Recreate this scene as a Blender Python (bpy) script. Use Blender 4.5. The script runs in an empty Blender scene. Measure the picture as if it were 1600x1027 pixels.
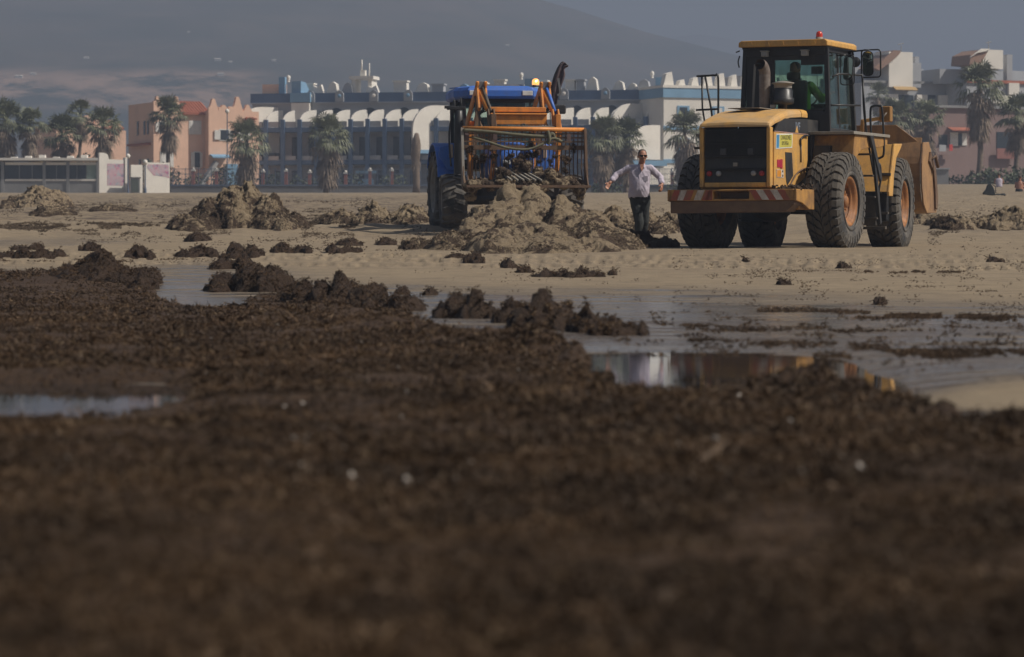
import bpy, bmesh, math, random
import numpy as np
from mathutils import Vector, Matrix

random.seed(7); np.random.seed(7)
RNG = np.random.default_rng(11)
S = bpy.context.scene
rad = math.radians

# ------------------------------------------------------------------ camera
FPX = 5000.0            # focal length in pixels of the 1600 px wide photograph
HOR = 388.0             # row of the true horizon
cam_d = bpy.data.cameras.new('camera')
cam = bpy.data.objects.new('camera', cam_d)
S.collection.objects.link(cam)
cam.location = (0, 0, 0)
cam.rotation_euler = (math.pi / 2, 0, 0)
cam_d.sensor_width = 36.0
cam_d.lens = FPX / 1600.0 * 36.0
cam_d.shift_y = -(513.5 - HOR) / 1600.0
cam_d.clip_start = 0.1
cam_d.clip_end = 12000
cam_d.dof.use_dof = True
cam_d.dof.focus_distance = 53.0
cam_d.dof.aperture_fstop = 4.6
S.camera = cam

# ------------------------------------------------------------------ light
SUN_EL, SUN_AZ = rad(47), rad(-13)          # azimuth measured from +x towards +y
sdir = Vector((math.cos(SUN_EL) * math.cos(SUN_AZ), math.cos(SUN_EL) * math.sin(SUN_AZ), math.sin(SUN_EL)))
world = bpy.data.worlds.new('World'); S.world = world; world.use_nodes = True
wn = world.node_tree.nodes; wl = world.node_tree.links
sky = wn.new('ShaderNodeTexSky'); sky.sky_type = 'NISHITA'; sky.sun_disc = False
sky.sun_elevation = SUN_EL
sky.sun_rotation = math.atan2(sdir.x, sdir.y)
sky.dust_density = 3.0; sky.air_density = 1.2; sky.ozone_density = 1.5
bg = wn['Background']; bg.inputs['Strength'].default_value = 0.05
wl.new(sky.outputs[0], bg.inputs[0])
sun_d = bpy.data.lights.new('sun', 'SUN'); sun_d.energy = 4.9; sun_d.angle = rad(0.53); sun_d.color = (1.0, 0.93, 0.83)
sun = bpy.data.objects.new('sun', sun_d); S.collection.objects.link(sun)
sun.rotation_euler = sdir.to_track_quat('Z', 'Y').to_euler()
S.view_settings.view_transform = 'Standard'; S.view_settings.look = 'None'
S.view_settings.gamma = 1.0; S.view_settings.use_curve_mapping = False
S.view_settings.exposure = 0.03
S.render.engine = 'CYCLES'
S.cycles.use_denoising = True
S.cycles.max_bounces = 8; S.cycles.transparent_max_bounces = 24
S.cycles.volume_bounces = 0; S.cycles.diffuse_bounces = 3; S.cycles.glossy_bounces = 3
S.cycles.sample_clamp_indirect = 6.0

# ------------------------------------------------------------------ numpy noise
def _hash(ix, iy, iz, seed):
    h = (ix.astype(np.int64) * 374761393 + iy.astype(np.int64) * 668265263 + iz.astype(np.int64) * 2147483647 + seed * 974634777) & 0xffffffff
    h = ((h ^ (h >> 13)) * 1274126177) & 0xffffffff
    h = ((h ^ (h >> 16)) * 2246822519) & 0xffffffff
    return (h ^ (h >> 15)) & 0xffff
def vnoise(x, y, z=None, seed=0):
    """value noise in -1..1"""
    x = np.asarray(x, float); y = np.asarray(y, float)
    if z is None: z = np.zeros_like(x)
    fx, fy, fz = np.floor(x), np.floor(y), np.floor(z)
    ix, iy, iz = fx.astype(np.int64), fy.astype(np.int64), fz.astype(np.int64)
    u, v, w = x - fx, y - fy, z - fz
    u = u * u * (3 - 2 * u); v = v * v * (3 - 2 * v); w = w * w * (3 - 2 * w)
    def c(a, b, d): return _hash(ix + a, iy + b, iz + d, seed) / 32767.5 - 1
    r0 = (c(0,0,0) * (1-u) + c(1,0,0) * u) * (1-v) + (c(0,1,0) * (1-u) + c(1,1,0) * u) * v
    r1 = (c(0,0,1) * (1-u) + c(1,0,1) * u) * (1-v) + (c(0,1,1) * (1-u) + c(1,1,1) * u) * v
    return r0 * (1-w) + r1 * w
def fbm(x, y, z=None, oct=4, seed=0, gain=0.5, lac=2.03):
    a, s, t = 1.0, 0.0, 0.0
    x = np.asarray(x, float); y = np.asarray(y, float)
    if z is None: z = np.zeros_like(x)
    for i in range(oct):
        s = s + a * vnoise(x, y, z, seed + i * 17); t += a
        a *= gain; x = x * lac + 13.7; y = y * lac + 5.1; z = z * lac + 9.3
    return s / t
def ridged(x, y, z=None, oct=4, seed=0):
    a, s, t = 1.0, 0.0, 0.0
    x = np.asarray(x, float); y = np.asarray(y, float)
    if z is None: z = np.zeros_like(x)
    for i in range(oct):
        s = s + a * (1 - 2 * np.abs(vnoise(x, y, z, seed + i * 31))); t += a
        a *= 0.55; x = x * 2.1 + 3.1; y = y * 2.1 + 7.7; z = z * 2.1 + 1.9
    return s / t
def sstep(a, b, x):
    t = np.clip((np.asarray(x, float) - a) / (b - a), 0, 1); return t * t * (3 - 2 * t)

# ------------------------------------------------------------------ ground profile
PY = np.array([-400, -20, 0, 10, 22, 28, 34, 40, 46, 51, 57, 62, 67.5, 80, 100, 150, 220, 280, 330, 600, 900, 1600, 4000.])
PZ = np.array([-.60, -.56, -.53, -.515, -.51, -.50, -.42, -.28, -.13, -.02, .03, .2, .42, .75, 1.22, 2.4, 3.75, 4.85, 5.2, 5.3, 5.5, 6, 6.])
_f = np.linspace(-400, 4000, 44001)
_z = np.interp(_f, PY, PZ)
_k = np.hanning(41); _k /= _k.sum()
_z = np.convolve(np.pad(_z, 20, 'edge'), _k, 'valid')
def prof(y): return np.interp(y, _f, _z)
def base_z(x, y):
    """broad shape of the beach without fine relief"""
    x = np.asarray(x, float); y = np.asarray(y, float)
    z = prof(y)
    z = z + 0.65 * sstep(8, 30, x) * sstep(110, 230, y)
    # low bare sand bank to the right of the puddle
    z = z + 0.034 * np.exp(-((x - 2.75) / 1.30) ** 4 - ((y - 11.7) / 2.9) ** 4)
    z = z - 0.05 * np.exp(-((x - .82) / .78) ** 4 - ((y - 13.3) / 2.4) ** 4)
    z = z - 0.075 * np.exp(-((x + 2.35) / 1.25) ** 4 - ((y - 11.1) / 1.05) ** 2)
    return z
def ground_z(x, y):
    x = np.asarray(x, float); y = np.asarray(y, float)
    z = base_z(x, y)
    far = sstep(40, 75, y)
    z = z + 0.015 * fbm(x * 0.45 + y * .05, y * 1.1, oct=4, seed=3) * sstep(-5, 12, y)
    z = z + (0.004 + 0.012 * sstep(28, 45, y)) * fbm(x * 1.6, y * 1.9, oct=4, seed=5)
    z = z + far * 0.13 * fbm(x * .12, y * .16, oct=4, seed=9) * (1 - .6 * sstep(120, 200, y))
    z = z + far * 0.10 * np.maximum(0, ridged(x * .8, y * .8, oct=4, seed=12)) * (1 - sstep(150, 220, y)) * (.35 + .65 * sstep(58, 70, y)) * (1 - .75 * np.exp(-((x - 6) / 4) ** 2) * sstep(64, 56, y))
    return z
def gz(x, y): return float(ground_z(np.array([x]), np.array([y]))[0])
_dd = np.concatenate([np.linspace(2.5, 120, 9000), np.linspace(120, 330, 3000)])
def ground_at(px, py):
    """world point where the pixel's ray meets the beach profile"""
    zz = base_z((px - 800) / FPX * _dd, _dd) - (HOR - py) / FPX * _dd
    i = int(np.argmax(zz > 0)) if (zz > 0).any() else len(_dd) - 1
    d = float(_dd[i]); x = (px - 800) / FPX * d
    return x, d, gz(x, d)
def at(px, py, d): return Vector(((px - 800) / FPX * d, d, (HOR - py) / FPX * d))

# ------------------------------------------------------------------ object helpers
COL = S.collection
def tag(o, label=None, cat=None, group=None, kind=None):
    if label: o['label'] = label
    if cat: o['category'] = cat
    if group: o['group'] = group
    if kind: o['kind'] = kind
    return o
def thing(name, label, cat, loc=(0, 0, 0), rz=0.0, group=None):
    o = bpy.data.objects.new(name, None); COL.objects.link(o)
    o.empty_display_size = 0.2
    o.location = loc; o.rotation_euler = (0, 0, rz)
    return tag(o, label, cat, group)
def copy_tree(o, parent=None):
    c = o.copy(); COL.objects.link(c); c.parent = parent
    for ch in o.children: copy_tree(ch, c)
    return c
def link_mesh(name, me, parent=None, loc=None):
    o = bpy.data.objects.new(name, me); COL.objects.link(o)
    if parent is not None: o.parent = parent
    if loc is not None: o.location = loc
    return o
def np_mesh(name, V, F, mats=(), smooth=False, fm=None):
    me = bpy.data.meshes.new(name)
    V = np.asarray(V, dtype=np.float32); F = np.asarray(F, dtype=np.int32)
    me.vertices.add(len(V)); me.vertices.foreach_set('co', V.ravel())
    n = F.shape[1]
    me.loops.add(F.size); me.loops.foreach_set('vertex_index', F.ravel())
    me.polygons.add(len(F))
    me.polygons.foreach_set('loop_start', np.arange(0, F.size, n, dtype=np.int32))
    me.polygons.foreach_set('loop_total', np.full(len(F), n, dtype=np.int32))
    for m in mats: me.materials.append(m)
    if fm is not None: me.polygons.foreach_set('material_index', np.asarray(fm, dtype=np.int32))
    me.polygons.foreach_set('use_smooth', np.full(len(F), smooth, dtype=bool))
    me.update(calc_edges=True)
    return me
def grid_faces(nu, nv):
    i = np.arange(nu - 1)[:, None] * nv + np.arange(nv - 1)[None, :]
    return np.stack([i, i + nv, i + nv + 1, i + 1], -1).reshape(-1, 4)

class MB:
    """collects simple solids and links them as one mesh object"""
    def __init__(s, M=None): s.v = []; s.f = []; s.sm = []; s.M = M or Matrix.Identity(4)
    def add(s, vs, fs, smooth=False):
        b = len(s.v)
        for p in vs: s.v.append(tuple(s.M @ Vector(p)))
        for f in fs: s.f.append(tuple(b + i for i in f)); s.sm.append(smooth)
        return s
    def box(s, x0, x1, y0, y1, z0, z1):
        return s.add([(x0,y0,z0),(x1,y0,z0),(x1,y1,z0),(x0,y1,z0),(x0,y0,z1),(x1,y0,z1),(x1,y1,z1),(x0,y1,z1)],
                     [(3,2,1,0),(4,5,6,7),(0,1,5,4),(1,2,6,5),(2,3,7,6),(3,0,4,7)])
    def cbox(s, c, size, rot=(0, 0, 0)):
        from mathutils import Euler
        R = Euler(rot).to_matrix(); c = Vector(c); h = Vector(size) * .5
        vs = [c + R @ Vector((a * h.x, b * h.y, d * h.z)) for d in (-1, 1) for a, b in ((-1,-1),(1,-1),(1,1),(-1,1))]
        return s.add(vs, [(3,2,1,0),(4,5,6,7),(0,1,5,4),(1,2,6,5),(2,3,7,6),(3,0,4,7)])
    def prism(s, poly, a, b, axis='x'):
        """poly of 2D points extruded from a to b along axis; (u,v) are the other two axes in order"""
        def P(u, v, w):
            return {'x': (w, u, v), 'y': (u, w, v), 'z': (u, v, w)}[axis]
        n = len(poly)
        vs = [P(u, v, a) for u, v in poly] + [P(u, v, b) for u, v in poly]
        fs = [tuple(range(n - 1, -1, -1)), tuple(range(n, 2 * n))] + [(i, (i + 1) % n, n + (i + 1) % n, n + i) for i in range(n)]
        return s.add(vs, fs)
    def tube(s, path, r, n=8, caps=True, closed=False):
        P = [Vector(p) for p in path]; m = len(P)
        rs = r if isinstance(r, (list, tuple)) else [r] * m
        vs = []; up = None
        for i, p in enumerate(P):
            if closed: t = (P[(i + 1) % m] - P[i - 1]).normalized()
            else: t = (P[min(i + 1, m - 1)] - P[max(i - 1, 0)]).normalized()
            if up is None:
                up = Vector((0, 0, 1)) if abs(t.z) < .9 else Vector((1, 0, 0))
            a = t.cross(up)
            if a.length < 1e-4: a = t.orthogonal()
            a.normalize(); b = a.cross(t).normalized(); up = b
            for k in range(n):
                q = 2 * math.pi * k / n
                vs.append(p + (a * math.cos(q) + b * math.sin(q)) * rs[i])
        fs = []
        for i in range(m if closed else m - 1):
            j = (i + 1) % m
            for k in range(n):
                k2 = (k + 1) % n
                fs.append((i * n + k, i * n + k2, j * n + k2, j * n + k))
        if caps and not closed:
            fs.append(tuple(range(n))[::-1]); fs.append(tuple((m - 1) * n + k for k in range(n)))
        return s.add(vs, fs, n > 5)
    def bar(s, a, b, w, h=None):
        """rectangular bar from a to b"""
        a, b = Vector(a), Vector(b); t = (b - a).normalized(); h = h or w
        up = Vector((0, 0, 1)) if abs(t.z) < .95 else Vector((0, 1, 0))
        u = t.cross(up).normalized(); v = u.cross(t)
        vs = [p + u * (i * w / 2) + v * (j * h / 2) for p in (a, b) for i, j in ((-1,-1),(1,-1),(1,1),(-1,1))]
        return s.add(vs, [(3,2,1,0),(4,5,6,7),(0,1,5,4),(1,2,6,5),(2,3,7,6),(3,0,4,7)])
    def lathe(s, profile, n=24, axis='z', c=(0, 0, 0), smooth=True, arc=None):
        """profile of (radius, height) turned about axis through c"""
        vs = []; c = Vector(c); m = len(profile)
        for k in range(n):
            q = 2 * math.pi * k / n; cq, sq = math.cos(q), math.sin(q)
            for r, h in profile:
                vs.append(c + {'z': Vector((r * cq, r * sq, h)), 'x': Vector((h, r * cq, r * sq)), 'y': Vector((r * sq, h, r * cq))}[axis])
        fs = []
        for k in range(n):
            k2 = (k + 1) % n
            for i in range(m - 1):
                fs.append((k * m + i, k2 * m + i, k2 * m + i + 1, k * m + i + 1))
        return s.add(vs, fs, smooth)
    def loft(s, rings, caps=True, smooth=True):
        n = len(rings[0]); vs = [p for r in rings for p in r]; fs = []
        for i in range(len(rings) - 1):
            for k in range(n):
                k2 = (k + 1) % n
                fs.append((i * n + k, i * n + k2, (i + 1) * n + k2, (i + 1) * n + k))
        if caps: fs.append(tuple(range(n))[::-1]); fs.append(tuple((len(rings) - 1) * n + k for k in range(n)))
        return s.add(vs, fs, smooth)
    def mesh(s, name, m=None):
        me = bpy.data.meshes.new(name); me.from_pydata(s.v, [], s.f)
        me.polygons.foreach_set('use_smooth', s.sm)
        if m: me.materials.append(m)
        bm = bmesh.new(); bm.from_mesh(me); bmesh.ops.recalc_face_normals(bm, faces=bm.faces); bm.to_mesh(me); bm.free()
        me.update(); return me
    def build(s, name, m=None, parent=None, bevel=0.0, seg=2, loc=None):
        o = link_mesh(name, s.mesh(name, m), parent, loc)
        if bevel:
            b = o.modifiers.new('bevel', 'BEVEL'); b.width = bevel; b.segments = seg; b.limit_method = 'ANGLE'; b.angle_limit = rad(40)
            b.harden_normals = False
        return o
def spline(pts, n=6, closed=False):
    P = [Vector(p) for p in pts]; m = len(P); out = []
    for i in range(m if closed else m - 1):
        if closed: a, b, c, d = P[i - 1], P[i], P[(i + 1) % m], P[(i + 2) % m]
        else: a, b, c, d = P[max(i - 1, 0)], P[i], P[i + 1], P[min(i + 2, m - 1)]
        for k in range(n):
            t = k / n
            out.append(0.5 * ((2 * b) + (c - a) * t + (2 * a - 5 * b + 4 * c - d) * t * t + (3 * b - a - 3 * c + d) * t ** 3))
    if not closed: out.append(P[-1])
    return out

# ------------------------------------------------------------------ materials
class NT:
    def __init__(s, name):
        s.m = bpy.data.materials.new(name); s.m.use_nodes = True; s.t = s.m.node_tree
        s.b = s.t.nodes['Principled BSDF']; s.out = s.t.nodes['Material Output']; s._tc = None
    def n(s, typ, **kw):
        nd = s.t.nodes.new('ShaderNode' + typ)
        for k, v in kw.items():
            if hasattr(nd, k) and k not in nd.inputs: setattr(nd, k, v)
            else: nd.inputs[k].default_value = v
        return nd
    def l(s, a, b): s.t.links.new(a, b)
    def coord(s, kind='Object', scale=(1, 1, 1), rot=(0, 0, 0)):
        if s._tc is None: s._tc = s.t.nodes.new('ShaderNodeTexCoord')
        mp = s.t.nodes.new('ShaderNodeMapping'); mp.inputs['Scale'].default_value = scale; mp.inputs['Rotation'].default_value = rot
        s.l(s._tc.outputs[kind], mp.inputs[0]); return mp.outputs[0]
    def noise(s, vec, scale=1.0, detail=4.0, rough=0.55, dist=0.0):
        nd = s.t.nodes.new('ShaderNodeTexNoise'); nd.inputs['Scale'].default_value = scale
        nd.inputs['Detail'].default_value = detail; nd.inputs['Roughness'].default_value = rough; nd.inputs['Distortion'].default_value = dist
        s.l(vec, nd.inputs['Vector']); return nd.outputs['Fac']
    def ramp(s, fac, stops):
        nd = s.t.nodes.new('ShaderNodeValToRGB'); e = nd.color_ramp.elements
        while len(e) > 1: e.remove(e[-1])
        for i, (p, c) in enumerate(stops):
            el = e[0] if i == 0 else e.new(p)
            el.position = p; el.color = (c, c, c, 1) if isinstance(c, (int, float)) else (*c, 1)
        s.l(fac, nd.inputs[0]); return nd.outputs[0]
    def mix(s, fac, a, b):
        nd = s.t.nodes.new('ShaderNodeMix'); nd.data_type = 'RGBA'
        for i, v in ((0, fac), (6, a), (7, b)):
            if isinstance(v, (int, float)): nd.inputs[i].default_value = v if i == 0 else (v, v, v, 1)
            elif isinstance(v, tuple): nd.inputs[i].default_value = (*v, 1)
            else: s.l(v, nd.inputs[i])
        return nd.outputs[2]
    def math(s, op, a, b=None, clamp=False):
        nd = s.t.nodes.new('ShaderNodeMath'); nd.operation = op; nd.use_clamp = clamp
        for i, v in ((0, a), (1, b)):
            if v is None: continue
            if isinstance(v, (int, float)): nd.inputs[i].default_value = v
            else: s.l(v, nd.inputs[i])
        return nd.outputs[0]
    def bump(s, h, strength=0.3, dist=0.01):
        nd = s.t.nodes.new('ShaderNodeBump'); nd.inputs['Strength'].default_value = strength; nd.inputs['Distance'].default_value = dist
        s.l(h, nd.inputs['Height']); s.l(nd.outputs[0], s.b.inputs['Normal'])
    def set(s, **kw):
        for k, v in kw.items():
            k = {'color': 'Base Color', 'rough': 'Roughness', 'metal': 'Metallic', 'spec': 'Specular IOR Level', 'coat': 'Coat Weight', 'coat_rough': 'Coat Roughness'}.get(k, k)
            if isinstance(v, tuple): s.b.inputs[k].default_value = (*v, 1) if len(v) == 3 else v
            elif isinstance(v, (int, float)): s.b.inputs[k].default_value = v
            else: s.l(v, s.b.inputs[k])
        return s

MATS = {}
def paint(name, col, rough=0.5, dirt=(0.13, 0.1, 0.07), amount=0.35, scale=6.0, metal=0.0, spec=0.4, bump=0.0):
    """weathered painted or plain surface: dust patches, streaks and fine grain"""
    if name in MATS: return MATS[name]
    t = NT(name); v = t.coord('Object')
    a = t.noise(v, scale, 6, .62, .3); b = t.noise(v, scale * 9, 3, .5)
    st = t.noise(t.coord('Object', (scale * 3, scale * 3, scale * .35)), 1.0, 4, .6)
    m = t.math('MULTIPLY', t.ramp(a, [(.38, 0.0), (.66, 1.0)]), amount)
    m2 = t.math('MULTIPLY', t.ramp(st, [(.5, 0.0), (.72, 1.0)]), amount * .8)
    c = t.mix(m, tuple(col), tuple(dirt)); c = t.mix(m2, c, tuple(x * .8 for x in dirt))
    c = t.mix(t.math('MULTIPLY', t.ramp(b, [(.3, 0.0), (.7, 1.0)]), .12), c, tuple(min(1, x * 1.5 + .03) for x in col))
    t.set(color=c, rough=t.ramp(a, [(.3, max(.05, rough - .1)), (.7, min(1, rough + .2))]), metal=metal, spec=spec)
    if bump: t.bump(b, bump, 0.01)
    MATS[name] = t.m; return t.m
def plain(name, col, rough=0.6, metal=0.0, spec=0.5, vary=0.15, scale=5.0):
    if name in MATS: return MATS[name]
    t = NT(name); a = t.noise(t.coord('Object'), scale, 4, .6)
    t.set(color=t.mix(t.ramp(a, [(.3, 0.0), (.7, 1.0)]), tuple(x * (1 - vary) for x in col), tuple(min(1, x * (1 + vary)) for x in col)), rough=rough, metal=metal, spec=spec)
    MATS[name] = t.m; return t.m
def glass(name, tint=(.6, .72, .68), refl=0.5, rough=0.02):
    if name in MATS: return MATS[name]
    t = NT(name); tr = t.n('BsdfTransparent'); tr.inputs[0].default_value = (*tint, 1)
    gl = t.n('BsdfGlossy'); gl.inputs['Roughness'].default_value = rough; gl.inputs[0].default_value = (.9, .95, .95, 1)
    fr = t.n('Fresnel'); fr.inputs[0].default_value = 1.5
    dirt = t.noise(t.coord('Object', (3, 3, .6)), 3, 4)
    df = t.n('BsdfDiffuse'); df.inputs[0].default_value = (.16, .15, .12, 1)
    m1 = t.n('MixShader'); t.l(t.math('MULTIPLY', fr.outputs[0], refl * 2), m1.inputs[0]); t.l(tr.outputs[0], m1.inputs[1]); t.l(gl.outputs[0], m1.inputs[2])
    m2 = t.n('MixShader'); t.l(t.ramp(dirt, [(.4, .03), (.75, .16)]), m2.inputs[0]); t.l(m1.outputs[0], m2.inputs[1]); t.l(df.outputs[0], m2.inputs[2])
    t.l(m2.outputs[0], t.out.inputs[0]); MATS[name] = t.m; return t.m
# ================================================================== GROUND
# --- materials of the beach
def sand_material():
    t = NT('beach_sand'); v = t.coord('Object')
    geo = t.n('Attribute'); geo.attribute_name = 'wet'
    wet = geo.outputs['Fac']
    big = t.noise(t.coord('Object', (.22, .5, 1)), 1.0, 5, .6, .4)
    mid = t.noise(v, 3.0, 6, .65); fine = t.noise(v, 55.0, 4, .7)
    streak = t.noise(t.coord('Object', (.55, 2.6, 1), (0, 0, .06)), 1.0, 6, .68, .3)
    dry = t.mix(t.ramp(mid, [(.3, 0.0), (.72, 1.0)]), (.21, .158, .098), (.305, .236, .148))
    dry = t.mix(t.ramp(fine, [(.48, 0.0), (.62, .55)]), dry, (.15, .112, .074))
    dry = t.mix(t.math('MULTIPLY', t.ramp(big, [(.45, 0.0), (.7, 1.0)]), .35), dry, (.17, .125, .082))
    film = t.ramp(t.math('ADD', t.math('MULTIPLY', t.math('SUBTRACT', streak, .56), 3.2), wet), [(.50, 0.0), (.64, 1.0)])
    damp = t.ramp(wet, [(.1, 0.0), (.5, 1.0)])
    col = t.mix(damp, dry, t.mix(t.ramp(mid, [(.3, 0.0), (.7, 1.0)]), (.13, .10, .066), (.20, .152, .098)))
    col = t.mix(film, col, (.12, .098, .075))
    s3 = t.noise(t.coord('Object', (5.5, 14, 1), (0, 0, .08)), 1.0, 6, .8)
    col = t.mix(t.math('MULTIPLY', t.ramp(s3, [(.54, 0.0), (.62, .75)]), t.ramp(big, [(.35, .35), (.6, 1.0)])), col, (.085, .062, .042))
    s4 = t.noise(t.coord('Object', (1.2, 3.4, 1)), 1.0, 5, .7, .6)
    col = t.mix(t.ramp(s4, [(.5, 0.0), (.75, .5)]), col, (.40, .32, .215))
    # weed fragments lying in streaks
    wk = t.n('Attribute'); wk.attribute_name = 'weed'
    s2 = t.noise(t.coord('Object', (.5, 3.2, 1), (0, 0, .1)), 1.7, 7, .72, .5)
    sp = t.noise(v, 26.0, 3, .6)
    wm = t.ramp(t.math('ADD', t.math('ADD', s2, t.math('MULTIPLY', wk.outputs['Fac'], .22)), t.math('MULTIPLY', t.math('SUBTRACT', sp, .5), .35)), [(.64, 0.0), (.72, 1.0)])
    col = t.mix(wm, col, (.05, .032, .022))
    r = t.mix(film, t.mix(damp, .9, .6), .16)
    r = t.mix(wm, r, .8)
    t.set(color=col, rough=r, spec=.5)
    h = t.math('ADD', t.math('MULTIPLY', mid, t.mix(film, 1.0, .06)), t.math('MULTIPLY', fine, t.mix(film, .45, .03)))
    t.bump(h, .8, .03)
    return t.m
M_SAND = sand_material()

def track_relief(x, y):
    """wheel tracks: two pressed bands with cleat marks, curving across the sand"""
    z = np.zeros_like(x)
    for (x0, y0, dx, cur, w) in ((3.2, 41.5, -.16, .004, .45), (3.2, 43.8, -.17, .004, .45), (4.0, 46.8, -.04, .0, .4), (-.8, 44.5, -.55, .02, .4), (-.4, 46.6, -.55, .02, .4)):
        yc = y0 + dx * (x - x0) + cur * (x - x0) ** 2
        t = (y - yc) / w
        m = np.exp(-t ** 4)
        z = z - .026 * m + .020 * m * np.sign(np.sin((x + np.abs(t) * .18) * 2 * np.pi / .23)) + .02 * np.exp(-((np.abs(t) - 1.15) / .16) ** 2)
    return z

def make_ground():
    t = np.concatenate([np.linspace(-.9, -.19, 60, endpoint=False), np.linspace(-.19, .19, 560, endpoint=False), np.linspace(.19, .9, 60)])
    inv = np.linspace(1 / 6.0, 1 / 75.0, 520)
    ys = np.concatenate([1 / inv, np.geomspace(75.6, 330, 300), np.geomspace(335, 3900, 50)])
    T, Y = np.meshgrid(t, ys, indexing='ij'); X = T * Y
    Z = ground_z(X, Y) + track_relief(X, Y) * sstep(30, 36, Y) * (1 - sstep(60, 70, Y))
    V = np.stack([X, Y, Z], -1).reshape(-1, 3)
    me = np_mesh('beach', V, grid_faces(len(t), len(ys)), [M_SAND], True)
    # how wet: full on the flat by the pools, fading up the slope
    px = T * FPX + 800
    pyg = HOR - FPX * base_z(X, Y) / Y
    edge = 452 + (px - 700) * .035 - 22 * np.exp(-((px - 330) / 110) ** 2)
    wet = sstep(-34, 26, pyg - edge + 12 * fbm(X * .5, Y * .25, oct=3, seed=44))
    bank = np.exp(-((X - 2.6) / 1.5) ** 2 - ((Y - 10.4) / 2.0) ** 2)
    wet = wet * (1 - .9 * sstep(.3, .6, bank))
    wet = np.maximum(wet, .55 * sstep(.2, .6, fbm(X * .1, Y * .12, oct=2, seed=8)) * sstep(70, 60, Y))
    weed = sstep(455, 520, pyg) * .85 - .15 + .8 * sstep(62, 80, Y) * (1 - sstep(130, 190, Y)) * (1 - sstep(-2, 6, X)) - .5 * sstep(.3, .6, bank)
    for nm, a in (('wet', wet), ('weed', weed)):
        at_ = me.attributes.new(nm, 'FLOAT', 'POINT'); at_.data.foreach_set('value', a.astype(np.float32).ravel())
    o = link_mesh('beach', me); tag(o, kind='structure')
    # ground behind and beside the camera, butted to the near edge of the beach sheet
    b = MB(); z0 = float(prof(6.0)) - .012
    b.add([(-400, -300, z0), (400, -300, z0), (400, 6.05, z0), (-400, 6.05, z0)], [(0, 1, 2, 3)])
    b.build('shore_ground', M_SAND); tag(bpy.data.objects['shore_ground'], kind='structure')
    b = MB()
    for sgn in (-1, 1):
        b.add([(sgn * 5.3, 6.0, z0 - .02), (sgn * 3600, 3900, 5), (sgn * 3900, 6.0, z0 - .02)], [(0, 1, 2)])
make_ground()

# --- pools of water lying in the hollows
def water_material():
    t = NT('pool_water'); v = t.coord('Object', (.8, 2.2, 1))
    w = t.n('BsdfGlossy'); w.inputs['Roughness'].default_value = .035; w.inputs[0].default_value = (.92, .95, 1, 1)
    d = t.n('BsdfDiffuse'); d.inputs[0].default_value = (.028, .022, .017, 1)
    fr = t.n('Fresnel'); fr.inputs[0].default_value = 1.33
    mx = t.n('MixShader'); t.l(fr.outputs[0], mx.inputs[0]); t.l(d.outputs[0], mx.inputs[1]); t.l(w.outputs[0], mx.inputs[2])
    bp = t.n('Bump'); bp.inputs['Strength'].default_value = .05; bp.inputs['Distance'].default_value = .01
    t.l(t.noise(v, 2.0, 2, .5), bp.inputs['Height'])
    for s_ in (w, d, fr): t.l(bp.outputs[0], s_.inputs['Normal'])
    t.l(mx.outputs[0], t.out.inputs[0]); return t.m
M_WATER = water_material()
WZ = -.526
b = MB(); b.add([(-14, 6.3, WZ), (14, 6.3, WZ), (14, 34, WZ), (-14, 34, WZ)], [(0, 1, 2, 3)])
tag(b.build('water', M_WATER), kind='structure')

# ================================================================== SEAWEED
def weed_material(name, c0, c1, c2, rough=.55, sand=0.0, spec=.5, sandcol=((.40, .31, .20), (.26, .195, .125))):
    t = NT(name); v = t.coord('Object')
    a = t.noise(v, 2.2, 5, .6); b_ = t.noise(v, 28.0, 5, .72, .6); c_ = t.noise(v, 90.0, 3, .7)
    col = t.mix(t.ramp(b_, [(.34, 0.0), (.66, 1.0)]), c0, c1)
    col = t.mix(t.math('MULTIPLY', t.ramp(a, [(.45, 0.0), (.68, 1.0)]), .6), col, c2)
    col = t.mix(t.ramp(c_, [(.62, 0.0), (.75, .6)]), col, tuple(x * 2.2 for x in c1))
    if sand:
        g = t.n('Attribute'); g.attribute_name = 'sandy'
        m = t.ramp(t.math('ADD', t.math('MULTIPLY', g.outputs['Fac'], 1.0), t.math('MULTIPLY', t.math('SUBTRACT', t.noise(v, 3.2, 8, .74, .5), .5), 3.0)), [(.42, 0.0), (.56, 1.0)])
        col = t.mix(m, col, t.mix(t.ramp(b_, [(.35, 0.0), (.7, 1.0)]), sandcol[0], sandcol[1]))
    t.set(color=col, rough=rough, spec=spec)
    t.bump(t.math('ADD', b_, t.math('MULTIPLY', c_, .6)), 1.0, .06)
    return t.m
M_WEED = weed_material('wet_seaweed', (.044, .025, .013), (.12, .068, .034), (.145, .088, .047), .65, spec=.25)
M_WEEDW = weed_material('dark_wet_seaweed', (.028, .016, .010), (.075, .043, .024), (.095, .058, .034), .6, spec=.3)
M_PILE = weed_material('sandy_seaweed', (.045, .028, .018), (.10, .066, .042), (.13, .088, .058), .8, 1.0, .3)
M_FLAKE = None
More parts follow.
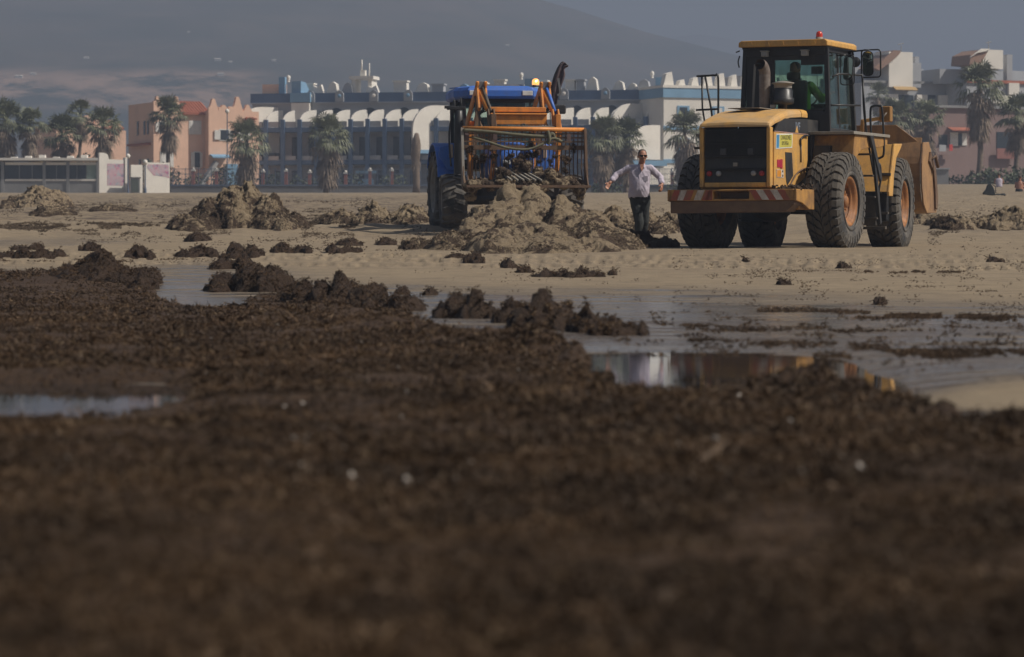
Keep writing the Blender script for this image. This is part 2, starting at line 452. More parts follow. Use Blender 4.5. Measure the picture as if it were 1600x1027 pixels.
def flake_material(name, a, b, c, rough=.5):
    t = NT(name)
    oi = t.n('ObjectInfo')
    col = t.ramp(oi.outputs['Random'], [(0.0, a), (.45, b), (.8, b), (1.0, c)])
    lp = t.t.nodes.new('ShaderNodeVectorMath'); lp.operation = 'SCALE'; lp.inputs['Scale'].default_value = 1.6; t.l(oi.outputs['Location'], lp.inputs[0])
    pn = t.noise(lp.outputs[0], 1.0, 4, .65)
    col = t.mix(t.ramp(pn, [(.44, 0.0), (.58, .65)]), col, tuple(x * .55 for x in a))
    col = t.mix(t.ramp(pn, [(.34, .5), (.44, 0.0)]), col, tuple(x * 1.25 for x in b))
    nz = t.noise(t.coord('Object'), 30, 3)
    col = t.mix(t.ramp(nz, [(.35, 0.0), (.7, .7)]), col, tuple(x * .45 for x in a))
    t.set(color=col, rough=rough, spec=.28); return t.m
M_FLAKE = flake_material('seaweed_flake', (.050, .029, .015), (.125, .072, .035), (.21, .14, .075), .65)
M_FLAKE_DRY = flake_material('dry_seaweed_flake', (.09, .062, .042), (.19, .14, .095), (.33, .26, .18), .8)

PROTO = bpy.data.collections.new('prototypes_unlinked')
def tuft_proto(name, m, size, nfl, seed, flat=.5):
    """little curled tuft of weed fronds"""
    r = np.random.default_rng(seed); V = []; F = []
    for k in range(nfl):
        c = r.normal(0, .28, 3) * size; c[2] = abs(c[2]) * flat
        dr = r.normal(0, 1, 3); dr[2] *= flat; dr /= np.linalg.norm(dr)
        sd = np.cross(dr, r.normal(0, 1, 3)); sd /= np.linalg.norm(sd)
        up = np.cross(dr, sd)
        L = size * r.uniform(.45, 1.35); W = size * r.uniform(.04, .12); bend = r.uniform(-.5, .5) * L
        base = len(V)
        for q in range(4):
            tt = q / 3; w = W * (1 - .75 * tt) * (1 + .3 * r.normal())
            p = c + dr * L * (tt - .4) + up * bend * (tt - .3) ** 2 * 2
            V.append(p - sd * w); V.append(p + sd * w)
        for q in range(3): F.append((base + 2 * q, base + 2 * q + 1, base + 2 * q + 3, base + 2 * q + 2))
    o = bpy.data.objects.new(name, np_mesh(name, V, F, [m])); return o
def proto_set(prefix, m, size, nfl, n, seed, flat=.5):
    c = bpy.data.collections.new(prefix)
    for i in range(n): c.objects.link(tuft_proto(prefix, m, size, nfl, seed + i, flat))
    return c
TUFTS = proto_set('weed_tuft', M_FLAKE, .075, 13, 6, 100)
TUFTS_DRY = proto_set('dry_weed_tuft', M_FLAKE_DRY, .07, 11, 5, 200)

def gn_scatter(name, P, coll, smin, smax, seed, parent=None, tilt=.6):
    """one object: points of its own, a tuft on each (for what nobody could count)"""
    me = bpy.data.meshes.new(name); P = np.asarray(P, np.float32)
    me.vertices.add(len(P)); me.vertices.foreach_set('co', P.ravel())
    r = np.random.default_rng(seed)
    rot = np.stack([r.normal(0, tilt, len(P)), r.normal(0, tilt, len(P)), r.uniform(0, 6.28, len(P))], -1).astype(np.float32)
    a = me.attributes.new('rot', 'FLOAT_VECTOR', 'POINT'); a.data.foreach_set('vector', rot.ravel())
    a = me.attributes.new('sc', 'FLOAT', 'POINT')
    sc = (smin + (smax - smin) * r.random(len(P)) ** 2) if np.isscalar(smin) else smin + (smax - smin) * r.random(len(P)) ** 2
    a.data.foreach_set('value', sc.astype(np.float32))
    o = link_mesh(name, me, parent)
    g = bpy.data.node_groups.new(name, 'GeometryNodeTree')
    g.interface.new_socket('Geometry', in_out='INPUT', socket_type='NodeSocketGeometry')
    g.interface.new_socket('Geometry', in_out='OUTPUT', socket_type='NodeSocketGeometry')
    N = g.nodes; gi = N.new('NodeGroupInput'); go = N.new('NodeGroupOutput')
    m2p = N.new('GeometryNodeMeshToPoints'); iop = N.new('GeometryNodeInstanceOnPoints')
    ci = N.new('GeometryNodeCollectionInfo'); ci.inputs['Collection'].default_value = coll
    ci.inputs['Separate Children'].default_value = True; ci.inputs['Reset Children'].default_value = True
    ar = N.new('GeometryNodeInputNamedAttribute'); ar.data_type = 'FLOAT_VECTOR'; ar.inputs['Name'].default_value = 'rot'
    as_ = N.new('GeometryNodeInputNamedAttribute'); as_.data_type = 'FLOAT'; as_.inputs['Name'].default_value = 'sc'
    g.links.new(gi.outputs[0], m2p.inputs[0]); g.links.new(m2p.outputs[0], iop.inputs['Points'])
    g.links.new(ci.outputs[0], iop.inputs['Instance']); iop.inputs['Pick Instance'].default_value = True
    g.links.new(ar.outputs[0], iop.inputs['Rotation']); g.links.new(as_.outputs[0], iop.inputs['Scale'])
    g.links.new(iop.outputs[0], go.inputs[0])
    md = o.modifiers.new('scatter', 'NODES'); md.node_group = g
    return o

# --- the mat of rotting seaweed that covers the flat towards the camera
EDGE = [(-900, 419), (-300, 420), (0, 419), (100, 416), (170, 424), (240, 446), (250, 466), (320, 478), (380, 470), (430, 452), (520, 446), (600, 462), (645, 484), (640, 503),
        (705, 524), (800, 533), (880, 545), (925, 578), (965, 596), (1050, 604), (1120, 600), (1190, 606), (1290, 612), (1380, 628), (1460, 640), (1518, 654), (1532, 672), (1570, 668), (1640, 664), (1800, 674), (2400, 690), (3200, 700)]
_ex = np.array([e[0] for e in EDGE], float); _ey = np.array([e[1] for e in EDGE], float)
def mat_mask(px, py):
    """positive inside the mat, in pixels of depth below its far edge"""
    return py - np.interp(px, _ex, _ey)
MOUNDS = [  # px, py(base), half width px, half depth (m), height px
    (1278, 622, 66, .30, 42), (1350, 632, 70, .28, 26), (1205, 622, 34, .22, 12), (1410, 642, 46, .22, 10), (1490, 654, 32, .16, 17), (1560, 678, 40, .16, 12),
    (1075, 608, 36, .18, 16), (1170, 610, 18, .14, 12), (850, 556, 62, .6, 24), (905, 572, 36, .4, 22), (770, 548, 70, .7, 18), (700, 540, 60, .8, 14),
    (610, 525, 90, 1.2, 18), (430, 512, 60, 1.2, 12), (520, 500, 90, 1.5, 14), (960, 602, 30, .2, 10), (330, 470, 60, 1.5, 8), (110, 440, 110, 2.5, 12), (1600, 672, 60, .18, 16)]
_mw = []
for (px, py, hw, hd, hh) in MOUNDS:
    x, d, z = ground_at(px, py); _mw.append((x, d, hw / FPX * d, hd, hh / FPX * d))
def mat_height(X, Y):
    px = X / Y * FPX + 800; pyg = HOR - FPX * base_z(X, Y) / Y
    jag = 7 * fbm(X * 3.0, Y * 1.6, oct=3, seed=71) * np.clip(Y / 14, .6, 1.5)
    m = mat_mask(px, pyg) + jag
    k = sstep(0, 9, m)
    lump = fbm(X * 1.3, Y * 1.1, oct=3, seed=20)
    crumb = ridged(X * 4.5, Y * 4.5, oct=4, seed=25)
    fine = ridged(X * 14, Y * 14, oct=3, seed=29)
    h = .030 + .022 * lump + .020 * crumb + .010 * fine
    near = np.interp(m, [0, 14, 60], [.35, .6, 1.0]) * np.interp(Y, [8, 16, 30], [1.0, .8, .6])
    h = h * near
    # shallow runs of water between the humps
    pl = sstep(360, 210, px + 70 * fbm(X * 5, Y * 8, oct=3, seed=41))
    pyd = HOR + FPX * .5155 / Y
    pool = np.exp(-((pyd - 609) / 14) ** 4) * pl; h = h * (1 - .9 * np.exp(-((pyd - 640) / 34) ** 4) * pl) - .10 * pool
    for (a_, c_, w_) in ((420, 655, 150), (1000, 700, 330), (320, 715, 120), (640, 745, 150), (1200, 880, 170)):
        h = h - .035 * np.exp(-((pyd - c_) / 7) ** 2 - ((px - a_) / w_) ** 2) * sstep(-.3, .3, fbm(X * 6, Y * 9, oct=2, seed=42))
    for (x, d, hw, hd, hh) in _mw:
        r = ((X - x) / hw) ** 2 + ((Y - d) / hd) ** 2
        w = np.exp(-r * 1.3)
        h = h + w * hh * (1 + .45 * ridged(X * 2.6 / (hw + .2), Y * 3, oct=3, seed=33) + .18 * crumb)
    return h * k - .05 * (1 - k), k, m
def make_mat():
    t = np.concatenate([np.linspace(-.75, -.19, 70, endpoint=False), np.linspace(-.19, .19, 700, endpoint=False), np.linspace(.19, .75, 70)])
    ys = 1 / np.linspace(1 / 3.1, 1 / 50.0, 760)
    T, Y = np.meshgrid(t, ys, indexing='ij'); X = T * Y
    h, k, m = mat_height(X, Y)
    Z = base_z(X, Y) + h
    # crumbly sideways shift so the humps get undercut faces
    X2 = X + k * .018 * fbm(X * 9, Y * 9, Z * 9, oct=2, seed=50); Y2 = Y + k * .03 * fbm(X * 7, Y * 7, Z * 12, oct=2, seed=55)
    V = np.stack([X2, Y2, Z], -1).reshape(-1, 3)
    F = grid_faces(len(t), len(ys)); km = k.ravel()
    keep = km[F].max(1) > 0.001
    me = np_mesh('seaweed_mat', V, F[keep], [M_WEED], True)
    o = link_mesh('seaweed_mat', me)
    tag(o, 'dark brown mat of wet rotting seaweed covering the whole foreground', 'seaweed', kind='stuff')
    # tufts on it
    n = 620000; r = np.random.default_rng(5)
    ly = 1 / (r.random(n) * (1 / 3.6 - 1 / 46.) + 1 / 46.)
    lt = r.uniform(-.21, .21, n)
    x = lt * ly
    hh, kk, mm = mat_height(x, ly); ok = kk > .5
    x, y, hh, mm = x[ok], ly[ok], hh[ok], mm[ok]
    z = base_z(x, y) + hh
    pydd = HOR + FPX * .5155 / y; pxx = x / y * FPX + 800; hole = (pydd > 590) & (pydd < 665) & (pxx < 300) & (r.random(len(x)) < .9)
    x, y, z = x[~hole], y[~hole], z[~hole]
    clump = fbm(x * 2.2, y * 1.6, oct=4, seed=90) + .5 * fbm(x * 7, y * 5, oct=2, seed=92)
    keep = (z > WZ - .012) & (clump > r.uniform(-.75, .25, len(x))); x, y, z, clump = x[keep], y[keep], z[keep], clump[keep]
    s0 = np.interp(y, [3.5, 8, 20, 45], [.075, .13, .20, .30]) * np.exp(r.normal(0, .35, len(x))) * (1 + .5 * clump)
    o2 = gn_scatter('seaweed_fronds', np.stack([x, y, z], -1), TUFTS, s0, s0 * 2.1, 6)
    fl_ = bpy.data.collections.new('shell_bits')
    for q in range(2):
        bb = MB(); bb.lathe([(.001, .004), (.010, .003), (.016, -.001), (.012, -.004), (.001, -.004)], 7); bb.v = [(v[0], v[1] * (.6 + .4 * q), v[2]) for v in bb.v]
        fl_.objects.link(bpy.data.objects.new('shell_bit', bb.mesh('shell_bit', plain('pale_shell', (.45, .40, .35), .5))))
    ii = r.choice(np.nonzero(y > 6.5)[0], 130, replace=False)
    o3 = gn_scatter('shell_flecks', np.stack([x[ii], y[ii], z[ii] + .012], -1), fl_, .2, .75, 16); tag(o3, 'pale shell flecks and bits dotted over the dark seaweed mat', 'shells', kind='stuff')
    tag(o2, 'loose curled seaweed fronds strewn over the dark foreground mat', 'seaweed', kind='stuff')
make_mat()
# ================================================================== HILLS
def hill_material(name, seed):
    t = NT(name); v = t.coord('Object', (.004, .004, .012))
    a = t.noise(v, 1.0, 7, .62, .4); b_ = t.noise(t.coord('Object'), .03, 6, .7)
    col = t.mix(t.ramp(a, [(.42, 0.0), (.58, 1.0)]), (.025, .032, .022), (.075, .062, .042))
    at_ = t.n('Attribute'); at_.attribute_name = 'field'
    m_ = t.noise(t.coord('Object', (.018, .0015, .07)), 1.0, 7, .72, .5)
    col = t.mix(t.ramp(t.noise(t.coord('Object', (.009, .001, .03), (0, 0, .2)), 1.0, 6, .7, .4), [(.5, 0.0), (.62, .55)]), col, (.12, .09, .066))
    col = t.mix(t.math('MULTIPLY', at_.outputs['Fac'], t.ramp(m_, [(.42, 0.0), (.54, 1.0)])), col, (.34, .225, .16))
    col = t.mix(t.ramp(m_, [(.70, 0.0), (.76, .6)]), col, (.40, .33, .27))
    col = t.mix(t.ramp(b_, [(.52, 0.0), (.62, .5)]), col, (.035, .045, .03))
    t.set(color=col, rough=.95, spec=.1); return t.m
def hill(name, ridge, d0, d1, d2, seed, label):
    xs = np.linspace(-1700, 3300, 420)            # in photograph columns at the crest
    crest = np.interp(xs, [r[0] for r in ridge], [r[1] for r in ridge])
    tt = np.linspace(0, 1, 150)
    PX, T = np.meshgrid(xs, tt, indexing='ij')
    Y = d0 + (d2 - d0) * T
    X = (PX - 800) / FPX * d1 * (Y / d1) ** .35
    H = (HOR - crest)[:, None] / FPX * d1
    tc = (d1 - d0) / (d2 - d0)
    s = np.where(T < tc, (T / tc) ** 1.05, 1 - ((T - tc) / (1 - tc)) ** 1.6 * .5)
    n = fbm(X * .004, Y * .004, oct=6, seed=seed); n2 = ridged(X * .0026, Y * .0016, oct=4, seed=seed + 3)
    Z = 4 + (H - 4) * s * (1 + .10 * n2 * (1 - T / tc).clip(0, 1)) + n * 16 * np.sin(np.clip(T / tc, 0, 1) * math.pi) + n * 2.2
    me = np_mesh(name, np.stack([X, Y, Z], -1).reshape(-1, 3), grid_faces(len(xs), len(tt)), [hill_material(name + '_ground', seed)], True)
    py = HOR - Z / Y * FPX; px = X / Y * FPX + 800
    fld = sstep(178, 160, py) * sstep(100, 122, py) * sstep(470, 330, px) * sstep(-500, 40, px) * sstep(-.25, .15, fbm(X * .012, Z * .06, oct=4, seed=77) + .1)
    a = me.attributes.new('field', 'FLOAT', 'POINT'); a.data.foreach_set('value', fld.astype(np.float32).ravel())
    o = link_mesh(name, me); tag(o, label, kind='structure'); return o
hill('hill', [(-1700, 40), (-600, -30), (0, -60), (400, -75), (700, -55), (800, -24), (850, 0), (900, 14), (960, 34), (1010, 50), (1080, 68), (1200, 100), (1400, 150), (1800, 190), (3300, 230)],
     1050, 1950, 2300, 61, 'long dark hill rising on the left behind the hotel')
hill('hill', [(-1700, 60), (700, 10), (900, 42), (980, 52), (1050, 60), (1090, 54), (1130, 60), (1180, 70), (1260, 84), (1400, 130), (1600, 170), (2200, 200), (3300, 240)],
     2700, 3300, 3600, 85, 'faint far ridge fading into haze behind the wheel loader')
# scattered pale houses on the lower slope, a few pixels each
from mathutils.bvhtree import BVHTree
_ho = bpy.data.objects['hill'].data; _hb = BVHTree.FromPolygons([v.co for v in _ho.vertices], [tuple(p.vertices) for p in _ho.polygons])
wm = plain('whitewash', (.6, .56, .5), .8); rm = plain('hill_roof_tile', (.4, .2, .13), .8)
for i, (px, py, d, w) in enumerate([(135, 92, 2300, 12), (340, 95, 2300, 14), (428, 96, 2250, 10), (360, 98, 2250, 9), (295, 51, 2420, 8), (793, 72, 2380, 10), (30, 122, 1900, 16), (52, 117, 1930, 12), (345, 118, 1950, 14)]):
    hit = _hb.ray_cast(Vector((0, 0, 0)), at(px, py, 1.0).normalized()); p = hit[0] if hit[0] is not None else at(px, py, 1700)
    b = MB(); w = w * .10; h = w * .55
    b.box(-w, w, -w * .6, w * .6, -14, h); b.prism([(-w * .65, h), (w * .65, h), (0, h + w * .3)], -w * 1.05, w * 1.05, 'x')
    o = b.build('hillside_house', wm, loc=p)
    tag(o, ['tiny pale hillside house high on the left', 'tiny pale hillside house, left of a close trio', 'tiny pale hillside house, rightmost of a close trio', 'tiny pale hillside house in the middle of a close trio', 'highest tiny pale house on the hillside, left of centre', 'tiny pale hillside house above the tractor roof', 'tiny house at the left edge of the bare hillside field', 'tiny house second from left on the bare hillside field', 'tiny house on the bare hillside field above the salmon houses'][i], 'house', 'pale houses dotted on the hillside')
# ================================================================== TOWN BEHIND THE BEACH
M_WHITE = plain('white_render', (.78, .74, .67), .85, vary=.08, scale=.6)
M_SHADEW = plain('shaded_white_wall', (.37, .38, .40), .9, vary=.1, scale=.5)  # white walls on the shaded sides, bluish shade put into the colour
M_NAVY = plain('shaded_band_blue', (.075, .13, .23), .7, vary=.15, scale=.4)  # shaded tone of the hotel blue, darkness put into the colour
M_SKYB = plain('light_and_sunlit_blue', (.20, .36, .52), .7, vary=.12, scale=.5)  # light blue parts, and the sunlit tone of the hotel band
M_WIN = plain('dark_window_pane', (.03, .04, .05), .25)
M_SHUT = plain('white_shutter', (.68, .66, .62), .7)
M_PINK = plain('salmon_render', (.78, .51, .375), .9, vary=.08, scale=.5)
M_TILE = plain('terracotta_tile', (.36, .12, .07), .85, vary=.25, scale=3)
M_MAUVE = plain('mauve_brown_render', (.24, .165, .15), .9, vary=.1, scale=.4)
M_BRICKP = plain('brick_post_red', (.32, .11, .075), .85, vary=.2, scale=3)
M_GREY = plain('grey_concrete', (.25, .25, .25), .9, vary=.15, scale=.7)
M_FENCEB = plain('blue_grey_fence', (.10, .13, .19), .7, vary=.2, scale=1)

def at_base(px, d): 
    x = (px - 800) / FPX * d; return Vector((x, d, gz(x, d)))
def zl(py, d, z0): return (HOR - py) / FPX * d - z0
def share(mesh_name, mb, m):
    return mb.mesh(mesh_name, m)

# ---------------------------------------------------------------- long blue and white hotel
HA = rad(-12)
hd0 = 300.0; hx = (1034 - 800) / FPX * hd0; HZ = 5.0
HL = 40.4
hot = thing('hotel', 'long white and navy beach hotel with rows of curved white balcony walls', 'hotel', (hx, hd0, HZ), HA)
# local: x runs left (negative) along the front, y inwards
def wall_boxes(name, boxes, m, parent, bevel=0):
    b = MB()
    for bx in boxes: b.box(*bx)
    return b.build(name, m, parent, bevel)
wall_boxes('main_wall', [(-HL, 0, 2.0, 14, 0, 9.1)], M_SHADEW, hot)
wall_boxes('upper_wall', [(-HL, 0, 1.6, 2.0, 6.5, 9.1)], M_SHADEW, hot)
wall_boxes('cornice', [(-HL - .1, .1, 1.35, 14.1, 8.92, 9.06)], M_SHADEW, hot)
wall_boxes('parapet_band', [(-HL - .15, .15, 1.45, 1.75, 9.06, 9.95)], M_NAVY, hot)
wall_boxes('parapet_band', [(-HL - .15, -HL + .15, 1.75, 14, 9.06, 9.95)], M_NAVY, hot)
wall_boxes('parapet_band', [(-.15, .15, 1.75, 14, 9.06, 9.95)], M_SKYB, hot)  # sun-facing end of the same band, sunlight painted in as lighter blue
wall_boxes('balcony_slab', [(-HL, 0, -.25, 2.0, 3.02, 3.42)], M_NAVY, hot)
wall_boxes('balcony_slab', [(-HL, 0, -.25, 1.6, 6.15, 6.6)], M_NAVY, hot)
NB = 24; BW = HL / NB
pil = MB(); pil.box(-.2, .2, -.35, -.05, 0, 7.35); pil_me = pil.mesh('pilaster', M_NAVY)
wp = MB(); cur = [(0, 6.6)] + [(1.75 * (1 - math.cos(a)), 7.05 + 1.25 * math.sin(a)) for a in np.linspace(0, math.pi / 2, 7)] + [(1.95, 8.3), (1.95, 6.6)]
wp.prism([(-.3 + s, z) for s, z in cur], -.07, .07, 'x'); wp_me = wp.mesh('curved_party_wall', M_WHITE)
par = MB(); par.box(.2, BW - .2, -.18, -.08, 6.62, 7.15); par_me = par.mesh('balcony_parapet', M_SHADEW)
par2 = MB(); par2.box(.2, BW - .2, -.18, -.08, 3.44, 3.85); par2_me = par2.mesh('balcony_parapet', M_SHADEW)
wnd = MB(); wnd.box(.5, BW - .45, 1.93, 1.99, 3.6, 5.7); wnd_me = wnd.mesh('balcony_door', M_WIN)
wnd2 = MB(); wnd2.box(.45, BW - .4, 1.93, 1.99, .3, 2.5); wnd2_me = wnd2.mesh('terrace_door', M_WIN)
arch = MB(); pts = [(-.62 * math.cos(a), 7.9 + .62 * math.sin(a)) for a in np.linspace(0, math.pi, 9)]
arch.prism([(-.62, 6.9)] + pts + [(.62, 6.9)], 1.52, 1.59, 'y'); arch_me = arch.mesh('arch_window', M_WIN)
rng = random.Random(8)
BIG = {1: 1, 11: 1, 22: 1}
for k in range(NB):
    x = -HL + k * BW
    link_mesh('pilaster', pil_me, hot, (x + .2, 0, 0))
    link_mesh('balcony_parapet', par_me, hot, (x, 0, 0)); link_mesh('balcony_parapet', par2_me, hot, (x, 0, 0))
    link_mesh('balcony_door', wnd_me, hot, (x, 0, 0)); link_mesh('terrace_door', wnd2_me, hot, (x, 0, 0))
    w = link_mesh('curved_party_wall', wp_me, hot, (x + .35, 0, 0)); w.rotation_euler = (0, 0, rad(-38)); w.scale = (1, 1.02 + .05 * rng.random(), 1)
    if k % 2 == 0: link_mesh('arch_window', arch_me, hot, (x + BW, 0, 0))
for x in (-HL + 1.0, -HL + 18.2, -3.2):
    b = MB(); cur = [(0, 0)] + [(2.6 * (1 - math.cos(a)), 2.2 + 2.3 * math.sin(a)) for a in np.linspace(0, math.pi / 2, 8)] + [(4.6, 4.5), (4.6, 0)]
    b.prism([(-2.2 + s, 4.2 + z * .98) for s, z in cur], -.12, .12, 'x'); o = b.build('large_party_wall', M_WHITE, hot, loc=(x, 0, 0)); o.rotation_euler = (0, 0, rad(-42))
    b = MB(); b.box(-.14, .14, -2.25, .6, 4.0, 4.35); o2 = b.build('blue_trim', M_SKYB, o)
for x, top in ((-HL + 3.9, 12.0), (-13.5, 11.0), (-.9, 11.2)):
    b = MB(); b.prism([(1.4, 9.96), (3.6, 9.96), (2.6, 10.3), (2.1, 11.0), (1.4, 11.1)], -.6, .6, 'x'); o = b.build('stepped_gable', M_SKYB, hot, loc=(x, 0, 0)); o.rotation_euler = (0, 0, rad(-25))
    b = MB(); b.lathe([(.001, 11.75), (.2, 11.6), (.2, 11.4), (.1, 11.2), (.16, 11.05)], 10, 'z', (x - .3, 1.7, 0)); b.build('finial', M_WHITE, hot)
wall_boxes('lit_tower', [(-HL + 4.1, -HL + 5.9, .9, 1.59, 6.62, 9.0)], M_WHITE, hot)
wall_boxes('lit_tower_band', [(-HL + 4.0, -HL + 6.0, .85, 1.42, 9.07, 9.97)], M_SKYB, hot)
for k, x in enumerate((-34.5, -31.6, -28.2, -24.8, -9.6, -5.6)):
    b = MB(); b.prism([(-.42, 9.1), (.42, 9.1), (.42, 9.85), (.26, 10.05), (0, 10.2), (-.26, 10.05), (-.42, 9.85)], 1.22, 1.44, 'y'); md_ = b.build('roof_medallion', M_SHADEW, hot, loc=(x, 0, 0))
    b = MB(); b.lathe([(.001, 1.17), (.16, 1.18), (.19, 1.215)], 14, 'y', (0, 0, 9.65)); b.build('tile_disc', M_SKYB if k % 2 else M_WHITE, md_)
# rooftop chimneys and parapet steps, irregular
cx = -HL + 5.5; k = 0
while cx < .5:
    k += 1; w = rng.uniform(.35, .75); h = rng.uniform(.5, 1.1); kind = rng.randrange(3); b = MB()
    if kind == 0: b.prism([(-w, 9.96), (w, 9.96), (w * .75, 9.96 + h), (w * .2, 9.96 + h * 1.25), (-w * .4, 9.96 + h)], 2.2, 3.2, 'y')
    elif kind == 1: b.box(-w, w, 2.4, 3.4, 9.96, 9.96 + h); b.box(-w - .1, w + .1, 2.3, 3.5, 9.96 + h, 9.96 + h + .14)
    else: b.prism([(-w, 9.96), (w, 9.96), (w * .6, 9.96 + h * 1.2), (-w * .1, 9.96 + h * .8), (-w * .7, 9.96 + h * 1.1)], 2.0, 2.6, 'y')
    b.build('chimney', M_SKYB if k in (9,) else (M_WHITE if k % 4 else M_SHADEW), hot, loc=(cx, 0, 0)); cx += w * 2 + rng.choice((.15, .4, .9, 1.4))
b = MB(); b.box(-1.0, -.6, 2.5, 4.5, 9.96, 11.3); b.box(.6, 1.0, 2.5, 4.5, 9.96, 11.3); b.box(-1.2, 1.2, 2.3, 4.7, 11.3, 11.6); b.box(-.3, .2, 3, 3.6, 11.6, 12.2); b.tube([(.5, 3.5, 11.6), (.5, 3.5, 12.9)], .06, 6); b.tube([(-.2, 3.3, 12.2), (-.2, 3.3, 13.2)], .08, 6)
b.build('roof_pavilion', M_WHITE, hot, loc=(-HL + 10.7, 0, 0))
b = MB(); b.box(-2.6, -.3, 2.6, 3.2, 9.96, 10.9); b.build('pink_roof_wall', M_PINK, hot, loc=(-HL + 3.3, 0, 0)); b = MB(); b.box(-.3, .3, 2.5, 3.1, 9.96, 11.6); b.build('blue_chimney', M_SKYB, hot, loc=(-HL + 2.7, 0, 0))
for k in range(7):
    x = -HL + 8 + k * 4.4; b = MB(); b.box(-1, 1, -2.4, -2.3, 2.1, 2.35); b.box(-.8, .7, -2.35, -2.3, .4, 1.6)
    if k in (1, 4): b.build('terrace_awning', M_SKYB, hot, loc=(x, 0, 0))
# ---------------------------------------------------------------- lit white wing on the right of the hotel
wg = thing('hotel_wing', 'sunlit white hotel wing with light blue parapet just left of the loader cab', 'hotel', ((1037 - 800) / FPX * 297, 297, HZ), rad(22))
wall_boxes('main_wall', [(0, 13, 0, 10, 0, 9.0)], M_WHITE, wg)
wall_boxes('parapet_band', [(-.1, 13.1, -.12, 10.1, 9.0, 9.9)], M_SKYB, wg)
wall_boxes('coping', [(-.15, 13.15, -.18, 10.15, 9.9, 10.15)], M_WHITE, wg)
for z in (2.9, 6.0): wall_boxes('blue_string_course', [(-.05, 13.05, -.10, -.005, z, z + .35)], M_SKYB, wg)
for i, x in enumerate((2.0, 5.6, 9.2, 12)):
    for j, z in enumerate((.6, 3.7, 6.7)):
        b = MB(); b.box(-.62, .62, -.06, -.004, z, z + 1.55); f = b.build('window_frame', M_SKYB, wg, loc=(x, 0, 0))
        b = MB(); b.box(-.38, .38, -.09, -.062, z + .2, z + 1.4); b.build('window', M_SHUT if (i + j) % 2 else M_WIN, f)
for k in range(9):
    b = MB(); w = rng.uniform(.35, .6); h = rng.uniform(.6, 1.3); b.prism([(-w, 10.15), (w, 10.15), (w * .6, 10.15 + h), (-w * .5, 10.15 + h * .85)], .8, 1.6, 'y'); b.build('chimney', M_WHITE, wg, loc=(.9 + k * 1.35, 0, 0))
b = MB(); cur = [(0, 0)] + [(2.6 * (1 - math.cos(a)), 1.2 + 2.0 * math.sin(a)) for a in np.linspace(0, math.pi / 2, 8)] + [(3.6, 3.2), (3.6, 0)]
b.prism([(-3.4 + s, 3.2 + z) for s, z in cur], -.12, .12, 'x'); o = b.build('large_party_wall', M_WHITE, wg, loc=(-.6, 0, 0)); o.rotation_euler = (0, 0, rad(-75))
b = MB(); b.box(-3.8, -.2, -1.2, -.9, 2.6, 3.1); b.build('blue_trim', M_SKYB, wg); b = MB(); b.box(-3.2, -.2, -1.2, 3, .2, 2.4); b.build('garden_wall', M_WHITE, wg)

# ---------------------------------------------------------------- salmon houses on the left
def crenel(b, x0, x1, y0, y1, z, n, h, r):
    st = (x1 - x0) / n
    for k in range(n):
        if r.random() < .75: b.box(x0 + k * st, x0 + k * st + st * .62, y0, y1, z, z + h * r.uniform(.6, 1.1))
def pink_house(name, label, px, d, rz, W, D, H, roofs, wins, seed, gables=(), low=False):
    r = random.Random(seed); t_ = thing(name, label, 'house', at_base(px, d) - Vector((0, 0, .3)), rz)
    lo = roofs[0] if low else None
    wall_boxes('wall', [(0, lo[0], 0, D, 0, H)] if lo else [(0, W, 0, D, 0, H)], M_PINK, t_)
    if lo: wall_boxes('wall', [(lo[0], W, .002, D, 0, lo[2] + .1)], M_PINK, t_)
    b = MB(); crenel(b, 0, lo[0] if lo else W, 0, .35, H + .002, max(2, int((lo[0] if lo else W) / .9)), .55, r); crenel(b, 0, .35, .5, D, H + .002, 1, .6, r); b.build('parapet_merlons', M_PINK, t_)
    for (x0, x1, z, dz, dep) in roofs:
        b = MB()
        b.prism([(-.35, z), (dep, z + dz), (dep, z + dz + .12), (-.35, z + .14)], x0, x1, 'x'); q = b.build('tiled_roof', M_TILE, t_)
        b = MB()
        for k in range(int((x1 - x0) / .3)): b.tube([(x0 + .15 + k * .3, -.36, z + .15), (x0 + .15 + k * .3, dep, z + dz + .14)], .07, 5)
        tag(b.build('roof_tile_ridge', M_TILE, q), kind='stuff')
    for (x, z, w, h, k_) in wins:
        b = MB(); b.box(x - w / 2 - .12, x + w / 2 + .12, -.05, -.004, z - .1, z + h + .1); f = b.build('window_surround', M_PINK if k_ == 2 else M_SHUT, t_)
        b = MB(); b.box(x - w / 2, x + w / 2, -.08, -.052, z, z + h); b.build('shutter' if k_ == 0 else 'window', M_SHUT if k_ == 0 else M_WIN, f)
        if k_ == 1:
            b = MB(); b.box(x - w / 2 - w * .75, x - w / 2 - .02, -.12, -.055, z, z + h); b.build('shutter', M_SHUT, f)
            b = MB(); b.box(x + w / 2 + .02, x + w / 2 + w * .5, -.12, -.055, z, z + h); b.build('shutter', M_SHUT, f)
    for (x, z, w, h) in gables:
        h *= .72; w *= 1.1
        b = MB(); b.prism([(x - w / 2, z), (x + w / 2, z), (x + w * .3, z + h * .5), (x + w * .12, z + h), (x - w * .12, z + h), (x - w * .25, z + h * .55)], .02, .5, 'y'); b.build('chimney_gable', M_PINK, t_)
    return t_
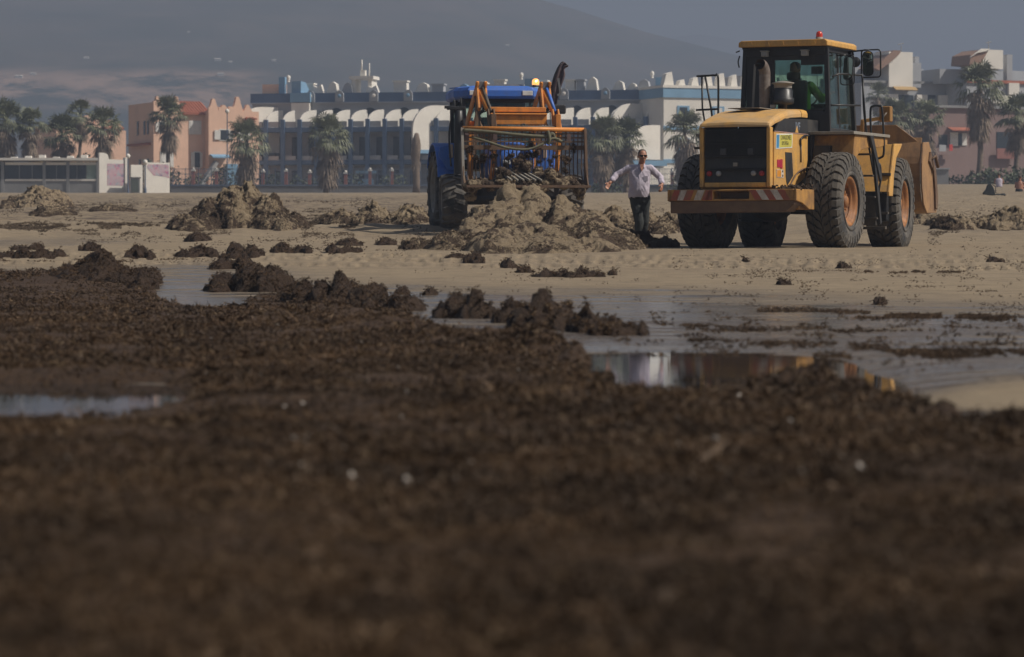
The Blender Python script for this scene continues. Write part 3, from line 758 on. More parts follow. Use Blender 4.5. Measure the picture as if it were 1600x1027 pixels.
h1 = pink_house('house', 'salmon house with red tiled roof, first house left of the blue hotel', 240, 300, rad(25), 5.7, 7.5, 8.6, [(2.55, 5.6, 7.85, 1.25, 2.6)], [(4.1, 6.1, 1.0, 1.1, 0), (1.3, 3.0, 1.1, 1.3, 0), (4.3, 2.9, .5, 1.4, 1), (.8, 6.2, .5, .9, 1)], 3, [(.4, 8.6, .7, 1.3), (1.35, 8.6, .6, 1.1), (2.3, 8.6, .7, 1.3)], low=True)
# shaded side face details
for (y, z) in ((1.6, 6.0), (2.6, 6.0), (4.6, 6.0), (1.6, 2.4), (4.0, 2.4)):
    b = MB(); b.box(-.06, -.004, y - .25, y + .25, z, z + 1.3); b.build('window', M_WIN, h1)
b = MB(); b.box(-.5, 0, .8, 6.5, 5.0, 5.2); b.build('side_ledge', M_TILE, h1)
h2 = pink_house('house', 'salmon house with jagged chimneys touching the blue hotel', 326, 301, rad(24), 5.0, 6, 8.2, [(3.6, 4.7, 7.4, .6, 2)], [(1.55, 5.5, .8, .9, 1), (3.6, 5.5, .5, .9, 1)], 4, [(.5, 8.2, .95, 1.6), (1.5, 8.2, 1.0, .8), (2.9, 8.2, 1.0, 1.9), (3.9, 8.2, .8, .9)])
b = MB(); b.prism([(-1.0, 3.75), (-.03, 4.0), (-.03, 4.12), (-1.0, 3.88)], .1, 1.9, 'x'); b.build('blue_awning', M_SKYB, h2)
b = MB(); b.bar((-1.6, -1.2, .6), (.6, -.5, 3.4), .5, .35); b.build('outside_stair', M_GREY, h2)
b = MB(); b.box(1.6, 2.6, -.9, -.1, .2, 3.2); b.build('door_porch', M_SKYB, h2)
h3 = pink_house('house', 'salmon house with stepped gable behind the left palms', 88, 315, rad(26), 7.2, 7, 6.9, [(4.9, 6.9, 7.0, .9, 2.5)], [(2.8, 2.2, 1.6, 1.2, 0), (5.8, .6, .5, 1.2, 1)], 5, [(.6, 6.9, 1.0, .9), (3.2, 6.9, 1.7, 2.0), (4.2, 6.9, 1.0, 1.7)])
b = MB(); b.box(4.6, 6.6, -1.2, -.1, 1.6, 1.8); b.build('blue_awning', M_SKYB, h3)
b = MB(); b.box(1.6, 4.6, -2.4, -.1, 0, 1.5); b.build('porch_wall', M_PINK, h3); b = MB(); b.box(1.5, 4.7, -2.5, -.1, 1.5, 1.7); b.build('porch_roof', M_TILE, h3)
b = MB(); 
tn = thing('garden_pavilion', 'small ochre gabled hut between the left palms', 'hut', at_base(60, 285), 0)
b = MB(); b.prism([(-1.3, 0), (1.3, 0), (1.3, 2.0), (0, 3.1), (-1.3, 2.0)], -1, 1, 'y'); b.build('wall', plain('ochre_render', (.5, .32, .12), .9), tn); b = MB(); b.box(-.4, .4, -1.04, -1.01, 1.0, 2.4); b.build('window', M_SHUT, tn)

# ---------------------------------------------------------------- beach kiosk with glass front and painted wall panels
def P2(px, d): return (px - 800) / FPX * d
KD = 262.0; kz = float(prof(KD)) - .15
ks = thing('beach_kiosk', 'low flat-roofed beach kiosk with dark glass front at the far left', 'kiosk', (P2(75, KD), KD, kz))
def kx(px): return P2(px, KD) - P2(75, KD)
def kzz(py): return (HOR - py) / FPX * KD - kz
wall_boxes('lower_wall', [(kx(-60), kx(152), 0, .3, 0, kzz(283))], M_GREY, ks)
wall_boxes('sill', [(kx(8), kx(152), -.05, .32, kzz(283) + .002, kzz(280))], M_WHITE, ks)
wall_boxes('roof_slab', [(kx(-60), kx(155), -.4, 4, kzz(251), kzz(247))], M_WHITE, ks)
wall_boxes('lintel', [(kx(8), kx(152), 0, .3, kzz(258), kzz(254))], M_WHITE, ks)
wall_boxes('back_wall', [(kx(-60), kx(152), 3.5, 3.8, 0, kzz(252))], M_GREY, ks)
for px in (-50, 4, 69, 106, 153):
    b = MB(); b.box(kx(px) - .12, kx(px) + .12, -.08, .3, 0, kzz(252)); b.build('pillar', M_GREY, ks)
for a, c in ((-45, 2), (6, 68), (71, 105), (107, 134)):
    wall_boxes('glass_pane', [(kx(a), kx(c), .12, .15, kzz(280) + .01, kzz(258))], M_WIN, ks)
wall_boxes('glass_pane', [(kx(135), kx(151), .12, .15, kzz(280) + .01, kzz(258))], plain('green_glass', (.28, .36, .31), .3), ks)
for px in (30, 50, 88, 120): wall_boxes('mullion', [(kx(px) - .03, kx(px) + .03, .08, .11, kzz(280), kzz(258))], M_GREY, ks)
for k in range(6): wall_boxes('roof_box', [(kx(14 + k * 22), kx(14 + k * 22) + .5, 1, 1.6, kzz(247) + .002, kzz(247) + .12 + .08 * (k % 3))], M_WHITE, ks)
def mural(name, seed, cols):
    t = NT(name); v = t.coord('Object'); a = t.noise(v, 1.6, 3, .6, 2.0); vo = t.n('TexVoronoi'); vo.inputs['Scale'].default_value = 2.6; t.l(v, vo.inputs[0])
    c = t.ramp(t.math('ADD', t.math('MULTIPLY', a, .6), t.math('MULTIPLY', t.n('SeparateColor').outputs[0], 0)), [(.22, cols[0]), (.27, cols[1]), (.31, cols[2]), (.35, cols[3]), (.39, cols[1])])
    t.set(color=t.mix(t.ramp(vo.outputs['Distance'], [(.25, 0.0), (.45, .6)]), c, cols[4]), rough=.8); return t.m
MUR = mural('painted_mural', 1, [(.06, .24, .36), (.5, .08, .18), (.62, .22, .34), (.10, .32, .40), (.55, .5, .5)])
w1 = thing('painted_wall', 'white beach wall with a pink and blue mural right of the kiosk', 'wall', (P2(176, 258), 258, float(prof(258)) - .1), rad(27))
def lx(px, d, c): return P2(px, d) - P2(c, d)
zb = float(prof(258)) - .1; zt = lambda py: (HOR - py) / FPX * 258 - zb
b = MB(); b.prism([(lx(154, 258, 176), 0), (lx(198, 258, 176), 0), (lx(198, 258, 176), zt(250)), (lx(170, 258, 176), zt(249)), (lx(168, 258, 176), zt(242)), (lx(162, 258, 176), zt(239)), (lx(154, 258, 176), zt(239))], 0, .3, 'y'); b.build('wall_panel', M_WHITE, w1)
b = MB(); b.box(lx(167, 258, 176), lx(195, 258, 176), -.012, -.004, zt(290), zt(256)); b.build('mural', MUR, w1)
b = MB(); b.box(lx(196, 258, 176), lx(199.5, 258, 176), -.1, .4, 0, zt(246)); b.build('end_post', M_WHITE, w1)
w2 = thing('painted_wall', 'white beach wall panel with graffiti along its top, right-hand one', 'wall', (P2(236, 258), 258, zb), rad(27))
for a, c, tpy in ((203, 222, 258), (226, 267, 254)):
    b = MB(); b.box(lx(a, 258, 236), lx(c, 258, 236), 0, .3, 0, zt(tpy)); b.build('wall_panel', M_WHITE, w2)
b = MB(); b.prism([(lx(229, 258, 236), zt(262)), (lx(231, 258, 236), zt(257)), (lx(265, 258, 236), zt(257)), (lx(266, 258, 236), zt(278)), (lx(258, 258, 236), zt(276)), (lx(240, 258, 236), zt(274))], -.012, -.004, 'y'); b.build('mural', MUR, w2)
text_mesh_later = []
bx = thing('utility_box', 'small grey meter box between the two painted walls', 'box', (P2(211, 256), 256, float(prof(256)) - .1)); b = MB(); b.box(-.35, .35, 0, .5, 0, 1.3); b.box(-.42, .42, -.05, .55, 1.3, 1.38); b.build('body', M_GREY, bx); b = MB(); b.box(-.28, .28, -.03, -.004, .2, 1.15); b.build('door', plain('dull_green_grey', (.13, .15, .13), .7), bx)
def street_lamp(px, d, h, label):
    o = thing('street_lamp', label, 'street lamp', at_base(px, d) - Vector((0, 0, .1)), 0)
    b = MB(); b.lathe([(.12, 0), (.10, .4), (.05, .6), (.045, h)], 10); b.build('pole', M_FENCEB, o); b = MB(); b.lathe([(.001, h + .42), (.14, h + .36), (.2, h + .2), (.14, h + .04), (.06, h)], 12); b.build('globe', M_WHITE, o)
street_lamp(227, 256, 2.35, 'short globe lamp standing against the graffiti wall'); street_lamp(200, 270, 3.0, 'globe lamp behind the gap between painted walls')
street_lamp(355, 285, 7.2, 'tall lamp post in front of the jagged salmon house')

# ---------------------------------------------------------------- promenade wall, railings and brick posts
pw = thing('promenade_wall', 'long low grey promenade wall behind the beach with blue railing', 'wall', (0, 282, float(prof(282)) - .6))
pz = float(prof(282)) - .6
def wz(py): return (HOR - py) / FPX * 282 - pz
b = MB(); b.box(P2(266, 282), P2(1700, 282), 0, .4, 0, wz(291)); b.build('wall', plain('damp_grey_wall', (.17, .17, .175), .9, scale=.3), pw)
b = MB(); b.box(P2(266, 282), P2(1340, 282), -.05, .45, wz(291) + .002, wz(288.5)); b.build('blue_coping', M_FENCEB, pw)
for k in range(52):
    px = 270 + k * 20
    b = MB(); b.box(P2(px, 282) - .03, P2(px, 282) + .03, .15, .21, wz(288.5), wz(262)); b.build('railing_post', M_FENCEB, pw)
b = MB()
for py in (264, 272, 280): b.box(P2(266, 282), P2(1340, 282), .16, .2, wz(py) - .02, wz(py) + .02)
for k in range(420): px = 268 + k * 2.5; b.box(P2(px, 282) - .012, P2(px, 282) + .012, .165, .19, wz(288.5), wz(264))
tag(b.build('railing_bars', M_FENCEB, pw), kind='stuff')
BP = [(302, 262), (338, 262), (375, 263), (411, 264), (447, 263), (484, 265), (540, 266), (578, 262), (612, 262), (930, 264), (968, 264), (1050, 264)]
for i, (px, tp) in enumerate(BP):
    o = thing('brick_post', 'brick gate post, %s' % ['in front of the salmon house stair', 'left of the palm by the salmon house', 'at the left foot of the palm by the hotel', 'right of the first hotel palm', 'beside a white car roof', 'left of the second hotel palm', 'right of the second hotel palm by a blue door', 'before the middle of the hotel', 'nearest to the dead palm trunk', 'left of the walking man', 'just left of the walking man', 'behind the walking man on the right'][i], 'gate post', (P2(px, 284), 284, float(prof(284)) - .3), 0, 'brick gate posts along the promenade')
    z1 = (HOR - tp) / FPX * 279 - float(prof(279)) + .3; z0_ = (HOR - 289) / FPX * 279 - float(prof(279)) + .3
    b = MB(); b.box(-.14, .14, -.14, .14, 0, z1 - .25); b.build('post', M_BRICKP, o); b = MB(); b.box(-.18, .18, -.18, .18, z1 - .248, z1 - .1); b.lathe([(.12, z1 - .1), (.13, z1), (.001, z1 + .08)], 8); b.build('cap', M_WHITE, o)

# ---------------------------------------------------------------- right-hand buildings
RD = 330.0
def right_house(name, label, px0, px1, tpy, bpy_, d, parts):
    z0 = float(prof(d)) - .5; o = thing(name, label, 'house', (P2((px0 + px1) / 2, d), d, z0), rad(24)); c = (px0 + px1) / 2
    for (nm, a, e, t0, t1, y0, y1, m) in parts:
        b = MB(); b.box(lx(a, d, c), lx(e, d, c), y0, y1, (HOR - t1) / FPX * d - z0, (HOR - t0) / FPX * d - z0); b.build(nm, m, o)
    return o, (lambda px: lx(px, d, c)), (lambda py: (HOR - py) / FPX * d - z0)
o, X_, Z_ = right_house('terraced_house', 'white house with a square roof tower and brown lean-to, right of the loader mirror', 1335, 1500, 0, 0, RD,
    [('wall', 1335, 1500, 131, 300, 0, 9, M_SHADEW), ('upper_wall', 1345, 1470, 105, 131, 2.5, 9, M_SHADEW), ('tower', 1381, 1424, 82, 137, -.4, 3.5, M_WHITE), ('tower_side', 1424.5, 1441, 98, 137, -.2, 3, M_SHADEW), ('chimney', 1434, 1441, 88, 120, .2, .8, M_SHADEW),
     ('balcony_wall', 1381, 1397, 148, 160, -.5, -.3, M_WHITE), ('balcony_wall', 1431, 1450, 148, 162, -.5, -.3, M_WHITE), ('balcony_wall', 1470, 1490, 148, 166, -.5, -.3, M_WHITE), ('window', 1400, 1428, 149, 166, -.1, -.01, M_WIN), ('window', 1451, 1468, 148, 160, -.1, -.01, M_WIN), ('roof_line', 1335, 1500, 127, 131, -.2, 0, M_GREY)])
b = MB(); b.prism([(X_(1352), Z_(108)), (X_(1381), Z_(86)), (X_(1388), Z_(80)), (X_(1400), Z_(80)), (X_(1400), Z_(84)), (X_(1380), Z_(100)), (X_(1362), Z_(112))], -.6, 3, 'y'); b.build('lean_to_roof', plain('brown_roof', (.28, .17, .12), .8), o)
b = MB(); b.prism([(-1.0, Z_(142)), (-.41, Z_(138)), (-.41, Z_(136)), (-1.0, Z_(141))], X_(1388), X_(1428), 'x'); b.build('ochre_canopy', plain('ochre_canopy', (.42, .28, .12), .8), o)
b = MB(); b.tube([(X_(1416), 1, Z_(82)), (X_(1416), 1, Z_(70))], .05, 5); b.tube([(X_(1410), 1, Z_(69)), (X_(1420), 1, Z_(67))], .05, 5); b.build('aerial', M_GREY, o)
o, X_, Z_ = right_house('terraced_house', 'white house with a roof tower partly behind the tall palm at the right edge', 1500, 1640, 0, 0, RD,
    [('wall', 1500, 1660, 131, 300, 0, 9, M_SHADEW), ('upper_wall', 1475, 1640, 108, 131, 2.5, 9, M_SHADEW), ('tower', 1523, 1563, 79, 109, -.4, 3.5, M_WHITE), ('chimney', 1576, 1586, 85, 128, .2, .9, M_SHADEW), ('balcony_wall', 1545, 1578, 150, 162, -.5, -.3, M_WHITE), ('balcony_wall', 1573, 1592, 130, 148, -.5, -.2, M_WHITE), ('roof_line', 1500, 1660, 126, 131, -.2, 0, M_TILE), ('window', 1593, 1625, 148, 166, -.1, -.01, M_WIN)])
b = MB(); b.prism([(X_(1500), Z_(103)), (X_(1502), Z_(88)), (X_(1520), Z_(80)), (X_(1535), Z_(79)), (X_(1522), Z_(100)), (X_(1518), Z_(104))], -.6, 3, 'y'); b.build('lean_to_roof', plain('brown_roof', (.28, .17, .12), .8), o)
b = MB(); b.prism([(X_(1500), Z_(92)), (X_(1520), Z_(78)), (X_(1536), Z_(78)), (X_(1528), Z_(82)), (X_(1512), Z_(85))], -.8, -.61, 'y'); b.build('white_verge', M_WHITE, o)
b = MB(); b.tube([(X_(1550), 1, Z_(79)), (X_(1550), 1, Z_(64))], .05, 5); b.tube([(X_(1545), 1, Z_(67)), (X_(1555), 1, Z_(65))], .05, 5); b.build('aerial', M_GREY, o)
# roofs far behind to fill between
o, X_, Z_ = right_house('house', 'long grey-mauve building in shade behind the right-hand palms', 1440, 1640, 0, 0, 305,
    [('wall', 1436, 1660, 170, 300, 0, 8, M_MAUVE), ('shutter', 1475, 1489, 208, 229, -.08, -.004, M_SHUT), ('window', 1489.5, 1496, 210, 228, -.06, -.004, M_WIN), ('shutter', 1496.5, 1505, 209, 228, -.08, -.004, M_SHUT), ('balcony_opening', 1560, 1590, 206, 232, -.06, -.004, M_WIN), ('balcony_front', 1556, 1592, 232, 248, -.5, -.35, plain('dull_red_wall', (.27, .12, .10), .9)),
     ('red_towel', 1468, 1474, 227, 237, -.6, -.56, plain('red_cloth', (.5, .05, .04), .8)), ('laundry', 1450, 1462, 228, 238, -.6, -.56, M_SHADEW), ('doorway', 1455, 1470, 212, 228, -.05, -.004, M_WIN), ('balcony_front', 1440, 1475, 238, 243, -.6, -.4, M_MAUVE), ('roof_edge', 1436, 1660, 166, 170, -.3, 8.2, M_GREY)])
b = MB(); b.prism([(-.9, Z_(206)), (-.01, Z_(202)), (-.01, Z_(200)), (-.9, Z_(204.5))], X_(1470), X_(1512), 'x'); b.build('window_hood', M_TILE, o)
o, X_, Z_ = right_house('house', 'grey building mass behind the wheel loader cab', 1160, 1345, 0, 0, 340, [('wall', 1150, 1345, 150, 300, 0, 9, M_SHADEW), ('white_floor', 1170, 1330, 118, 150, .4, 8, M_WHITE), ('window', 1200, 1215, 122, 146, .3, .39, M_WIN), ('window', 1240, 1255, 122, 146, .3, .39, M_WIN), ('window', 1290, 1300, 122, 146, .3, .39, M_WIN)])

# ---------------------------------------------------------------- palms
M_TRUNK = plain('palm_trunk', (.16, .12, .09), .95, vary=.3, scale=6)
M_LEAF = plain('palm_leaf_green', (.15, .16, .09), .6, vary=.4, scale=2.5); M_DEAD = plain('dead_palm_leaf', (.22, .17, .125), .9, vary=.35, scale=2.5)
def fan_leaf(b, base, d, up, L, R, n, droop, r):
    d = d.normalized(); s = d.cross(up)
    if s.length < .01: s = d.orthogonal()
    s.normalize(); tip = base + d * L + Vector((0, 0, -droop * L * .3))
    w = .03; b.add([base - s * w, base + s * w, tip + s * w, tip - s * w], [(0, 1, 2, 3)])
    for k in range(n):
        a = (k / (n - 1) - .5) * 2.6; dd = (d * math.cos(a) + s * math.sin(a)); L2 = R * (.75 + .25 * math.cos(a)) * r.uniform(.85, 1.1)
        e = tip + dd * L2 + Vector((0, 0, -droop * L2 * (.6 + .5 * abs(math.sin(a))) - .1 * r.random())); m = tip + dd * L2 * .55 + Vector((0, 0, -droop * L2 * .15)); ww = s * math.cos(a) * .055 + d * -math.sin(a) * .055
        b.add([tip, m + ww, e, m - ww], [(0, 1, 2, 3)])
def palm_meshes(seed, H=7.0, dense=1.0, skirt=1.0):
    r = random.Random(seed); tr_ = MB(); path = [(.12 * math.sin(i * .7 + seed), .1 * math.cos(i), H * i / 8) for i in range(9)]
    tr_.tube(path, [.24 - .012 * i + .02 * math.sin(i * 3) for i in range(9)], 9); top = Vector(path[-1])
    g = MB()
    for k in range(int(70 * dense)):
        a = r.random() * 6.28; e = r.uniform(-.25, 1.35); d = Vector((math.cos(a) * math.cos(e), math.sin(a) * math.cos(e), math.sin(e)))
        fan_leaf(g, top + Vector((0, 0, r.uniform(-.2, .25))), d, Vector((0, 0, 1)), r.uniform(.7, 1.25), r.uniform(.7, 1.1), 9, .25 + .5 * (1 - math.sin(max(e, 0))), r)
    dd_ = MB()
    for k in range(int(90 * dense * skirt)):
        a = r.random() * 6.28; h = r.random() ** .8 * 1.9 * skirt; e = r.uniform(-1.25, -.45) if h > .5 else r.uniform(-.8, 0); d = Vector((math.cos(a) * math.cos(e), math.sin(a) * math.cos(e), math.sin(e)))
        fan_leaf(dd_, top + Vector((0, 0, -h)), d, Vector((0, 0, 1)), r.uniform(.4, .95) * (1.1 - .28 * h), r.uniform(.5, .85), 7, .9, r)
    return tr_.mesh('trunk', M_TRUNK), g.mesh('crown', M_LEAF), dd_.mesh('dead_frond_skirt', M_DEAD)
PV = [palm_meshes(1), palm_meshes(2, 7.0, 1.2, 1.1), palm_meshes(3, 7.0, .8, .9), palm_meshes(4, 7.0, 1.0, 1.4)]
PALMS = [  # px, py top of crown, distance, crown width scale, variant, label
    (8, 161, 275, 1.15, 1, 'bushy palm at the far left edge above the kiosk'), (47, 172, 275, 1.0, 0, 'second palm from the left above the kiosk roof'),
    (98, 184, 278, 1.15, 1, 'broad palm right of the ochre hut'), (125, 159, 282, .9, 2, 'tallest palm of the left group, in front of the stepped gable'),
    (160, 172, 276, 1.15, 0, 'palm left of the first painted wall'), (264, 155, 288, 1.15, 0, 'slender palm in front of the salmon house with the tiled roof'),
    (385, 190, 276, 1.25, 3, 'palm in front of the left end of the blue hotel'), (512, 183, 276, 1.3, 3, 'palm in front of the hotel, between brick posts'),
    (940, 186, 274, 1.2, 1, 'left of the twin palms behind the walking man'), (978, 190, 277, 1.2, 1, 'right of the twin palms behind the walking man'), (1070, 178, 272, 1.25, 3, 'palm in front of the sunlit wing, left of the loader'),
    (1398, 158, 290, 1.3, 3, 'brownish palm just right of the loader mirror'), (1448, 160, 292, 1.2, 0, 'wide brownish palm behind the raised bucket'), (1530, 103, 268, 1.35, 3, 'tallest palm, in front of the right-hand white tower'),
    (1588, 152, 272, 1.2, 2, 'palm at the right edge of the picture'), (1372, 132, 318, .8, 2, 'small green palm top beside the loader mirror')]
for (px, py, d, sc, v, lab) in PALMS:
    p = at_base(px, d) - Vector((0, 0, .2)); Ht = (HOR - py) / FPX * d - p.z
    o = thing('palm_tree', lab, 'palm tree', p, RNG.random() * 6, 'palm trees along the promenade')
    trm, cr, sk = PV[v]; hs = sc * .97; hz_ = (Ht - 1.35 * hs)
    a = link_mesh('trunk', trm, o); a.scale = (sc * .85, sc * .85, hz_ / 7.0)
    for nm, me in (('crown', cr), ('dead_frond_skirt', sk)):
        c = link_mesh(nm, me, o); c.scale = (hs, hs, hs); c.location = (0, 0, hz_ - 7.0 * hs)
o = thing('dead_palm', 'bare dead palm trunk with hanging fibres left of the tractor', 'palm tree', at_base(650, 270), 0)
r_ = random.Random(5); Ht = (HOR - 208) / FPX * 270 - o.location.z
b = MB(); b.tube([(.05 * math.sin(k), 0, Ht * k / 8) for k in range(9)], [.34, .3, .3, .31, .34, .40, .42, .34, .15], 9); b.build('trunk', M_TRUNK, o)
b = MB()
for k in range(40):
    a = r_.random() * 6.28; h = r_.uniform(Ht * .55, Ht); fan_leaf(b, Vector((0, 0, h)), Vector((math.cos(a), math.sin(a), -2.2)), Vector((0, 0, 1)), .3, .55, 5, .8, r_)
b.build('dead_fronds', M_DEAD, o)

# ---------------------------------------------------------------- shrubs and hedges: many small leaf faces through a volume
def leafy(name, label, px0, px1, py0, py1, d, dep, m, seed, kind=None, cat='shrub', dens=1.0, leaf=.16):
    r = np.random.default_rng(seed); z0 = float(prof(d)) - .3; xc = P2((px0 + px1) / 2, d); hw = (px1 - px0) / 2 / FPX * d; H = (HOR - py0) / FPX * d - z0
    n = int(hw * 2 * H * 60 * dens); P = np.stack([r.uniform(-1, 1, n), r.uniform(-1, 1, n), r.random(n)], -1)
    top = .72 + .28 * fbm(P[:, 0] * hw * .9 + seed, P[:, 1] * 2, oct=3, seed=seed)
    e = np.clip(1 - np.abs(P[:, 0]) ** 6, 0, 1) ** .5
    P[:, 2] *= top * e; P *= np.array([hw, dep, H]); keep = vnoise(P[:, 0] * 1.6, P[:, 1] * 1.6, P[:, 2] * 1.6, seed) > -.45; P = P[keep]; n = len(P)
    a = r.normal(size=(n, 3)); a /= np.linalg.norm(a, axis=1)[:, None]; c = np.cross(a, r.normal(size=(n, 3))); c /= np.linalg.norm(c, axis=1)[:, None]
    s = leaf * r.uniform(.6, 1.4, n)[:, None]
    V = np.stack([P - a * s, P + c * s * .5, P + a * s, P - c * s * .5], 1).reshape(-1, 3); F = np.arange(n * 4).reshape(-1, 4)
    o = link_mesh(name, np_mesh(name, V, F, [m], False), None, (xc, d, z0)); tag(o, label, cat, None, kind); return o
M_SHR = plain('dark_shrub_leaf', (.035, .05, .022), .7, vary=.5, scale=1.5); M_HED = plain('hedge_leaf', (.07, .085, .038), .7, vary=.5, scale=1.2)
leafy('shrub', 'dark green shrub behind the kiosk roof', 110, 152, 226, 0, 284, 1.2, M_SHR, 1)
leafy('shrub', 'green bush behind the graffiti wall, in front of the salmon house', 222, 262, 226, 0, 285, 1.5, M_SHR, 2); leafy('shrub', 'dark bush right of the graffiti wall', 254, 284, 246, 0, 284, 1, M_SHR, 3)
leafy('shrub', 'dusty bush at the foot of the first hotel palm', 330, 372, 246, 0, 289, 1, M_SHR, 4); leafy('shrub', 'low green bush under the twin palms', 925, 1000, 262, 0, 280, 1, M_HED, 5); leafy('shrub', 'grey-green bush left of the loader', 1040, 1100, 262, 0, 280, 1, M_HED, 6)
for i_, (a_, c_, t_, lab_) in enumerate([(284, 330, 262, 'low dusty bush left of the outside stair'), (398, 440, 258, 'dusty bush right of the first hotel palm'), (452, 500, 266, 'low bush left of the second hotel palm'), (528, 572, 260, 'dusty bush right of the second hotel palm'), (588, 640, 264, 'low bush left of the dead palm trunk'), (1108, 1160, 262, 'bush behind the loader left wheel')]):
    leafy('shrub', lab_, a_, c_, t_, 0, 287, 1.0, M_SHR if i_ % 2 else M_HED, 20 + i_, dens=.8)
leafy('hedge', 'tall grass and reed hedge at the top of the beach on the right', 1500, 1680, 250, 0, 268, 2, M_HED, 7, 'stuff', 'hedge', 1.6, .2); leafy('shrub', 'dark bush beside the raised bucket', 1452, 1512, 258, 0, 272, 1.4, M_SHR, 8)
leafy('hedge', 'dim hedge between bucket and mauve building', 1395, 1460, 255, 0, 282, 1.2, M_SHR, 9, 'stuff', 'hedge')
gp = thing('gate_pillar', 'pale concrete box with plants on top right of the bucket', 'planter', (P2(1467, 262), 262, gz(P2(1467, 262), 262) - .2)); b = MB(); b.box(-.8, .8, 0, .8, 0, 1.5); b.build('body', M_GREY, gp); b = MB(); b.box(-.9, .9, -.1, .9, 1.502, 1.62); b.build('ledge', M_SHADEW, gp)

# ---------------------------------------------------------------- sunbathers' things on the dry sand at the right
def sack(b, c, r, n=12):
    ellipsoid_(b, c, r, n)
def ellipsoid_(b, c, r, n=12, m=8):
    c = Vector(c); rings = []
    for i in range(1, m):
        a = math.pi * i / m; rings.append([c + Vector((r[0] * math.sin(a) * math.cos(2 * math.pi * k / n), r[1] * math.sin(a) * math.sin(2 * math.pi * k / n), r[2] * math.cos(a))) for k in range(n)])
    b.loft(rings)
x, y, z = ground_at(1546, 306); bp_ = thing('backpack', 'black backpack standing on the dry sand at the right', 'backpack', (x, y, z))
k_ = y / FPX
b = MB(); b.prism([(-10 * k_, 0), (9 * k_, 0), (8 * k_, 7 * k_), (5 * k_, 14 * k_), (1 * k_, 19 * k_), (-3 * k_, 17 * k_), (-6 * k_, 9 * k_), (-10 * k_, 5 * k_)], -.12, .15, 'y'); b.build('bag', M_BLACK_BAG if 'M_BLACK_BAG' in globals() else plain('black_bag_cloth', (.02, .022, .02), .8), bp_, .03, 2)
b = MB(); b.tube(spline([(4 * k_, 0, 17 * k_), (9 * k_, 0, 14 * k_), (10 * k_, 0, 4 * k_)], 4), .02, 6); b.build('strap', plain('black_bag_cloth', (.02, .022, .02), .8), bp_)
x, y, z = ground_at(1563, 306); sh_ = thing('shoe_pair', 'small dark shoes beside the backpack', 'shoes', (x, y, z)); b = MB(); ellipsoid_(b, (-.1, 0, .05), (.14, .07, .07)); ellipsoid_(b, (.12, .05, .06), (.14, .07, .08)); b.build('shoe', plain('black_bag_cloth', (.02, .022, .02), .8), sh_)
# ================================================================== MACHINE MATERIALS
M_YEL = paint('loader_yellow_paint', (.66, .36, .085), .48, (.30, .195, .105), .62, 3.2, bump=.08)
M_YEL_DIRTY_SHADED = paint('grimy_shaded_yellow', (.44, .23, .06), .6, (.16, .09, .045), .9, 3.0, bump=.2)  # grime, plus the platform's shade put into a darker yellow
M_BUCKET = paint('worn_bucket_paint', (.36, .205, .09), .65, (.18, .11, .07), .9, 2.2, bump=.2)
M_BLACK = paint('black_cab_paint', (.018, .019, .022), .4, (.09, .08, .065), .25, 3.0)
M_BLACKM = paint('black_grille_plate', (.016, .017, .020), .5, (.075, .066, .055), .5, 4.0)
M_DARKMETAL = paint('greasy_dark_metal', (.05, .046, .042), .6, (.14, .11, .08), .6, 5.0, bump=.2)
M_STEEL = paint('dusty_grey_steel', (.26, .245, .22), .55, (.2, .16, .11), .5, 6.0)
M_RUST = paint('rusty_brown_steel', (.11, .065, .042), .75, (.2, .13, .08), .7, 5.0, bump=.4)
M_EXH = paint('scorched_exhaust', (.20, .175, .155), .55, (.08, .05, .04), .8, 5.0, bump=.3)
M_RUBBERD = paint('groove_shade_rubber', (.018, .017, .016), .9, (.05, .04, .03), .4, 3.0)  # tread groove floors, their shade put into a darker rubber
M_RUBBER = paint('dusty_rubber', (.062, .057, .052), .8, (.145, .125, .10), .75, 2.2, spec=.3, bump=.5)
M_RUBBERW = paint('smeared_sidewall_rubber', (.042, .042, .043), .75, (.22, .195, .165), .75, 2.6, spec=.3, bump=.5)
M_RIM = paint('orange_rim_paint', (.38, .16, .05), .55, (.12, .065, .04), .9, 4.0)
M_GLASS = glass('tinted_cab_glass', (.74, .86, .82), .35)
M_LENS_R = plain('red_lens', (.35, .02, .02), .25); M_LENS_G = plain('grey_lens', (.3, .3, .3), .2)
M_LAMP = plain('work_lamp_housing', (.34, .33, .31), .5)
M_RED = paint('faded_red_stripe', (.33, .07, .045), .6, (.20, .13, .07), .6, 9); M_WHITEP = paint('chipped_white_stripe', (.58, .53, .47), .6, (.22, .15, .10), .6, 9)
M_SKIN = plain('skin', (.42, .22, .15), .55); M_HIVIS = plain('hi_vis_green', (.13, .29, .035), .7)

def text_mesh(name, body, size, m, parent, M, extrude=.0015, bold=0.0):
    cu = bpy.data.curves.new(name, 'FONT'); cu.body = body; cu.size = size; cu.extrude = extrude; cu.offset = bold
    cu.align_x = 'CENTER'; cu.align_y = 'CENTER'
    tmp = bpy.data.objects.new(name, cu); COL.objects.link(tmp)
    dg = bpy.context.evaluated_depsgraph_get(); me = bpy.data.meshes.new_from_object(tmp.evaluated_get(dg))
    bpy.data.objects.remove(tmp); me.transform(M); me.materials.clear(); me.materials.append(m); me.name = name
    return link_mesh(name, me, parent)
def facing(loc, xdir, ydir):
    x = Vector(xdir).normalized(); z = x.cross(Vector(ydir)).normalized(); y = z.cross(x)
    M = Matrix((x, y, z)).transposed().to_4x4(); M.translation = Vector(loc); return M

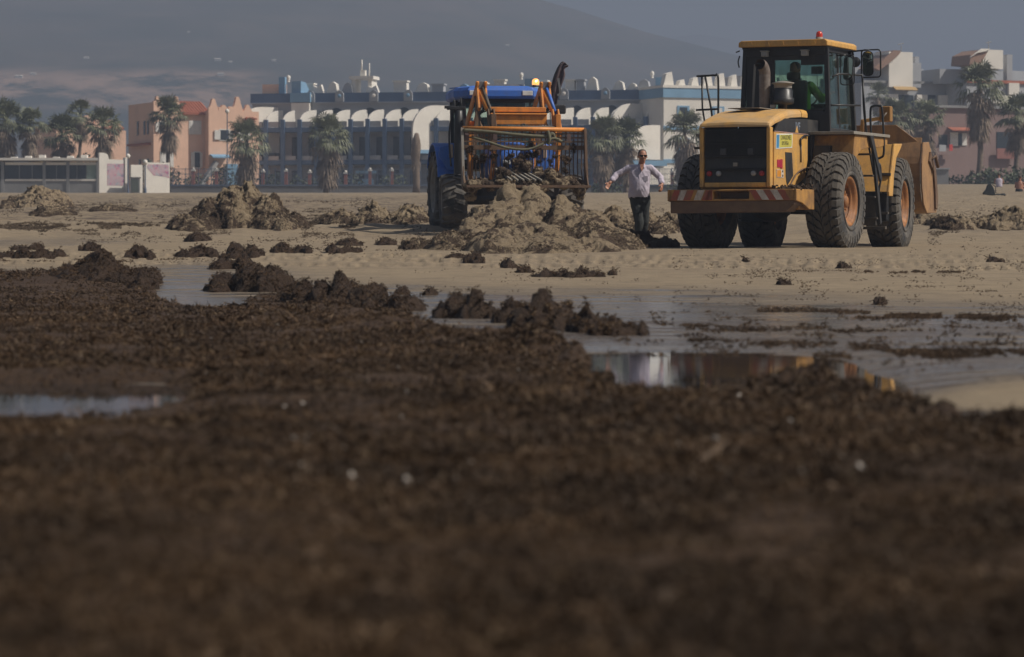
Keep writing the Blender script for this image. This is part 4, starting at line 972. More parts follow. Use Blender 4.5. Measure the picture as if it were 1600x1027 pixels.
# ------------------------------------------------------------------ wheels
def rock_tyre(R, W, rr, n=32):
    """earthmover tyre: carcass plus deep offset tread blocks (axis along x, centred)"""
    b = MB(); h = W / 2; Ro = R - .05
    prof_ = [(rr, -h * .62), (rr + .03, -h * .80), (rr + (Ro - rr) * .45, -h * 1.0), (rr + (Ro - rr) * .78, -h * .97), (Ro - .02, -h * .86), (Ro, -h * .6),
             (Ro + .012, 0), (Ro, h * .6), (Ro - .02, h * .86), (rr + (Ro - rr) * .78, h * .97), (rr + (Ro - rr) * .45, h * 1.0), (rr + .03, h * .80), (rr, h * .62)]
    b.lathe(prof_, 56, 'x')
    def P(r, x, a): return (x, r * math.cos(a), r * math.sin(a))
    st = 2 * math.pi / n
    def block(cols, a0, aw, rin, rout):
        # cols: list of (x, angle shift, top radius drop)
        vs = []; m = len(cols)
        for x, sh, dr in cols:
            vs += [P(rin, x, a0 + sh), P(rin, x, a0 + sh + aw), P(rout - dr, x * .985, a0 + sh + aw * .93), P(rout - dr, x * .985, a0 + sh + aw * .07)]
        fs = [(0, 1, 2, 3), tuple(4 * (m - 1) + k for k in (3, 2, 1, 0))]
        for i in range(m - 1):
            for k in range(4): fs.append((4 * i + k, 4 * i + 4 + k, 4 * i + 4 + (k + 1) % 4, 4 * i + (k + 1) % 4))
        b.add(vs, fs)
    for k in range(n):
        a = k * st
        for sg, off in ((1, 0), (-1, .5 * st)):
            a0 = a + off
            # shoulder block wraps over the edge and down the sidewall
            block([(sg * h * .50, st * .30, 0), (sg * h * .66, 0, .0), (sg * h * .92, .05 * st, .03)], a0, st * .80, Ro - .04, R)
            block([(sg * h * .90, .05 * st, .03), (sg * h * 1.02, .10 * st, .115)], a0, st * .70, Ro - .17, R)
            # inner lug of the S
            block([(sg * h * .015, st * 1.35, 0), (sg * h * .15, st * .75, 0), (sg * h * .30, st * .65, 0), (sg * h * .45, st * .25, 0)], a0, st * .80, Ro - .03, R + .004)
    # sidewall ribs
    for sg in (-1, 1):
        b.lathe([(rr + .05, sg * (h * .93)), (rr + .07, sg * (h * .97)), (rr + .10, sg * (h * .97)), (rr + .11, sg * h * .93)], 48, 'x')
    return b
def rim_mesh(rr, W, sg, deep=.24):
    """wheel rim dish open to the outside (sg = +1: outside towards +x)"""
    b = MB(); h = W / 2
    x = lambda v: sg * v
    b.lathe([(rr + .035, x(h * .70)), (rr + .05, x(h * .78)), (rr + .02, x(h * .84)), (rr - .01, x(h * .78)), (rr - .035, x(h * .70)), (rr - .04, x(h * .60)), (rr - .065, x(h * .58)), (rr - .085, x(h * .55)),
             (rr - .09, x(h * .78 - deep)), (rr * .62, x(h * .60 - deep)), (rr * .55, x(h * .60 - deep)), (rr * .5, x(h * .75 - deep)), (rr * .22, x(h * .80 - deep)), (0.001, x(h * .80 - deep))], 40, 'x')
    b.lathe([(rr + .035, -x(h * .70)), (rr - .02, -x(h * .60)), (rr - .05, 0), (rr - .09, x(h * .5))], 30, 'x')
    return b
_tyre_me = rock_tyre(.81, .60, .385).mesh('tyre', M_RUBBER)
_tyre_me.materials.append(M_RUBBERW); _tyre_me.materials.append(M_RUBBERD)
def sidewall_mats(me, rlo, rhi):
    for p in me.polygons:
        c = p.center; r = math.hypot(c.y, c.z)
        if r < rhi: p.material_index = 1
        elif r < .757 and abs(c.x) < .27: p.material_index = 2
sidewall_mats(_tyre_me, .385, .70)
def loader_wheel(parent, M, sg):
    w = link_mesh('wheel', _tyre_me, parent); w.matrix_local = M
    r = rim_mesh(.385, .60, sg).build('rim', M_RIM, w)
    hb = MB(); hb.lathe([(.001, sg * .205), (.085, sg * .20), (.1, sg * .17), (.1, sg * .06)], 20, 'x')
    for k in range(12):
        a = k * math.pi / 6; hb.cbox((sg * .125, .165 * math.cos(a), .165 * math.sin(a)), (.05, .035, .035), (a, 0, 0))
    hb.build('hub', M_RIM, w)
    return w

# ================================================================== WHEEL LOADER
YAW = rad(-24.0)                       # machine points away from the camera, to the right
LO = Vector((4.33, 53.4, -.035))
ldr = thing('wheel_loader', 'big yellow wheel loader with four huge tyres and raised bucket turned away', 'wheel loader', LO, YAW)
lin = ldr.matrix_basis if False else Matrix.Translation(LO) @ Matrix.Rotation(YAW, 4, 'Z')
JT = Matrix.Translation((0, 1.675, 0)) @ Matrix.Rotation(rad(5.5), 4, 'Z')      # articulated front frame
def axis_w(M, x, y): return M @ Matrix.Translation((x, y, .81))
for sg in (-1, 1):
    loader_wheel(ldr, axis_w(Matrix.Identity(4), sg * 1.12, 0) @ Matrix.Rotation(rad(7 * sg + 3), 4, 'X'), sg)
    loader_wheel(ldr, axis_w(JT, sg * 1.15, 1.675) @ Matrix.Rotation(rad(31 + 5 * sg), 4, 'X'), sg)
# axles and belly
b = MB(); b.tube([(-.9, 0, .81), (.9, 0, .81)], .17, 14); b.lathe([(.001, -.32), (.2, -.3), (.31, -.1), (.31, .1), (.2, .3), (.001, .32)], 18, 'x', (0, 0, .78))
b.M = JT; b.tube([(-.9, 1.675, .81), (.9, 1.675, .81)], .17, 14); b.lathe([(.001, -.32), (.2, -.3), (.31, -.1), (.31, .1), (.2, .3), (.001, .32)], 18, 'x', (0, 1.675, .78))
b.build('axle', M_DARKMETAL, ldr)
b = MB(); b.box(-.42, .42, -1.3, 1.5, .78, 1.25); b.box(-.3, .3, 1.2, 2.1, .62, 1.1); b.box(-.5, .5, -1.5, -.6, .62, .82)
b.M = JT; b.box(-.38, .38, .1, 2.4, .75, 1.5)
b.tube([(-.2, .2, 1.2), (-.25, .9, 1.4), (-.2, 1.4, 1.2)], .03)
b.build('chassis', M_DARKMETAL, ldr, .02)
b = MB()
for x in (-.22, .22): b.tube([(x, .7, .95), (x, 2.2, .95)], .055, 10)
for k in range(5): b.tube(spline([(-.25 + .12 * k, .9, 1.5), (-.3 + .14 * k, 1.5, 1.25 - .04 * k), (-.22 + .11 * k, 2.0, 1.35)], 5), .022, 6)
b.build('steering_cylinder', M_DARKMETAL, ldr)

# counterweight bumper, hollow slot for the plate, swept ends
b = MB()
def cw(x0, x1, z0, z1, y0=-1.95, y1=-1.62): b.box(x0, x1, y0, y1, z0, z1)
cw(-1.06, -.31, .80, .985); cw(.30, 1.06, .80, .985)
cw(-.31, .30, .955, .985); cw(-.31, .30, .80, .83); b.box(-.31, .30, -1.72, -1.62, .83, .955)
b.box(-1.03, 1.03, -1.60, -.95, .66, .97)
b.build('counterweight', M_YEL_DIRTY_SHADED, ldr, .012)
b = MB()
b.prism([(-1.06, .798), (1.06, .798), (1.06, .74), (.92, .62), (-1.06, .60)], -1.93, -1.5, 'y')
b.build('counterweight_skirt', M_RUST, ldr, .01)
b = MB()
for sg in (-1, 1):
    b.prism([(-1.95, .985), (-1.05, .985), (-1.05, .66), (-1.30, .665), (-1.62, .76), (-1.95, .80)], sg * 1.063, sg * 1.105, 'x')
b.build('counterweight_end', M_YEL_DIRTY_SHADED, ldr, .01)
for k, (xa, mt) in enumerate([(-.90, M_WHITEP), (-.78, M_RED), (-.66, M_YEL_DIRTY_SHADED), (-.595, M_WHITEP), (-.455, M_RED)]):
    if mt is M_YEL_DIRTY_SHADED: continue
    b = MB(); b.prism([(xa - .05, .812), (xa + .07, .812), (xa + .14, .975), (xa + .02, .975)], -1.956, -1.9515, 'y'); b.build('warning_stripe', mt, ldr)
for xa, mt in ((-1.00, M_RED), (.36, M_RED), (.48, M_WHITEP), (.60, M_RED), (.72, M_WHITEP), (.84, M_RED)):
    b = MB(); b.prism([(xa + .05, .812), (xa + .17, .812), (xa + .06, .975), (xa - .06, .975)] if xa > 0 else [(xa - .05, .812), (xa + .07, .812), (xa + .14, .975), (xa + .02, .975)], -1.956, -1.9515, 'y'); b.build('warning_stripe', mt, ldr)
b = MB(); b.prism([(-.46, .812), (-.325, .812), (-.325, .975), (-.38, .975)], -1.956, -1.9515, 'y'); b.build('warning_stripe', M_RED, ldr)
b = MB(); b.box(-.26, .26, -1.735, -1.722, .84, .945); b.build('plate_recess', M_RUST, ldr)

# engine enclosure: yellow corner frame, grille of slatted doors, curved bonnet
b = MB()
for sg in (-1, 1): b.box(sg * .575 - .035, sg * .575 + .035, -1.79, -1.66, 1.02, 1.99)
b.box(-.53, .53, -1.78, -1.68, 1.02, 1.10)
b.box(-.64, .64, -1.66, -1.2, 1.0, 1.06)
b.build('grille_frame', M_YEL, ldr, .015)
for k in range(4):
    z0 = 1.105 + k * .215
    b = MB(); b.prism([(-1.755, z0), (-1.73, z0 + .207), (-1.68, z0 + .207), (-1.68, z0)], -.528, .528, 'x')
    b.box(-.525, .525, -1.785, -1.75, z0 + .19, z0 + .205)
    g = b.build('grille_panel', M_BLACKM, ldr, .004)
    if k == 1 or k == 2 or k == 3:
        s_ = MB()
        for j in range(9):
            if k == 1: break
            s_.box(-.52, .52, -1.772, -1.752, z0 + .02 + j * .019, z0 + .027 + j * .019)
        if k > 1: s_.build('louvre', M_BLACKM, g)
for x, m_ in ((-.45, M_LENS_R), (-.29, M_LENS_G), (.31, M_LENS_G), (.45, M_LENS_R)):
    b = MB(); b.lathe([(.001, -1.785), (.038, -1.782), (.045, -1.765), (.045, -1.72)], 18, 'y', (x, 0, 1.245)); b.build('tail_lamp', m_, ldr)
for x in (-.2, .27):
    b = MB(); b.box(x - .05, x + .05, -1.792, -1.75, 1.54, 1.65); b.build('reversing_lamp', plain('dull_lamp_lens', (.05, .05, .055), .3), ldr, .008)
b = MB(); b.box(-.03, .04, -1.785, -1.74, 1.36, 1.42); b.build('grille_latch', M_STEEL, ldr)
# bonnet as lofted rounded sections
def bonnet_ring(y, z, w, r, th):
    pts = []
    top = z
    for sx, sweep in ((-1, 1), (1, -1)):
        pass
    prof_ = [(-w, top - r - th), (-w, top - r), (-w + r * .3, top - r * .3), (-w + r, top), (0, top + .02), (w - r, top), (w - r * .3, top - r * .3), (w, top - r), (w, top - r - th)]
    inner = [(w - .03, top - r - th), (w - .03, top - r), (w - r, top - .03), (-w + r, top - .03), (-w + .03, top - r), (-w + .03, top - r - th)]
    return [(x, y, zz) for x, zz in prof_ + inner]
rings = [bonnet_ring(-1.81, 2.02, .61, .045, .03), bonnet_ring(-1.79, 2.06, .61, .05, .03), bonnet_ring(-1.55, 2.15, .61, .06, .04), bonnet_ring(-1.2, 2.235, .61, .07, .05), bonnet_ring(-.8, 2.295, .61, .07, .055), bonnet_ring(-.25, 2.33, .61, .07, .06)]
M_BON = paint('sun_bleached_yellow_bonnet', (.60, .345, .11), .5, (.42, .31, .19), .85, 1.6)
b = MB(); b.loft(rings, True, False); b.build('bonnet', M_BON, ldr, .01)
b = MB(); b.loft([bonnet_ring(-.235, 2.335, .614, .07, .065), bonnet_ring(.06, 2.335, .614, .07, .065)], True, False); b.build('bonnet_rear_lid', M_YEL, ldr, .008)
b = MB(); b.box(-.35, .2, -1.15, -.55, 2.325, 2.335); b.M = Matrix.Translation((0, 0, 0)); b.build('bonnet_grip_strip', M_STEEL, ldr)
# left and right black vented band, yellow side doors
for sg in (-1, 1):
    b = MB(); b.prism([(-1.60, 1.93), (.02, 1.93), (.02, 2.18), (-1.1, 2.15), (-1.45, 2.06)], sg * .60, sg * .625, 'x'); b.build('vent_band', M_BLACK, ldr)
    b = MB(); b.prism([(-1.66, 1.03), (-.66, 1.03), (-.12, 1.20), (.02, 1.5), (.02, 1.915), (-1.66, 1.915)], sg * .595, sg * .63, 'x'); b.build('side_door', M_YEL, ldr, .01)
    b = MB(); b.box(sg * .632 - .004, sg * .632 + .004, -1.66, .02, 1.917, 1.928); b.build('trim_strip', plain('pale_trim', (.5, .3, .24), .5), ldr)
    b = MB(); b.prism([(-1.13, 1.60), (-.80, 1.60), (-.74, 1.22), (-1.04, 1.05), (-1.10, 1.2)], sg * .632, sg * .637, 'x'); b.build('side_vent', M_BLACKM, ldr)
    b = MB(); b.box(-.55 if sg < 0 else .45, -.45 if sg < 0 else .55, -1.5, .1, 1.1, 1.9); b.build('inner_frame', M_BLACKM, ldr)
b = MB(); b.box(-.6, .6, .05, .66, 1.3, 2.18); b.build('engine_bulkhead', M_BLACKM, ldr)
b = MB(); b.box(-.56, .56, -1.64, .1, 1.2, 1.98); b.build('radiator', M_BLACKM, ldr)
# dark latch shape, tool hose on side door
b = MB(); b.tube(spline([(.64, -.36, 1.72), (.66, -.42, 1.83), (.66, -.2, 1.90), (.66, -.02, 1.9)], 5), .016, 8); b.tube([(.648, -.38, 1.74), (.648, -.38, 1.45)], .012, 6); b.build('door_grab_rail', M_BLACK, ldr)
b = MB(); b.tube(spline([(.64, -.95, 1.03), (.66, -.6, 1.27), (.66, -.15, 1.36), (.68, .12, 1.37)], 6), .013, 6); b.build('hose', M_RUST, ldr)
# big bold digits ghosting on the dark band with a small triangle
M_GH = plain('faded_grey_lettering', (.22, .26, .32), .5)
text_mesh('model_number', 'IVF', .19, M_GH, ldr, facing((.628, -.48, 2.035), (0, 1, 0), (0, 0, 1)))
b = MB(); b.prism([(-.62, 1.935), (-.46, 1.935), (-.54, 2.05)], .629, .633, 'x'); b.build('triangle_mark', M_YEL, ldr)
# advertising sticker on the side door
stk = MB(); stk.prism([(-1.60, 1.64), (-.79, 1.68), (-.76, 1.915), (-1.57, 1.885)], .632, .636, 'x')
so = stk.build('sticker', plain('sticker_white', (.7, .7, .66), .4), ldr)
b = MB(); b.prism([(-1.43, 1.665), (-.82, 1.695), (-.79, 1.895), (-1.41, 1.872)], .6365, .638, 'x'); b.build('sticker_panel', plain('sticker_yellow', (.55, .50, .10), .4), so)
b = MB(); b.prism([(-1.575, 1.655), (-1.45, 1.66), (-1.43, 1.87), (-1.555, 1.868)], .6365, .638, 'x'); b.build('sticker_logo', plain('sticker_blue', (.06, .26, .5), .4), so)
M_INK = plain('black_ink', (.03, .03, .03), .5)
text_mesh('lettering', 'CAVACIONES', .095, M_INK, so, facing((.639, -1.11, 1.835), (0, 1, .03), (0, -.03, 1)) @ Matrix.Diagonal((.84, 1.1, 1, 1)), .001, .0)
text_mesh('lettering', 'UPO.VEGA', .078, M_INK, so, facing((.639, -1.15, 1.742), (0, 1, .03), (0, -.03, 1)) @ Matrix.Diagonal((.9, 1.1, 1, 1)), .001, .0)
# red tag and instruction plate
b = MB(); b.box(.632, .638, -1.53, -1.30, 1.345, 1.47); b.box(.632, .639, -1.36, -1.27, 1.33, 1.48); b.build('red_decal', plain('decal_red', (.4, .02, .05), .5), ldr)
b = MB(); b.box(.632, .637, -1.56, -1.22, 1.18, 1.31); pl = b.build('instruction_plate', M_WHITEP, ldr)
b = MB(); b.box(.6375, .639, -1.54, -1.34, 1.19, 1.30); b.build('plate_field', plain('decal_orange', (.6, .25, .03), .5), pl)
b = MB(); b.lathe([(.001, .641), (.02, .641), (.02, .637)], 10, 'x', (0, -1.27, 1.215)); b.lathe([(.001, .641), (.02, .641), (.02, .637)], 10, 'x', (0, -1.27, 1.285)); b.build('plate_dots', M_INK, pl)

# exhaust and air precleaner
b = MB(); b.tube(spline([(-.10, -.05, 2.2), (-.10, -.05, 2.85), (-.10, -.06, 2.98), (-.115, -.11, 3.07), (-.13, -.20, 3.10)], 5), .095, 18, caps=False)
b.tube(spline([(-.10, -.05, 2.2), (-.10, -.05, 2.85), (-.10, -.06, 2.98), (-.115, -.11, 3.07), (-.13, -.20, 3.10)], 5), .085, 18, caps=False)
b.build('exhaust_pipe', M_EXH, ldr)
b = MB(); b.lathe([(.001, 3.02), (.08, 3.0)], 12, 'z', (-.17, -.14, .1)); b.build('exhaust_flap', M_BLACK, ldr)
b = MB(); b.lathe([(.07, 2.3), (.07, 2.42), (.17, 2.43), (.185, 2.45), (.185, 2.53), (.165, 2.54), (.165, 2.66), (.15, 2.67), (.15, 2.70)], 24, 'z', (.22, -.05, 0)); b.build('air_precleaner', M_BLACK, ldr)
b = MB(); b.lathe([(.15, 2.70), (.15, 2.76), (.19, 2.775), (.185, 2.79), (.06, 2.815), (.001, 2.82)], 24, 'z', (.22, -.05, 0)); b.build('precleaner_cap', M_STEEL, ldr)
b = MB(); b.box(.03, .12, -.15, -.1, 2.37, 2.42); b.build('vent_cap', M_LAMP, ldr)

# platforms and rear fenders
b = MB()
for sg in (-1, 1):
    x0, x1 = (.62, 1.36) if sg > 0 else (-1.36, -.62)
    b.prism([(.18, 1.50), (.30, 1.92), (2.1, 1.92), (2.1, 1.80), (1.6, 1.74), (1.0, 1.72), (.6, 1.66), (.30, 1.50)], x0, x1, 'x')
b.build('platform_panel', M_YEL_DIRTY_SHADED, ldr, .012)  # panel's shade painted in through the darker yellow
b = MB()
for sg in (-1, 1):
    x0, x1 = (.60, 1.40) if sg > 0 else (-1.40, -.60)
    b.box(x0, x1, .12, 2.12, 1.925, 1.975)
b.build('platform_deck', M_STEEL, ldr, .006)
b = MB(); b.box(.62, .66, .15, .3, 1.2, 1.93); b.prism([(.1, 1.45), (.35, 1.45), (.35, 1.74), (.16, 1.74)], .7, .98, 'x'); b.build('mounting_bracket', M_BLACK, ldr)
# weed and sand spilt on the ledge beside the bonnet
b = MB(); rr_ = random.Random(3)
for k in range(90):
    c = (rr_.uniform(.66, 1.12), rr_.uniform(-1.85, -1.0), .99 + rr_.random() ** 2 * .07); s_ = rr_.uniform(.015, .05)
    b.cbox(c, (s_, s_ * 1.4, s_ * .6), (rr_.random() * 3, rr_.random() * 3, rr_.random() * 3))
tag(b.build('spilt_seaweed', M_PILE, ldr), kind='stuff')

# cab: posts, sills, panes
CX = .81
def cabx(z): return CX + .03 - .085 * (z - 1.97) / 1.45
posts = [('r', .66, -1), ('r', .66, 1), ('f', 2.12, -1), ('f', 2.12, 1)]
b = MB()
for nm, y, sg in posts:
    yy = y; y2 = y + (.03 if nm == 'r' else -.08)
    w = .075
    x0 = sg * CX; x1 = sg * cabx(3.42)
    b.bar((x0 - sg * w / 2, yy + (w / 2 if nm == 'r' else -w / 2), 1.97), (x1 - sg * w / 2, y2 + (w / 2 if nm == 'r' else -w / 2), 3.42), w, w)
b.bar((.72, 1.38, 1.97), (.68, 1.38, 3.42), .06, .05); b.bar((-.72, 1.38, 1.97), (-.68, 1.38, 3.42), .06, .05)
b.box(-.78, .78, .67, .75, 1.97, 2.33); b.box(-.70, .70, .68, .76, 3.28, 3.42); b.box(-.74, .74, 1.93, 2.0, 1.97, 2.12); b.box(-.70, .70, 1.86, 1.93, 3.33, 3.42)
for sg in (-1, 1):
    b.box(sg * .74 - .03, sg * .74 + .03, .7, 2.0, 1.97, 2.06); b.box(sg * .69 - .03, sg * .69 + .03, .72, 1.9, 3.34, 3.42)
b.build('cab_frame', M_BLACK, ldr, .008)
# solid panel left of the rear window, rounded inner frame of the rear window
b = MB(); b.box(-.70, -.24, .70, .73, 2.33, 3.28); b.build('rear_panel', M_BLACK, ldr, .006)
b = MB(); b.box(-.24, -.19, .695, .735, 2.33, 3.28); b.box(-.19, .70, .695, .735, 3.21, 3.28); b.box(.28, .70, .69, .73, 3.12, 3.21); b.box(-.19, .66, .695, .735, 2.33, 2.37)
b.build('window_surround', M_BLACKM, ldr)
b = MB(); b.prism([(-.60, 2.36), (-.56, 2.36), (-.52, 3.15), (-.56, 3.15)], .692, .70, 'y'); b.build('panel_crease', M_STEEL, ldr)
b = MB(); b.box(-.19, .70, .712, .718, 2.37, 3.21); b.build('rear_window', M_GLASS, ldr)
b = MB(); b.box(-.68, .68, 1.93, 1.936, 2.12, 3.34); b.build('windscreen', M_GLASS, ldr)
for sg in (-1, 1):
    for (ya, yb) in ((.76, 1.35), (1.42, 2.02)):
        b = MB()
        vs = [(sg * .745, ya, 2.06), (sg * .745, yb, 2.06), (sg * .70, yb, 3.34), (sg * .70, ya, 3.34)]
        vs2 = [(x - sg * .006, y, z) for x, y, z in vs]
        b.add(vs + vs2, [(0, 1, 2, 3), (7, 6, 5, 4), (0, 4, 5, 1), (1, 5, 6, 2), (2, 6, 7, 3), (3, 7, 4, 0)])
        b.build('side_window', M_GLASS, ldr)
b = MB(); b.box(-.70, .70, .75, 1.93, 1.975, 2.0); b.build('cab_floor', M_BLACK, ldr)
b = MB(); b.cbox((.15, 1.93, 3.1), (.2, .03, .13)); b.tube([(.16, 1.9, 3.1), (.17, 1.9, 2.75)], .006, 5); b.build('interior_mirror', M_BLACK, ldr, .01)
b = MB(); b.box(-.45, .45, 1.6, 1.92, 2.0, 2.5); b.tube([(.12, 1.7, 2.4), (.12, 1.52, 2.62)], .03, 8)
b.tube([(.12 + .18 * math.cos(a), 1.52 + .06 * math.sin(a), 2.62 + .16 * math.sin(a)) for a in np.linspace(0, 2 * math.pi, 20)], .014, 6, False, True); b.build('steering_column', M_BLACK, ldr, .01)
b = MB(); b.cbox((.06, 1.22, 2.28), (.5, .5, .14)); b.cbox((.06, .98, 2.58), (.46, .12, .60), (rad(-6), 0, 0)); b.cbox((.06, .955, 2.95), (.24, .09, .14)); b.box(-.05, .17, 1.1, 1.35, 2.0, 2.22); b.build('seat', M_BLACK, ldr, .04, 3)
# roof with moulded lip
b = MB(); b.prism([(-.79, 3.435), (.79, 3.435), (.79, 3.51), (.74, 3.545), (-.74, 3.545), (-.79, 3.51)], .56, 2.16, 'y'); b.build('roof', M_YEL, ldr, .012)
for x in (-.56, -.26, .0, .26, .56):
    b = MB(); b.prism([(x - .035, 3.44), (x + .035, 3.44), (x + .012, 3.515), (x - .012, 3.515)], .545, .56, 'y'); b.build('roof_rib', M_YEL, ldr)
b = MB(); b.box(-.75, .75, .64, 2.06, 3.405, 3.434); b.build('roof_liner', M_BLACK, ldr)
b = MB(); b.lathe([(.062, 3.548), (.062, 3.60), (.055, 3.60)], 18, 'z', (.52, .95, 0)); b.build('beacon_base', M_STEEL, ldr)
b = MB(); b.lathe([(.055, 3.60), (.056, 3.65), (.045, 3.685), (.02, 3.70), (.001, 3.702)], 18, 'z', (.52, .95, 0)); b.build('beacon', plain('red_beacon', (.5, .04, .02), .25), ldr)
for x in (-.33, .38):
    b = MB(); b.box(x - .055, x + .055, .56, .66, 3.27, 3.37); b.box(x - .07, x + .07, .54, .67, 3.355, 3.37); lo = b.build('work_lamp', M_LAMP, ldr, .008)
    b = MB(); b.box(x - .04, x + .04, .553, .558, 3.285, 3.345); b.build('lens', M_LENS_G, lo)
b = MB(); b.tube([(-.79, .62, 3.38), (-.86, .64, 3.36)], .012, 6); b.tube(spline([(-.80, .66, 3.3), (-.83, .66, 3.2), (-.81, .66, 3.1)], 4), .012, 6); b.build('cab_cable', M_BLACK, ldr)
# mirrors
def rloop(cx, y, cz, w, h, r, M=None):
    pts = []
    for sx, sz, a0 in ((1, 1, 0), (-1, 1, 90), (-1, -1, 180), (1, -1, 270)):
        for a in (0, 30, 60, 90): pts.append((cx + sx * (w - r) + r * math.cos(rad(a0 + a)), y, cz + sz * (h - r) + r * math.sin(rad(a0 + a))))
    return pts
b = MB(); b.tube(rloop(1.13, 1.9, 3.19, .17, .235, .05), .014, 6, False, True); b.tube([(.72, 1.9, 3.40), (1.0, 1.9, 3.42), (1.1, 1.9, 3.425)], .016, 6)
b.tube([(.8, 1.9, 3.4), (.82, 1.9, 3.28)], .018, 6); b.build('mirror_bracket', M_BLACK, ldr)
def mirror(cx, y, cz, w, h, tilt=0):
    b = MB(Matrix.Translation((cx, y, cz)) @ Matrix.Rotation(tilt, 4, 'Y'))
    P = rloop(0, 0, 0, w, h, w * .8); Q = rloop(0, .05, 0, w * .8, h * .85, w * .6)
    b.loft([[Vector(p) for p in P], [Vector((p[0], p[1] + .02, p[2])) for p in P], [Vector(p) for p in Q]], True, False)
    o = b.build('mirror', M_BLACK, ldr)
    b = MB(Matrix.Translation((cx, y, cz)) @ Matrix.Rotation(tilt, 4, 'Y'))
    P2 = rloop(0, -.004, 0, w * .88, h * .93, w * .7); b.loft([[Vector(p) for p in P2], [Vector((p[0], p[1] + .003, p[2])) for p in P2]], True, False)
    b.build('mirror_glass', MIR, o)
MIR = NT('mirror_glass_metal').set(color=(.55, .65, .6), metal=1.0, rough=.04).m
mirror(1.08, 1.88, 3.19, .095, .215, rad(-2))
b = MB(); b.lathe([(.001, .04), (.08, .03), (.09, 0), (.08, -.03), (.001, -.04)], 18, 'y', (.86, 1.88, 3.22)); b.build('round_mirror', M_BLACK, ldr)
mirror(.93, 1.25, 3.08, .085, .2, rad(4)); b = MB(); b.tube(rloop(.93, 1.22, 3.05, .12, .25, .05), .010, 6, False, True); b.tube([(.74, 1.2, 3.3), (.9, 1.22, 3.3)], .012, 6); b.build('mirror_bracket', M_BLACK, ldr)
# grab rails
b = MB()
b.tube(spline([(.80, .80, 2.92), (.90, .95, 2.97), (.99, 1.62, 2.98), (1.04, 1.70, 2.93), (1.06, 1.74, 2.3), (1.16, 1.78, 1.6), (1.22, 1.8, 1.25)], 4), .018, 7)
b.tube([(.78, .78, 2.44), (1.0, 1.70, 2.47)], .018, 7); b.tube([(1.04, 1.7, 2.95), (1.10, 1.75, 1.95)], .014, 6)
b.build('grab_rail', M_BLACK, ldr)
b = MB(); b.tube(spline([(1.22, 1.9, 1.25), (1.14, 1.9, 1.9), (1.12, 1.9, 2.38), (1.17, 1.9, 2.46), (1.28, 1.9, 2.46), (1.33, 1.9, 2.38), (1.36, 1.9, 1.70), (1.30, 1.9, 1.58), (1.20, 1.9, 1.58), (1.19, 1.9, 1.66)], 4), .020, 7)
b.tube(spline([(1.22, 1.9, 1.5), (1.29, 1.9, 1.45), (1.30, 1.9, 1.2), (1.27, 1.9, 1.0), (1.27, 1.9, .55)], 4), .018, 7); b.build('hand_rail', M_BLACK, ldr)
b = MB()
b.tube(spline([(-1.30, -.08, 2.93), (-1.1, -.08, 2.935), (-.97, -.08, 2.935), (-.915, -.08, 2.88), (-.92, -.08, 2.0)], 4), .019, 7)
b.tube([(-1.21, -.08, 2.93), (-1.20, -.08, 2.4), (-1.16, -.05, 2.1), (-1.14, -.05, 1.75)], .016, 7)
b.tube([(-1.16, -.05, 2.93), (-1.07, -.02, 2.4), (-1.02, -.0, 2.0)], .018, 7)
b.tube([(-1.31, -.08, 2.36), (-.92, -.08, 2.37)], .018, 7); b.build('hand_rail', M_BLACK, ldr)
b = MB(); b.box(-1.32, -1.12, -.15, -.05, 1.70, 1.74); b.box(-1.2, -1.16, -.13, -.07, 1.2, 1.7); b.build('step_bracket', M_DARKMETAL, ldr)
# ladder from the platform down between the wheels
b = MB()
for xx in (.98, 1.38):
    b.bar((xx, 1.15, 1.93), (xx, 1.62, .45), .04, .09)
b.prism([(.95, 1.92), (1.12, 1.92), (1.62, 1.22), (1.55, 1.16)], 1.385, 1.42, 'x')
b.build('ladder_rail', M_BLACK, ldr)
for k in range(4):
    z_ = 1.62 - k * .36; b = MB(); b.box(.99, 1.37, 1.12 + k * .115, 1.32 + k * .115, z_ - .015, z_ + .015); b.build('ladder_step', M_DARKMETAL, ldr, .005)
b = MB(); b.box(1.02, 1.34, 1.5, 1.62, .42, 1.0); b.build('mud_flap', M_DARKMETAL, ldr, .01)

# ---- front frame parts
F_ = lambda: MB(JT.copy())
b = F_()
for sg in (-1, 1):
    x0, x1 = (.66, 1.38) if sg > 0 else (-1.38, -.66)
    b.prism([(.40, 1.0), (.88, 1.83), (1.5, 1.85), (1.5, 1.80), (.92, 1.78), (.46, 1.0)], x0, x1, 'x')
    b.prism([(.40, .93), (.39, 1.0), (.87, 1.84), (1.52, 1.86), (1.3, 1.74), (1.0, 1.6), (.80, 1.3), (.70, .93)], sg * 1.385 - .02, sg * 1.385 + .02, 'x')
b.build('front_fender', M_YEL, ldr, .01)
b = F_(); b.box(.72, 1.30, .70, .95, .50, .98); b.box(-1.30, -.72, .70, .95, .50, .98); b.build('battery_box', M_BLACK, ldr, .02)
b = F_(); b.box(1.2, 1.34, .58, .68, .62, .66); b.box(.9, 1.3, .55, .69, .36, .41); b.tube([(1.0, .62, .4), (1.0, .64, 1.0)], .018, 6); b.box(1.22, 1.40, .52, .60, 1.28, 1.33); b.build('footstep', M_DARKMETAL, ldr, .006)
b = F_(); b.box(.96, 1.0, .6, .7, 1.0, 1.2)
